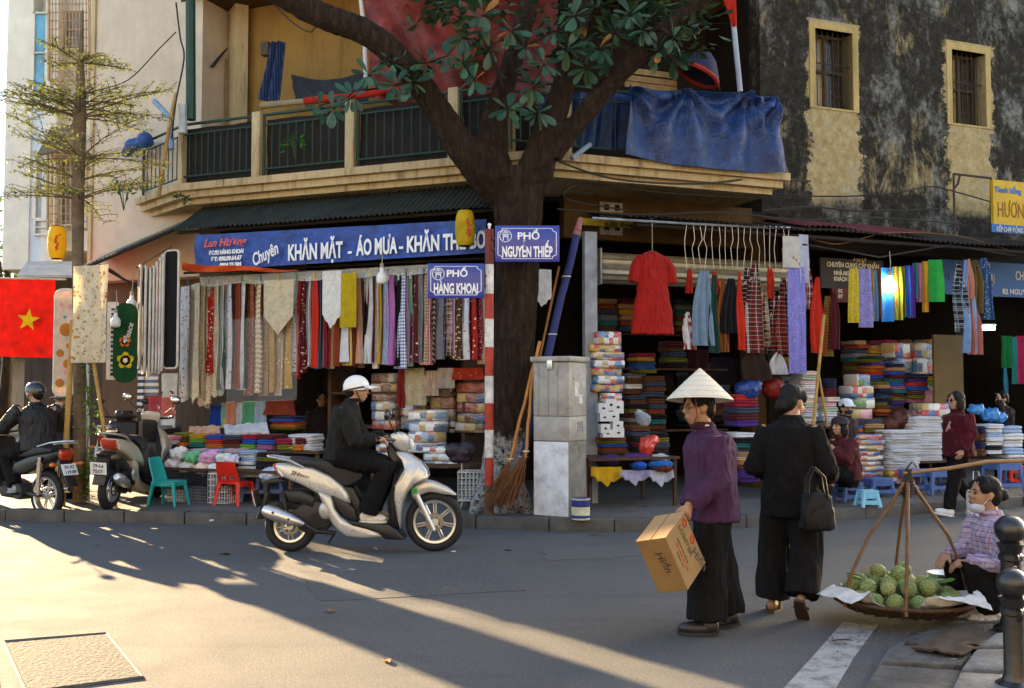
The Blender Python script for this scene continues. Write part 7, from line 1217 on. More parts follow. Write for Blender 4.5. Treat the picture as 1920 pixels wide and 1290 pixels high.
def motorbike(name, label, loc, rz, l1, l2):
    t_ = thing(name, label, 'motorbike', loc, rz); fr, rr = .285, .285; wheel(t_, 1.22, fr, .06, 12, ALU, True); wheel(t_, 0, rr, .07, 12, ALU, False); B = lambda nm, m, mt, sm=.8, bev=0.: m.build(nm, mt, t_, sm, bev=bev, world=False)
    def pan(nm, P, hw, mt, bev=.03, tp=None):
        m = MB(); m.prism(P, -hw, hw)
        if tp: m.v = [Vector((p.x, p.y * tp(p.x), p.z)) for p in m.v]
        return B(nm, m, mt, .8, bev)
    pan('tail_body', [(-.32, .80), (-.2, .84), (.2, .76), (.5, .66), (.55, .5), (.3, .52), (.0, .64), (-.28, .74)], .12, BLKP, .04, lambda x: .7 + .4 * min(1, max(0, x + .3)))
    pan('seat', [(-.25, .83), (.0, .86), (.3, .80), (.62, .80), (.66, .74), (.3, .73), (-.2, .80)], .13, M((.02, .02, .02), .6), .03)
    for s_ in (-1, 1):
        m = MB(); m.tube([(.05, s_ * .11, .86), (-.2, s_ * .12, .91), (-.42, s_ * .09, .93), (-.46, 0, .93)], .013, 8); B('grab_rail', m, CHR)
        m = MB(); m.tube([(-.02, s_ * .12, .74), (.0, s_ * .12, .30)], .024, 10); m.tube([(-.015, s_ * .12, .68), (-.002, s_ * .12, .40)], [.032, .032], 10); B('rear_shock', m, CHR)
        m = MB(); m.tube([(0, s_ * .09, .285), (.45, s_ * .08, .32)], .022, 8); B('swing_arm', m, BLKP)
        m = MB(); m.tube([(-.3, s_ * .1, .66), (-.33, s_ * .17, .66)], [.012, .022], 8); m.ell((-.34, s_ * .19, .66), (.03, .035, .025), 10, 7); B('indicator', m, M('#c86a1c', .2, spec=.7))
        m = MB(); m.tube([(1.02, s_ * .09, .78), (1.22, s_ * .09, .285)], .02, 8); B('fork_leg', m, ALU); m = MB(); m.tube([(.95, s_ * .05, 1.0), (.9, s_ * .3, 1.03), (.78, s_ * .36, 1.0)], .014, 8); B('handlebar', m, BLKP)
        m = MB(); m.tube([(.9, s_ * .2, 1.04), (.86, s_ * .28, 1.2)], .006, 6); m.ell((.85, s_ * .3, 1.24), (.02, .06, .04), 12, 8); B('mirror', m, BLKP)
        m = MB(); m.tube([(.35, s_ * .1, .3), (.35, s_ * .24, .3)], .014, 8); B('footrest', m, RUB)
    m = MB(); m.tube([(-.1, 0, .885), (-.44, 0, .925)], .013, 6); m.box((-.28, 0, .91), (.3, .16, .014)); B('rear_rack', m, ALU)
    pan('tail_light', [(-.36, .80), (-.3, .84), (-.26, .76), (-.33, .70)], .075, M('#b03818', .2, spec=.7), .012); pan('rear_fender', [(-.30, .72), (-.26, .72), (-.30, .60), (-.44, .40), (-.47, .41), (-.36, .60)], .075, BLKP, .01)
    m = MB(); m.box((0, 0, 0), (.008, .19, .14)); Mx = Matrix.Translation((-.395, 0, .60)) @ Matrix.Rotation(R(28), 4, 'Y'); m.v = [Mx @ p for p in m.v]; pl_ = B('number_plate', m, M((.75, .76, .76), .5, .06), .4)
    for s_, dz, sz in ((l1, .012, .055), (l2, -.052, .055)): cu = text(s_, sz, M((.03, .03, .03)), None, (0, 0, 0), 0, 1, .001, .001, name='plate_number'); cu.data.transform(Mx @ Matrix.Translation((-.007, 0, dz)) @ Matrix.Rotation(R(-90), 4, 'Z')); cu.parent = pl_
    m = MB(); m.tube([(-.22, -.15, .36), (.15, -.15, .33), (.45, -.13, .27), (.7, -.05, .3)], [.045, .05, .025, .02], 12); B('exhaust', m, CHR); pan('engine', [(.35, .22), (.75, .24), (.8, .4), (.6, .46), (.35, .4)], .11, ENG, .03); m = MB(); m.lathe([(.0, -.14), (.09, -.14), (.1, -.1), (.1, .1), (0, .1)], 20, Matrix.Translation((.38, 0, .32)) @ Matrix.Rotation(R(90), 4, 'X'), cap=False); B('crankcase', m, ENG)
    pan('leg_shield', [(.72, .35), (.86, .4), (1.02, .8), (.98, .98), (.9, .95), (.85, .7)], .2, BLKP, .04); pan('front_fender', [(1.0, .56), (1.22, .62), (1.42, .54), (1.4, .52), (1.22, .58), (1.02, .52)], .06, BLKP, .015); pan('headlight_cowl', [(.9, .98), (1.04, .96), (1.06, 1.06), (.95, 1.12), (.88, 1.06)], .12, BLKP, .03); pan('under_frame', [(.5, .5), (.9, .72), (.86, .8), (.5, .64)], .05, BLKP, .01)
    return t_
mb_ = gnd(88, 974); motorbike('black_motorbike', 'black underbone motorbike with chrome rack leaving at the left edge', tuple(mb_), R(150), '29-X7', '119.89')
bk = motorbike('dark_motorbike', 'dark motorbike standing in the dim behind the parked scooter', (-5.35, 13.5, .13), R(100), '29-Y3', '482.10')
# ================================================================== carrying pole, fruit tray, fruit, scale
BY = 6.72; TC = at(1692, 1128, BY); TC.z = .05; Rt = .44
tr = thing('fruit_tray', 'shallow woven carrying tray of fruit hung from rattan straps', 'tray', tuple(TC), 0.)
WICK = M('#4a3624', .85, .45, 30, .01, 80); m = MB(); m.lathe([(.0, .012), (.2, .016), (.34, .036), (Rt, .10), (Rt + .012, .11), (Rt - .005, .115), (.33, .053), (.2, .034), (0, .03)], 48, Matrix.Translation(TC), cap=False); m.build('bowl', WICK, tr, .9)
m = MB(); m.torus((0, 0, .107), Rt, .013, 'Z', 48, 8, Mx=Matrix.Translation(TC)); m.build('rim', WICK, tr, .9)
for k in range(26):
    a = 2 * math.pi * k / 26; m = MB(); m.tube([TC + Vector((r_ * math.cos(a), r_ * math.sin(a), z)) for r_, z in ((.18, .012), (.34, .032), (Rt + .008, .098))], .007, 4); m.build('rib', WICK, tr)
AP = at(1702, 893, BY + .02); RATT = M('#6a4a2c', .6, .35, 14)
for k, (x, y, Y) in enumerate(((1596, 1092, BY - .12), (1678, 1078, BY + .42), (1700, 1165, BY - .46), (1811, 1132, BY + .02))):
    b = at(x, y, Y); q = TC + Vector((b.x - TC.x, b.y - TC.y, 0)).normalized() * Rt + Vector((0, 0, .12)); mid = AP.lerp(q, .5) + Vector((q.x - TC.x, q.y - TC.y, 0)) * .22; m = MB(); P = [AP, AP.lerp(mid, .3) + Vector((0, 0, -.02)), mid.lerp(AP.lerp(q, .5), .3), q.lerp(mid, .35) + Vector((0, 0, .03)), q, q + Vector((0, 0, -.05))]; m.tube(P, [.014, .012, .011, .011, .011, .012], 8); m.build('rattan_strap', RATT, tr, .9)
m = MB(); m.tube([AP + Vector((-.01, 0, -.14)), AP + Vector((0, 0, -.02)), AP + Vector((.01, 0, .05))], [.03, .034, .02], 10)
for k in range(5): m.torus(AP + Vector((0, 0, -.03 - .02 * k)), .036, .007, 'Z', 14, 6)
m.build('rope_knot', M((.035, .025, .02), .9, .4, 30), tr, .9)
m = MB(); m.tube([AP + Vector((-.02, 0, .03)), AP + Vector((.02, -.03, .1)), AP + Vector((.06, 0, .06))], .006, 5); m.build('knot_end', M((.03, .022, .02)), tr)
m = MB(); P = [AP + Vector((-.03, 0, .02)), at(1780, 878, BY), at(1850, 866, BY + .02), at(1915, 864, BY + .05), at(2040, 872, BY + .1), at(2180, 900, BY + .15)]; m.tube(P, [.019, .022, .024, .025, .024, .019], 10, flat=.6); solo('carrying_pole', m, M('#8a6a44', .55, .3, 12), 'split bamboo carrying pole resting on the rattan straps', 'pole', smooth=.9)
for k, (cx, cy, rot, w_, d_, lab) in enumerate(((-.34, -.14, .4, .40, .34, 'crumpled newspaper sheet hanging over the left tray rim'), (.18, -.34, -.2, .40, .28, 'crumpled newspaper sheet at the front tray rim'), (-.05, .08, .1, .5, .45, 'newspaper sheet lining the tray under the fruit'), (.30, -.05, .8, .26, .3, 'white paper sheet at the right tray rim'))):
    m = MB(); Mr = Matrix.Rotation(rot, 3, 'Z')
    def fn(u, v):
        p = Mr @ Vector(((u - .5) * w_, (v - .5) * d_, 0)) + Vector((cx, cy, 0)); r_ = math.hypot(p.x, p.y); z = .04 + (.09 * max(0, (r_ - .2) / .24) ** 1.3 if r_ < Rt else .14 - .35 * (r_ - Rt)) + .012 + .018 * noise.noise(Vector((p.x * 14, p.y * 14, k * 3))) + .004 * k; return TC + Vector((p.x, p.y, z))
    m.sheet(fn, 16, 14, .003); t = None
    if k == 0:
        t = NT('newsprint'); n = t.noise(t.mapping(t.obj, (1, 9, 1)), 42, 3, .7); n2 = t.noise(t.obj, 9, 2); t.base(t.mix(t.math('MULTIPLY', t.ramp(n, [(.5, 0.), (.58, 1.)]), t.ramp(n2, [(.45, 0.), (.5, .55)])), (.62, .62, .60), (.2, .2, .21))); t.rough(.9); NEWS = t.m
    solo('newspaper', m, NEWS if k != 3 else M((.66, .68, .7), .8, .12), lab, 'newspaper', 'paper sheets lining the tray', smooth=1.)
def apple(k):
    r_ = random.Random(k); m = MB(); n, mm = 26, 16; vs = []
    for i in range(mm + 1):
        t = math.pi * i / mm
        for j in range(n):
            a = 2 * math.pi * (j + .5 * (i % 2)) / n; b = .96 + .045 * math.cos(9 * a + (i % 2) * math.pi) * math.sin(t) * math.cos(11 * t) + .03 * r_.random(); vs.append((b * math.sin(t) * math.cos(a), b * math.sin(t) * math.sin(a), b * .92 * math.cos(t)))
    m.add(vs, [(i * n + j, (i + 1) * n + j, (i + 1) * n + (j + 1) % n, i * n + (j + 1) % n) for i in range(mm) for j in range(n)]); me = m.mesh('custard_apple', 1.4); me.materials.append(M((.2, .3, .1))); return me
AM = [apple(k) for k in range(4)]
def appleM(c):
    t = NT('knobbly_rind'); v = t.vor(t.obj, 5.5); n = t.noise(t.obj, 3, 3); t.base(t.mix(t.ramp(v, [(.5, 0.), (.95, .6)]), t.ramp(n, [(.3, shade(c, .85)), (.7, shade(c, 1.15))]), shade(c, .45))); t.rough(.6); t.bump(t.math('SUBTRACT', 1., v), .12, .6); return t.m
AMAT = [appleM(c) for c in ((.33, .40, .13), (.28, .38, .14), (.40, .44, .17), (.25, .34, .11))]
spots = []
for rr_, nn, zz in ((.31, 16, .115), (.19, 10, .10), (.07, 4, .095), (.22, 11, .185), (.10, 6, .19), (.08, 3, .265)):
    for j in range(nn): a = 2 * math.pi * j / nn + rr_ * 9; spots.append(TC + Vector((rr_ * 1.08 * math.cos(a) + rnd.gauss(0, .008) - .02 + (.03 if zz > .15 else 0) * -1, rr_ * math.sin(a) * .95 + rnd.gauss(0, .008) + .03, zz + .005 * rnd.random())))
tier = {.10: 'outer ring'}
for i, p in enumerate(spots):
    s_ = rnd.uniform(.049, .059); o_ = put('custard_apple', AM[i % 4], AMAT[i % 4], None, p, (rnd.random() * 6, rnd.random() * 6, 0), (s_,) * 3); tag(o_, 'knobbly green custard apple heaped on the carrying tray', 'fruit', 'custard apples heaped on the tray')
for i, (dx, dy, rz_) in enumerate(((-.22, .1, 2.5), (-.12, .14, 1.2), (.16, .02, .3), (-.25, .0, 3.0), (.2, -.08, -.4))): o_ = put('green_leaf', LEAF[i % 5], M('#4e7a28', .5, transl=.2) if i != 1 else M('#9a9a30', .5), None, TC + Vector((dx, dy, .21)), (.3, -.4, rz_), (.11,) * 3); tag(o_, ['dark leaf at the left of the custard apples', 'yellowish leaf on top of the custard apples', 'green leaf among the right custard apples', 'leaf sticking out left of the fruit heap', 'small green leaf near the weighing scale'][i], 'leaf', 'leaves among the custard apples')
cbd = MB(); c = TC + Vector((-.16, .2, .2)); cbd.box(c, (.26, .006, .12), Matrix.Rotation(.2, 3, 'Z') @ Matrix.Rotation(R(-35), 3, 'X') @ Matrix.Rotation(R(-18), 3, 'Y')); solo('cardboard_scrap', cbd, M('#8a7c66', .85), 'grey cardboard scrap standing behind the custard apples', 'cardboard', smooth=0)
sc = gnd(1772, 1126, .04); wsc = thing('weighing_scale', 'small dark spring scale with steel pan before the fruit seller', 'scale', tuple(sc))
m = MB(); m.lathe([(.06, 0), (.08, .01), (.05, .03), (.035, .06), (.035, .12), (.05, .13)], 18); m.build('stand', M((.03, .05, .045), .5), wsc, world=False)
m = MB(); m.box((0, 0, .08), (.13, .1, .11)); m.build('housing', M((.035, .05, .045), .5), wsc, .5, bev=.015, world=False); m = MB(); m.lathe([(.0, .165), (.09, .17), (.115, .195), (.118, .195), (.092, .166), (0, .16)], 28, cap=False); m.build('pan', ALU, wsc, .9, world=False)
# cardboard carton carried by the woman in the hat
CARD = M('#8c6c40', .8, .16, 6); TOPC = M('#a8855a', .8, .14, 6); bxo = thing('cardboard_carton', 'printed brown cardboard carton carried by the woman in the conical hat', 'carton', tuple(at(1258, 1036, 6.1)))
Wd, Dp, Hh = .30, .20, .35; Mb = Matrix.Translation(at(1259, 1036, 6.1)) @ Matrix.Rotation(R(-24), 4, 'Y') @ Matrix.Rotation(R(12), 4, 'X') @ Matrix.Rotation(R(52), 4, 'Z'); bxo.matrix_world = Mb; bxo.location = Mb.to_translation(); bxo.rotation_euler = Mb.to_euler(); WM[bxo.name] = Mb
m = MB(); m.bx(-Wd / 2, Wd / 2, -Dp / 2, Dp / 2, -Hh / 2, Hh / 2); m.build('box', CARD, bxo, .3, bev=.004, world=False)
m = MB(); m.bx(-Wd / 2 - .002, Wd / 2 + .002, -Dp / 2 - .002, -.004, Hh / 2, Hh / 2 + .004); m.build('flap', TOPC, bxo, 0, world=False); m = MB(); m.bx(-Wd / 2 - .002, Wd / 2 + .002, .004, Dp / 2 + .002, Hh / 2, Hh / 2 + .004); m.build('flap', TOPC, bxo, 0, world=False)
def btx(s_, sz, mt, x, z, roll=0., face='f', sh=0.):
    o_ = text(s_, sz, mt, None, (0, 0, 0), 0, 1., .001, .0006, roll=roll, shear=sh); T = Matrix.Translation((x, -Dp / 2 - .001, z)) if face == 'f' else Matrix.Translation((-Wd / 2 - .001, x, z)) @ Matrix.Rotation(R(-90), 4, 'Z'); o_.data.transform(T); o_.parent = bxo
INK = M((.05, .045, .03)); RINK = M('#a83c20', .8); GINK = M('#4a4420', .8)
btx('LOBSTER', .05, GINK, .02, .05, R(-90)); btx('PRODUCT OF VIETNAM', .016, GINK, -.04, .02, R(-90)); btx('KEEP FROZEN  NET 10 KG', .016, RINK, -.07, .0, R(-90)); btx('STORE AT -18°C', .014, GINK, -.1, .0, R(-90)); btx('Hiền', .085, INK, .07, -.12, R(-75), sh=.2); btx('Hiền', .07, INK, .0, .02, R(-80), 'l', .2)
for q in ((.1, .13), (.11, .01)): m = MB(); m.torus((q[0], -Dp / 2 - .001, q[1]), .022, .006, 'Y', 20, 6); m.build('round_stamp', RINK, bxo, world=False)
# ================================================================== people
def skinM(c):
    t = NT('skin'); n = t.noise(t.obj, 14, 4, .6); t.base(t.ramp(n, [(.3, shade(c, .86)), (.7, shade(c, 1.08))])); t.rough(.55); t.b.inputs['Subsurface Weight'].default_value = .08; t.b.inputs['Subsurface Radius'].default_value = (.01, .004, .002); return t.m
SK = skinM((.42, .235, .14)); SKT = skinM((.34, .18, .10)); HAIR = M((.005, .0042, .004), .6, .3, 60, .004, 140, spec=.22); BLACKC = M((.0075, .007, .0075), .9, .3, 25, .003, 120, spec=.15); LIP = M((.3, .11, .09), .5)
V = Vector
def hand(m, w_, d, n, curl=.6, thumb=1., s_=1.):
    d = V(d).normalized(); n = V(n); n = (n - d * n.dot(d)).normalized(); q = d.cross(n).normalized(); m.ell(w_ + d * .045 * s_, .03 * s_, 10, 8, Matrix()); m.tube([w_ - d * .03, w_ + d * .02, w_ + d * .075 * s_], [.026 * s_, .03 * s_, .036 * s_], 10, flat=.5, ref=n)
    for k, (o_, L) in enumerate(((-.03, .058), (-.0105, .068), (.0105, .066), (.029, .05))):
        b = w_ + d * .075 * s_ + q * o_ * s_; c1 = curl; e1 = (d * math.cos(c1) + n * math.sin(c1)); e2 = (d * math.cos(c1 * 2.1) + n * math.sin(c1 * 2.1)); p1 = b + e1 * L * .55 * s_; m.tube([b - d * .02, b, p1, p1 + e2 * L * .5 * s_], [.0095 * s_, .0095 * s_, .0088 * s_, .0075 * s_], 8)
    b = w_ + d * .03 * s_ - q * .03 * thumb * s_; e = (d * .75 - q * .65 * thumb + n * .45).normalized(); e2 = (d * .8 - q * .1 * thumb + n * .6).normalized(); m.tube([b - d * .01, b + e * .035 * s_, b + e * .035 * s_ + e2 * .032 * s_], [.013 * s_, .0115 * s_, .009 * s_], 8)
def stand(H=1.6, **kw):
    k = H / 1.6; J = dict(pel=(0, 0, .88), che=(.0, 0, 1.25), nek=(.0, 0, 1.37), hed=(.025, 0, 1.485), sl=(0, .165, 1.30), sr=(0, -.165, 1.30), el=(-.03, .23, 1.05), er=(-.03, -.23, 1.05), wl=(.06, .24, .83), wr=(.06, -.24, .83), hl=(0, .085, .86), hr=(0, -.085, .86), kl=(.02, .09, .47), kr=(.02, -.09, .47), al=(-.03, .095, .085), ar=(-.03, -.095, .085))
    J = {a: V(b) * k for a, b in J.items()}; J.update({a: V(b) for a, b in kw.items()}); return J
def person(label, loc, rz, J, top=None, pants=None, shoes='shoe', shoe_mat=None, skin=SK, hair='short', hy=0., hp=0., topr=1., hem=None, legr=(.095, .08, .075), hands=None, hm=None, group=None, sleeve=(.07, .058, .045), toes=None, foot_pitch=(0, 0), collar=True, bust=1., vox=.0085):
    t_ = thing('person', label, 'person', tuple(loc), rz, group); g = lambda k: J[k]; m = MB()
    pel, che, nek, hed = g('pel'), g('che'), g('nek'), g('hed'); ax = (che - pel)
    loft(m, [(pel - V((0, 0, .09)), .06, .09), (pel, .09, .135), (pel + ax * .45, .08, .115), (pel + ax * .85, .095, .145), (che + V((0, 0, .03)), .085, .15), (che + (nek - che) * .7, .055, .075)], 16)
    Rh = Matrix.Rotation(hy, 3, 'Z') @ Matrix.Rotation(hp, 3, 'Y'); H = lambda x, y, z: hed + Rh @ V((x, y, z)); Hm = Matrix.Translation(hed) @ Rh.to_4x4()
    m.tube([nek - V((0, 0, .05)), nek + (hed - nek) * .5, hed - Rh @ V((.01, 0, .02))], [.06, .05, .052], 12)
    for c, r_ in (((-.012, 0, .025), (.092, .074, .09)), ((.03, 0, -.03), (.062, .058, .08)), ((.045, 0, -.078), (.038, .04, .03)), ((.086, 0, -.058), (.012, .024, .014)), ((.0, .072, -.012), (.02, .01, .03)), ((.0, -.072, -.012), (.02, .01, .03)), ((.072, .03, -.022), (.02, .02, .018)), ((.072, -.03, -.022), (.02, .02, .018)), ((.078, 0, .022), (.012, .045, .01))): m.ell(c, r_, 14, 10, Hm)
    m.tube([H(.085, 0, .012), H(.102, 0, -.018), H(.098, 0, -.028)], [.009, .013, .012], 8)
    for s_ in 'lr':
        sy = 1 if s_ == 'l' else -1; m.tube([g('s' + s_), g('s' + s_).lerp(g('e' + s_), .5), g('e' + s_), g('e' + s_).lerp(g('w' + s_), .4), g('w' + s_)], [.052, .046, .038, .037, .026], 10)
        m.tube([g('h' + s_), g('h' + s_).lerp(g('k' + s_), .5), g('k' + s_), g('k' + s_).lerp(g('a' + s_), .35), g('a' + s_)], [.085, .07, .052, .05, .034], 12)
        hd = (hands or {}).get(s_)
        d, n, cu = hd if hd else ((g('w' + s_) - g('e' + s_)).normalized(), V((.4, -sy, 0)), .45); hand(m, g('w' + s_), d, n, cu, sy)
        a = g('a' + s_); ty = (toes or {}).get(s_, 0.); fp = foot_pitch[0 if sy > 0 else 1]; Fm = Matrix.Translation(a) @ Matrix.Rotation(ty, 4, 'Z') @ Matrix.Rotation(fp, 4, 'Y')
        m.ell((.055, 0, -.045), (.11, .036, .03), 12, 8, Fm); m.ell((-.02, 0, -.035), (.04, .032, .04), 10, 8, Fm)
    bake('body', m.mesh('b'), skin, t_, vox, 2)
    for sy in (-1, 1): e = MB(); e.ell((.082, sy * .031, .004), (.0075, .015, .008), 10, 7, Hm); e.build('eye', M((.03, .02, .018), .2), t_, world=False); e = MB(); e.tube([H(.088, sy * .015, .024), H(.09, sy * .032, .03), H(.08, sy * .048, .024)], [.003, .004, .002], 5); e.build('eyebrow', HAIR, t_, world=False)
    e = MB(); e.ell((.096, 0, -.056), (.005, .02, .0065), 10, 6, Hm); e.build('lips', LIP, t_, world=False)
    hm = hm or HAIR; e = MB()
    if hair:
        for c, r_ in (((-.022, 0, .042), (.094, .081, .085)), ((-.055, 0, -.01), (.06, .074, .085))): e.ell(c, r_, 14, 10, Hm)
        for sy in (-1, 1): e.ell((.025, sy * .062, .045), (.045, .022, .045), 10, 8, Hm)
        if hair == 'bun': e.ell((-.125, 0, .0), (.045, .05, .045), 12, 9, Hm)
        if hair == 'low': e.ell((-.10, 0, -.05), (.05, .045, .06), 12, 9, Hm)
        if hair == 'bob':
            for sy in (-1, 1): e.ell((-.01, sy * .072, -.05), (.06, .025, .085), 12, 9, Hm)
            e.ell((-.06, 0, -.07), (.05, .075, .08), 12, 9, Hm)
        bake('hair', e.mesh('h'), hm, t_, .009, 2, .006, 30, (1, 1, .4), 3)
    if top:
        m = MB(); hemz = hem if hem is not None else pel.z - .12; hc = pel + V((0, 0, hemz - pel.z)); k = topr
        loft(m, [(hc, .145 * k, .185 * k), (hc.lerp(pel, .5), .142 * k, .18 * k), (pel + ax * .2, .132 * k, .17 * k), (pel + ax * .55, .128 * k, .17 * k), (pel + ax * .85, .13 * k * bust, .185 * k), (che + V((0, 0, .035)), .11 * k, .18), (che + (nek - che) * .55, .075, .11), (nek - V((0, 0, .0)), .06, .066)], 18)
        for s_ in 'lr': m.tube([g('s' + s_) + V((0, 0, -.01)), g('s' + s_).lerp(g('e' + s_), .5), g('e' + s_), g('e' + s_).lerp(g('w' + s_), .5), g('w' + s_).lerp(g('e' + s_), .03)], [sleeve[0], (sleeve[0] + sleeve[1]) / 2, sleeve[1], (sleeve[1] + sleeve[2]) / 2, sleeve[2]], 12)
        bake('jacket', m.mesh('t'), top, t_, .011, 3, .018, 10, (1.5, 1.5, .55), len(label))
        if collar: m = MB(); m.torus(nek + V((.008, 0, -.008)), .062, .018, 'Z', 20, 8); m.build('collar', top, t_, .9, world=False)
    if pants:
        m = MB(); loft(m, [(pel + V((0, 0, .1)), .112, .15), (pel, .122, .16), (pel - V((0, 0, .08)), .12, .165), (pel - V((0, 0, .15)), .09, .13)], 16)
        for s_ in 'lr': h, kn, a = g('h' + s_), g('k' + s_), g('a' + s_); m.tube([h, h.lerp(kn, .5), kn, kn.lerp(a, .5), a + (kn - a) * .02], [legr[0] + .008, (legr[0] + legr[1]) / 2 + .008, legr[1], (legr[1] + legr[2]) / 2, legr[2]], 14)
        bake('trousers', m.mesh('p'), pants, t_, .012, 3, .018, 9, (1.6, 1.6, .3), len(label) + 3)
    if shoes:
        for s_ in 'lr':
            sy = 1 if s_ == 'l' else -1; a = g('a' + s_); ty = (toes or {}).get(s_, 0.); fp = foot_pitch[0 if sy > 0 else 1]; Fm = Matrix.Translation(a) @ Matrix.Rotation(ty, 4, 'Z') @ Matrix.Rotation(fp, 4, 'Y'); m = MB()
            sole = [(-.07, -.03), (-.08, 0), (-.07, .03), (0, .038), (.09, .046), (.15, .038), (.178, 0), (.15, -.038), (.09, -.046), (0, -.038)]; m.prism(sole, -.085, -.066, Fm, plane='xy')
            if shoes == 'shoe': m.ell((.06, 0, -.045), (.118, .046, .042), 14, 9, Fm); m.ell((-.02, 0, -.03), (.056, .042, .05), 12, 9, Fm)
            else:
                for sg in (-1, 1): m.tube([Fm @ V((.12, 0, -.06)), Fm @ V((.08, sg * .035, -.025)), Fm @ V((.02, sg * .045, -.066))], .009, 6)
            m.build('shoe' if shoes == 'shoe' else 'sandal', shoe_mat or BLKP, t_, .9, world=False)
    return t_, Hm, H
def child(t_, name, m, mat, sm=.9, bev=0.): return m.build(name, mat, t_, sm, bev=bev, world=False)
# --- woman in the conical hat
hl_ = gnd(1338, 1184); k = hl_.y / F
J = stand(1.53, pel=(0, 0, .84), che=(.02, 0, 1.19), nek=(.045, 0, 1.29), hed=(.085, 0, 1.405), sl=(.01, .165, 1.225), sr=(.03, -.165, 1.225), el=(.01, .225, .96), wl=(.205, .25, .815), er=(.03, -.21, .97), wr=(.12, -.19, .75), kl=(.05, .09, .46), al=(.07, .10, .09), kr=(-.04, -.09, .45), ar=(-.11, -.09, .095))
t_, Hm, H = person('woman in purple jacket and conical hat carrying a carton', hl_, R(183), J, M('#3a1a3c', .85, .25, 25, .006, 120), BLACKC, 'shoe', M((.02, .02, .024), .4), SKT, 'short', R(14), R(6), 1.2, .70, (.10, .115, .12), {'l': ((.35, 0, -.95), (-.2, -1, -.1), .9), 'r': ((.5, .3, -.8), (0, 1, 0), .8)}, sleeve=(.085, .075, .058), toes={'l': R(-8)}, foot_pitch=(0, .15), bust=1.05)
m = MB(); hm_ = Hm @ Matrix.Translation((-.012, 0, -.004)) @ Matrix.Rotation(R(-9), 4, 'Y') @ Matrix.Rotation(R(5), 4, 'X'); m.lathe([(.212, .045), (.208, .052), (.14, .122), (.07, .19), (.004, .25), (.0, .243), (.07, .18), (.14, .112), (.2, .046), (.212, .045)], 48, hm_, cap=False)
HT = NT('palm_leaf_hat'); x, y, z = HT.sep(HT.mapping(HT.obj, (1, 1, 1))); n = HT.noise(HT.obj, 40, 4, .7); HT.base(HT.ramp(n, [(.3, (.70, .63, .50)), (.7, (.80, .75, .63))])); HT.rough(.75); HT.bump(n, .004, .5); HT.transl((.7, .6, .4), .15); ht = child(t_, 'conical_hat', m, HT.m)
for rr_, zz in ((.205, .0555), (.17, .0925), (.135, .1275), (.1, .1615), (.065, .195), (.03, .2275)): m = MB(); m.torus((0, 0, zz + .001), rr_, .0016, 'Z', 40, 5, Mx=hm_); m.build('hoop', HT.m, ht, .9, world=False)
m = MB(); m.tube([H(.05, .074, .06), H(.05, .07, -.05), H(.06, .02, -.11), H(.06, -.02, -.11), H(.05, -.07, -.05), H(.05, -.074, .06)], .004, 5); child(t_, 'chin_strap', m, M((.2, .05, .05)))
m = MB()
for sy in (-1, 1): m.torus((.093, sy * .032, .002), .02, .0025, 'X', 16, 5, Mx=Hm)
m.tube([H(.095, -.012, .004), H(.095, .012, .004)], .0025, 5)
for sy in (-1, 1): m.tube([H(.09, sy * .05, .006), H(.0, sy * .078, .01)], .0025, 5)
child(t_, 'glasses', m, M((.08, .05, .03), .3))
m = MB(); m.torus(J['nek'] + V((.015, 0, .0)), .056, .024, 'Z', 20, 8); child(t_, 'scarf', m, cloth('#3c1a24', 'floral', '#d8c8c0', 1.))
# --- woman in black seen from behind
hl_ = gnd(1486, 1152); J = stand(1.56, sl=(0, .145, 1.265), sr=(0, -.145, 1.265), pel=(0, 0, .86), che=(.0, 0, 1.23), nek=(.03, 0, 1.335), hed=(.085, 0, 1.43), wr=(.2, -.22, .92), er=(-.02, -.25, .98), el=(-.02, .25, .98), wl=(.18, .2, .95), kl=(.04, .12, .46), kr=(-.04, -.11, .46), al=(.02, .14, .088), ar=(-.17, -.10, .155))
t_, Hm, H = person('woman all in black seen from behind with a black bag', hl_, R(62), J, BLACKC, BLACKC, 'sandal', M((.05, .03, .02), .6), SKT, 'low', R(-28), R(18), 1.06, .66, (.11, .108, .115), {'r': ((.9, .2, -.2), (0, .3, -1), .6)}, sleeve=(.072, .072, .06), foot_pitch=(0, .75), bust=.94)
bag = gnd(1486, 1152) + V((.17, -.16, 0)); bg_ = thing('black_handbag', 'worn black handbag hanging from the arm of the woman in black', 'bag', tuple(at(1532, 1000, 6.6)))
m = MB(); c = at(1532, 955, 6.6); loft(m, [(c + V((0, 0, -.14)), .09, .045), (c + V((0, 0, -.12)), .11, .06), (c, .108, .06), (c + V((0, 0, .09)), .085, .045), (c + V((0, 0, .11)), .06, .025)], 16, 3); me = m.mesh('b'); me.transform(WM[bg_.name].inverted()); bake('bag_body', me, M((.006, .0055, .006), .6, .3, 20, spec=.25), bg_, .012, 2, .012, 12)
for dy in (-.04, .04): m = MB(); m.tube([c + V((-.07, dy, .07)), c + V((-.06, dy, .2)), c + V((-.02, dy, .27)), c + V((.04, dy, .21)), c + V((.06, dy, .07))], .009, 6); m.build('handle', M((.006, .0055, .006), .6, spec=.25), bg_)
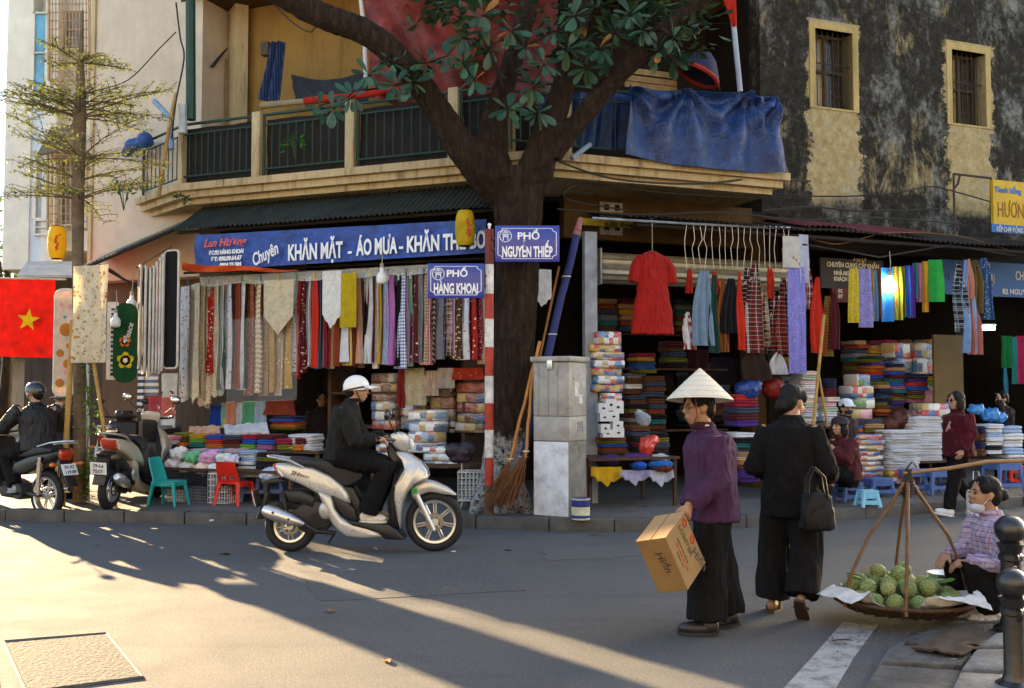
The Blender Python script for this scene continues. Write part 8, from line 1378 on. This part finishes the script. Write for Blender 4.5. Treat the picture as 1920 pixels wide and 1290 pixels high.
# --- scooter rider
def zj(zx, zy, y): a, b = zs(zx, zy); return V((a, y, b))
J = dict(pel=zj(545, 600, 0), che=zj(585, 345, 0), nek=zj(618, 275, 0), hed=zj(648, 220, 0), sl=zj(572, 330, .18), sr=zj(572, 330, -.18), el=zj(665, 520, .26), er=zj(665, 520, -.26), wl=zj(790, 508, .3), wr=zj(790, 508, -.3), hl=zj(545, 610, .1), hr=zj(545, 610, -.1), kl=zj(835, 680, .15), kr=zj(835, 680, -.15), al=zj(725, 955, .12), ar=zj(725, 955, -.12))
KN = M('#15130f', .9, .35, 60, .01, 160)
t_, Hm, H = person('man in black sweater and white helmet riding the silver scooter', SB, R(1), J, KN, BLACKC, 'shoe', M((.66, .60, .48), .7), SK, 'short', R(-4), R(2), 1.08, zs(0, 640)[1], (.11, .10, .1), {'l': ((.9, 0, -.1), (0, 0, -1), .75), 'r': ((.9, 0, -.1), (0, 0, -1), .75)}, sleeve=(.09, .08, .06))
def helmet(t_, Hm, mat, peak=True, band=None):
    m = MB(); prof = [(.112 * math.cos(a), .112 * math.sin(a) * 1.02) for a in [math.pi / 2 * i / 9 for i in range(10)]]; m.lathe([(.1, -.035), (.112, -.03)] + prof + [(0, .108)], 28, Hm @ Matrix.Translation((-.012, 0, .028)) @ Matrix.Rotation(R(-6), 4, 'Y') @ Matrix.Diagonal((1.12, .95, 1, 1)), cap=False); h_ = child(t_, 'helmet', m, mat)
    if peak:
        m = MB(); m.sheet(lambda u, v: Hm @ V((.085 + .115 * v * math.cos((u - .5) * 2.0), (u - .5) * .18 * (1 - .25 * v), .052 - .02 * v - .25 * (u - .5) ** 2 * .3)), 12, 6, .008); m.build('visor', mat, h_, .9, world=False)
    if band: m = MB(); m.torus((0, 0, 0), .116, .009, 'Z', 28, 6, Mx=Hm @ Matrix.Translation((-.012, 0, .012)) @ Matrix.Rotation(R(-14), 4, 'Y') @ Matrix.Diagonal((1.1, .94, 1, 1))); m.build('band', band, h_, .9, world=False)
    m = MB(); m.tube([Hm @ V(q) for q in ((.0, .08, .0), (.03, .075, -.06), (.05, .03, -.115), (.05, -.03, -.115), (.03, -.075, -.06), (.0, -.08, .0))], .006, 5); m.build('chin_strap', M((.02, .02, .02)), h_, .9, world=False)
helmet(t_, Hm, M((.78, .77, .74), .28, .04, coat=.4), True, M((.03, .03, .04), .4))
# --- rider leaving at the left
lb = gnd(88, 974); A = R(138)
J = dict(pel=(.28, 0, .86), che=(.33, 0, 1.26), nek=(.38, 0, 1.37), hed=(.42, 0, 1.49), sl=(.34, .19, 1.30), sr=(.34, -.19, 1.30), el=(.48, .33, 1.08), er=(.48, -.33, 1.08), wl=(.74, .34, 1.03), wr=(.74, -.34, 1.03), hl=(.3, .11, .84), hr=(.3, -.11, .84), kl=(.72, .2, .72), kr=(.72, -.2, .72), al=(.42, .2, .38), ar=(.42, -.2, .38)); J = {a: V(b) for a, b in J.items()}
t_, Hm, H = person('man in black jacket and black helmet riding off at the left edge', lb, A, J, M('#121214', .6, .3, 20), BLACKC, 'shoe', M((.3, .3, .34), .6), SK, 'short', R(25), 0, 1.25, .8, (.11, .1, .08), {'l': ((.9, 0, -.2), (0, 0, -1), .8), 'r': ((.9, 0, -.2), (0, 0, -1), .8)}, sleeve=(.1, .085, .06)); helmet(t_, Hm, M((.02, .022, .026), .2, .2, coat=.5), False)
J = stand(1.5); p = at(122, 760, 13.2); t_, Hm, H = person('person in dark coat with helmet and face mask behind the left rider', (p.x, 13.2, .0), R(-120), J, M('#1c1a20', .8), BLACKC, hair='short', topr=1.15); helmet(t_, Hm, M((.03, .04, .04), .3), True); m = MB(); m.ell((.055, 0, -.045), (.052, .055, .045), 12, 8, Hm); child(t_, 'face_mask', m, cloth('#d8d8dc'))
# --- walking woman in maroon
wl_ = gnd(1800, 966); J = stand(1.5, kl=(.12, .09, .45), al=(.20, .09, .085), kr=(.0, -.09, .44), ar=(-.26, -.09, .13), wl=(.10, .25, .80), el=(-.02, .24, 1.0), wr=(-.12, -.23, .78))
t_, Hm, H = person('woman in maroon jacket and sunglasses walking left along the kerb', wl_, R(188), J, cloth('#4a1018', 'floral', '#6a1a24', .6, 0.), BLACKC, 'shoe', M((.66, .66, .64), .7), SK, 'bob', R(6), 0, 1.22, .72, (.10, .085, .065), sleeve=(.09, .075, .06), foot_pitch=(-.2, .5)); m = MB()
for sy in (-1, 1): m.ell((.09, sy * .033, .002), (.008, .026, .02), 12, 8, Hm)
m.tube([H(.09, -.05, .006), H(.0, -.078, .01)], .003, 5); m.tube([H(.09, .05, .006), H(.0, .078, .01)], .003, 5); m.tube([H(.094, -.02, .004), H(.094, .02, .004)], .003, 5); child(t_, 'sunglasses', m, M((.012, .012, .012), .15, spec=.7))
m = MB(); m.tube([J['che'] + V((.15, .08, -.03)), J['che'] + V((.17, .02, -.15))], .012, 6); m.ell(J['che'] + V((.16, .07, -.1)), (.012, .02, .03), 8, 6); child(t_, 'ribbon_pin', m, M('#c89090'))
tb_ = at(1831, 940, 12.3); tt = thing('tote_bag', 'white printed cloth tote bag carried by the walking woman', 'bag', tuple(at(1831, 972, 12.3))); m = MB(); loft(m, [(tb_ + V((0, 0, -.2)), .12, .03), (tb_, .13, .05), (tb_ + V((0, 0, .14)), .11, .025)], 14, 3); me = m.mesh('b'); me.transform(WM[tt.name].inverted()); bake('bag_body', me, cloth('#d0ccc4'), tt, .014, 2, .014, 10)
m = MB(); m.tube([tb_ + V((-.06, -.03, .12)), tb_ + V((-.03, 0, .36)), tb_ + V((.03, 0, .36)), tb_ + V((.06, -.03, .12))], .008, 5); m.build('handle', cloth('#d0ccc4'), tt); text('PHỞ', .09, M((.04, .04, .04)), tt, tb_ + V((.0, -.068, .0)), 0, 1.3, .003, .003); text('HÀ NỘI', .05, M((.04, .04, .04)), tt, tb_ + V((.0, -.068, -.08)), 0, 1.2, .002, .003)
# --- seated towel seller, neighbour in white cap, others deep in the shops
def seated(px, py, H=1.0, **kw):
    J = dict(pel=(0, 0, .36), che=(.04, 0, .72), nek=(.07, 0, .83), hed=(.10, 0, .95), sl=(.05, .17, .77), sr=(.05, -.17, .77), el=(.12, .26, .52), er=(.12, -.26, .52), wl=(.34, .16, .5), wr=(.34, -.16, .5), hl=(.02, .1, .34), hr=(.02, -.1, .34), kl=(.40, .14, .46), kr=(.40, -.14, .46), al=(.42, .14, .085), ar=(.42, -.14, .085)); J = {a: V(b) for a, b in J.items()}; J.update({a: V(b) for a, b in kw.items()}); return J
sp_ = gnd(1590, 945, .13); J = seated(0, 0, wl=(.24, .1, .68), el=(.16, .26, .55)); t_, Hm, H = person('towel seller in maroon jacket sitting beside the striped piles', sp_, R(195), J, M('#4a1218', .85, .2, 20), BLACKC, 'shoe', None, SK, 'bob', R(10), 0, 1.18, .30, (.1, .09, .08), sleeve=(.085, .075, .06)); m = MB(); m.lathe([(.11, .03), (.105, .08), (.07, .115), (0, .125)], 20, Hm @ Matrix.Translation((-.01, 0, 0))); child(t_, 'dark_hat', m, M((.03, .02, .02), .8))
stool(1592, 940, .26, .24, BLUP, 'blue stool under the seated towel seller')
J = stand(1.33); p = at(1585, 790, 13.6); t_, Hm, H = person('person in white cap and mask behind the seated towel seller', (p.x, 13.6, .05), R(-60), J, M('#2a1a1c', .8), BLACKC, hair='short', hy=R(-20)); m = MB(); m.lathe([(.10, .02), (.102, .06), (.085, .1), (.04, .12), (0, .125)], 22, Hm @ Matrix.Translation((-.01, 0, .01)) @ Matrix.Diagonal((1.05, .92, 1, 1))); cp_ = child(t_, 'cap', m, M((.62, .70, .78), .7)); m = MB(); m.sheet(lambda u, v: Hm @ V((.08 + .09 * v * math.cos((u - .5) * 2), (u - .5) * .16 * (1 - .2 * v), .045 - .02 * v)), 10, 4, .006); m.build('peak', M((.62, .70, .78), .7), cp_, .9, world=False); m = MB(); m.ell((.055, 0, -.045), (.052, .055, .045), 12, 8, Hm); child(t_, 'face_mask', m, cloth('#2c3848'))
J = stand(1.5, wl=(.14, .08, 1.38), el=(.2, .2, 1.12)); p = at(1880, 750, 15.3); person('dark haired seller resting chin on hand at the far right', (p.x, 15.3, .0), R(200), J, M('#1a1416', .8), BLACKC, hair='short', skin=SK)
p = FL(604, 760, .2); person('shop keeper standing in the dark doorway left of the rider', (p.x, p.y, .0), R(-80), stand(1.5), M('#241612', .8), BLACKC, hair='bun', skin=SKT)
# --- squatting fruit seller
q_ = gnd(1850, 1162); J = dict(pel=(-.10, 0, .27), che=(-.075, 0, .60), nek=(-.045, 0, .715), hed=(.0, 0, .825), sl=(-.06, .165, .66), sr=(-.06, -.165, .66), el=(.02, .24, .40), er=(.05, -.2, .40), wl=(.20, .13, .405), wr=(.22, -.08, .41), hl=(-.08, .1, .25), hr=(-.08, -.1, .25), kl=(.17, .14, .36), kr=(.17, -.13, .36), al=(.03, .13, .085), ar=(.05, -.12, .085)); J = {a: V(b) for a, b in J.items()}
PLD = cloth('#b8b0c0', 'plaid', '#6a5a98', 3.2, 0., '#8c4058'); t_, Hm, H = person('fruit seller in checked shirt squatting beside the tray', q_, R(184), J, PLD, BLACKC, 'shoe', M((.5, .5, .5), .7, .6, 40), SKT, 'bun', R(4), R(-4), 1.1, .2, (.105, .09, .08), {'l': ((.8, -.4, -.35), (0, -.3, -1), .5), 'r': ((.8, .5, -.3), (0, .2, -1), .5)}, sleeve=(.08, .068, .05)); m = MB(); m.ell((.048, 0, -.092), (.05, .058, .04), 14, 9, Hm); mk_ = child(t_, 'face_mask', m, cloth('#c8d0dc')); m = MB()
for sy in (-1, 1): m.tube([H(.05, sy * .055, -.085), H(.0, sy * .078, -.005)], .003, 5)
m.build('ear_loop', cloth('#c8d0dc'), mk_, .9, world=False)
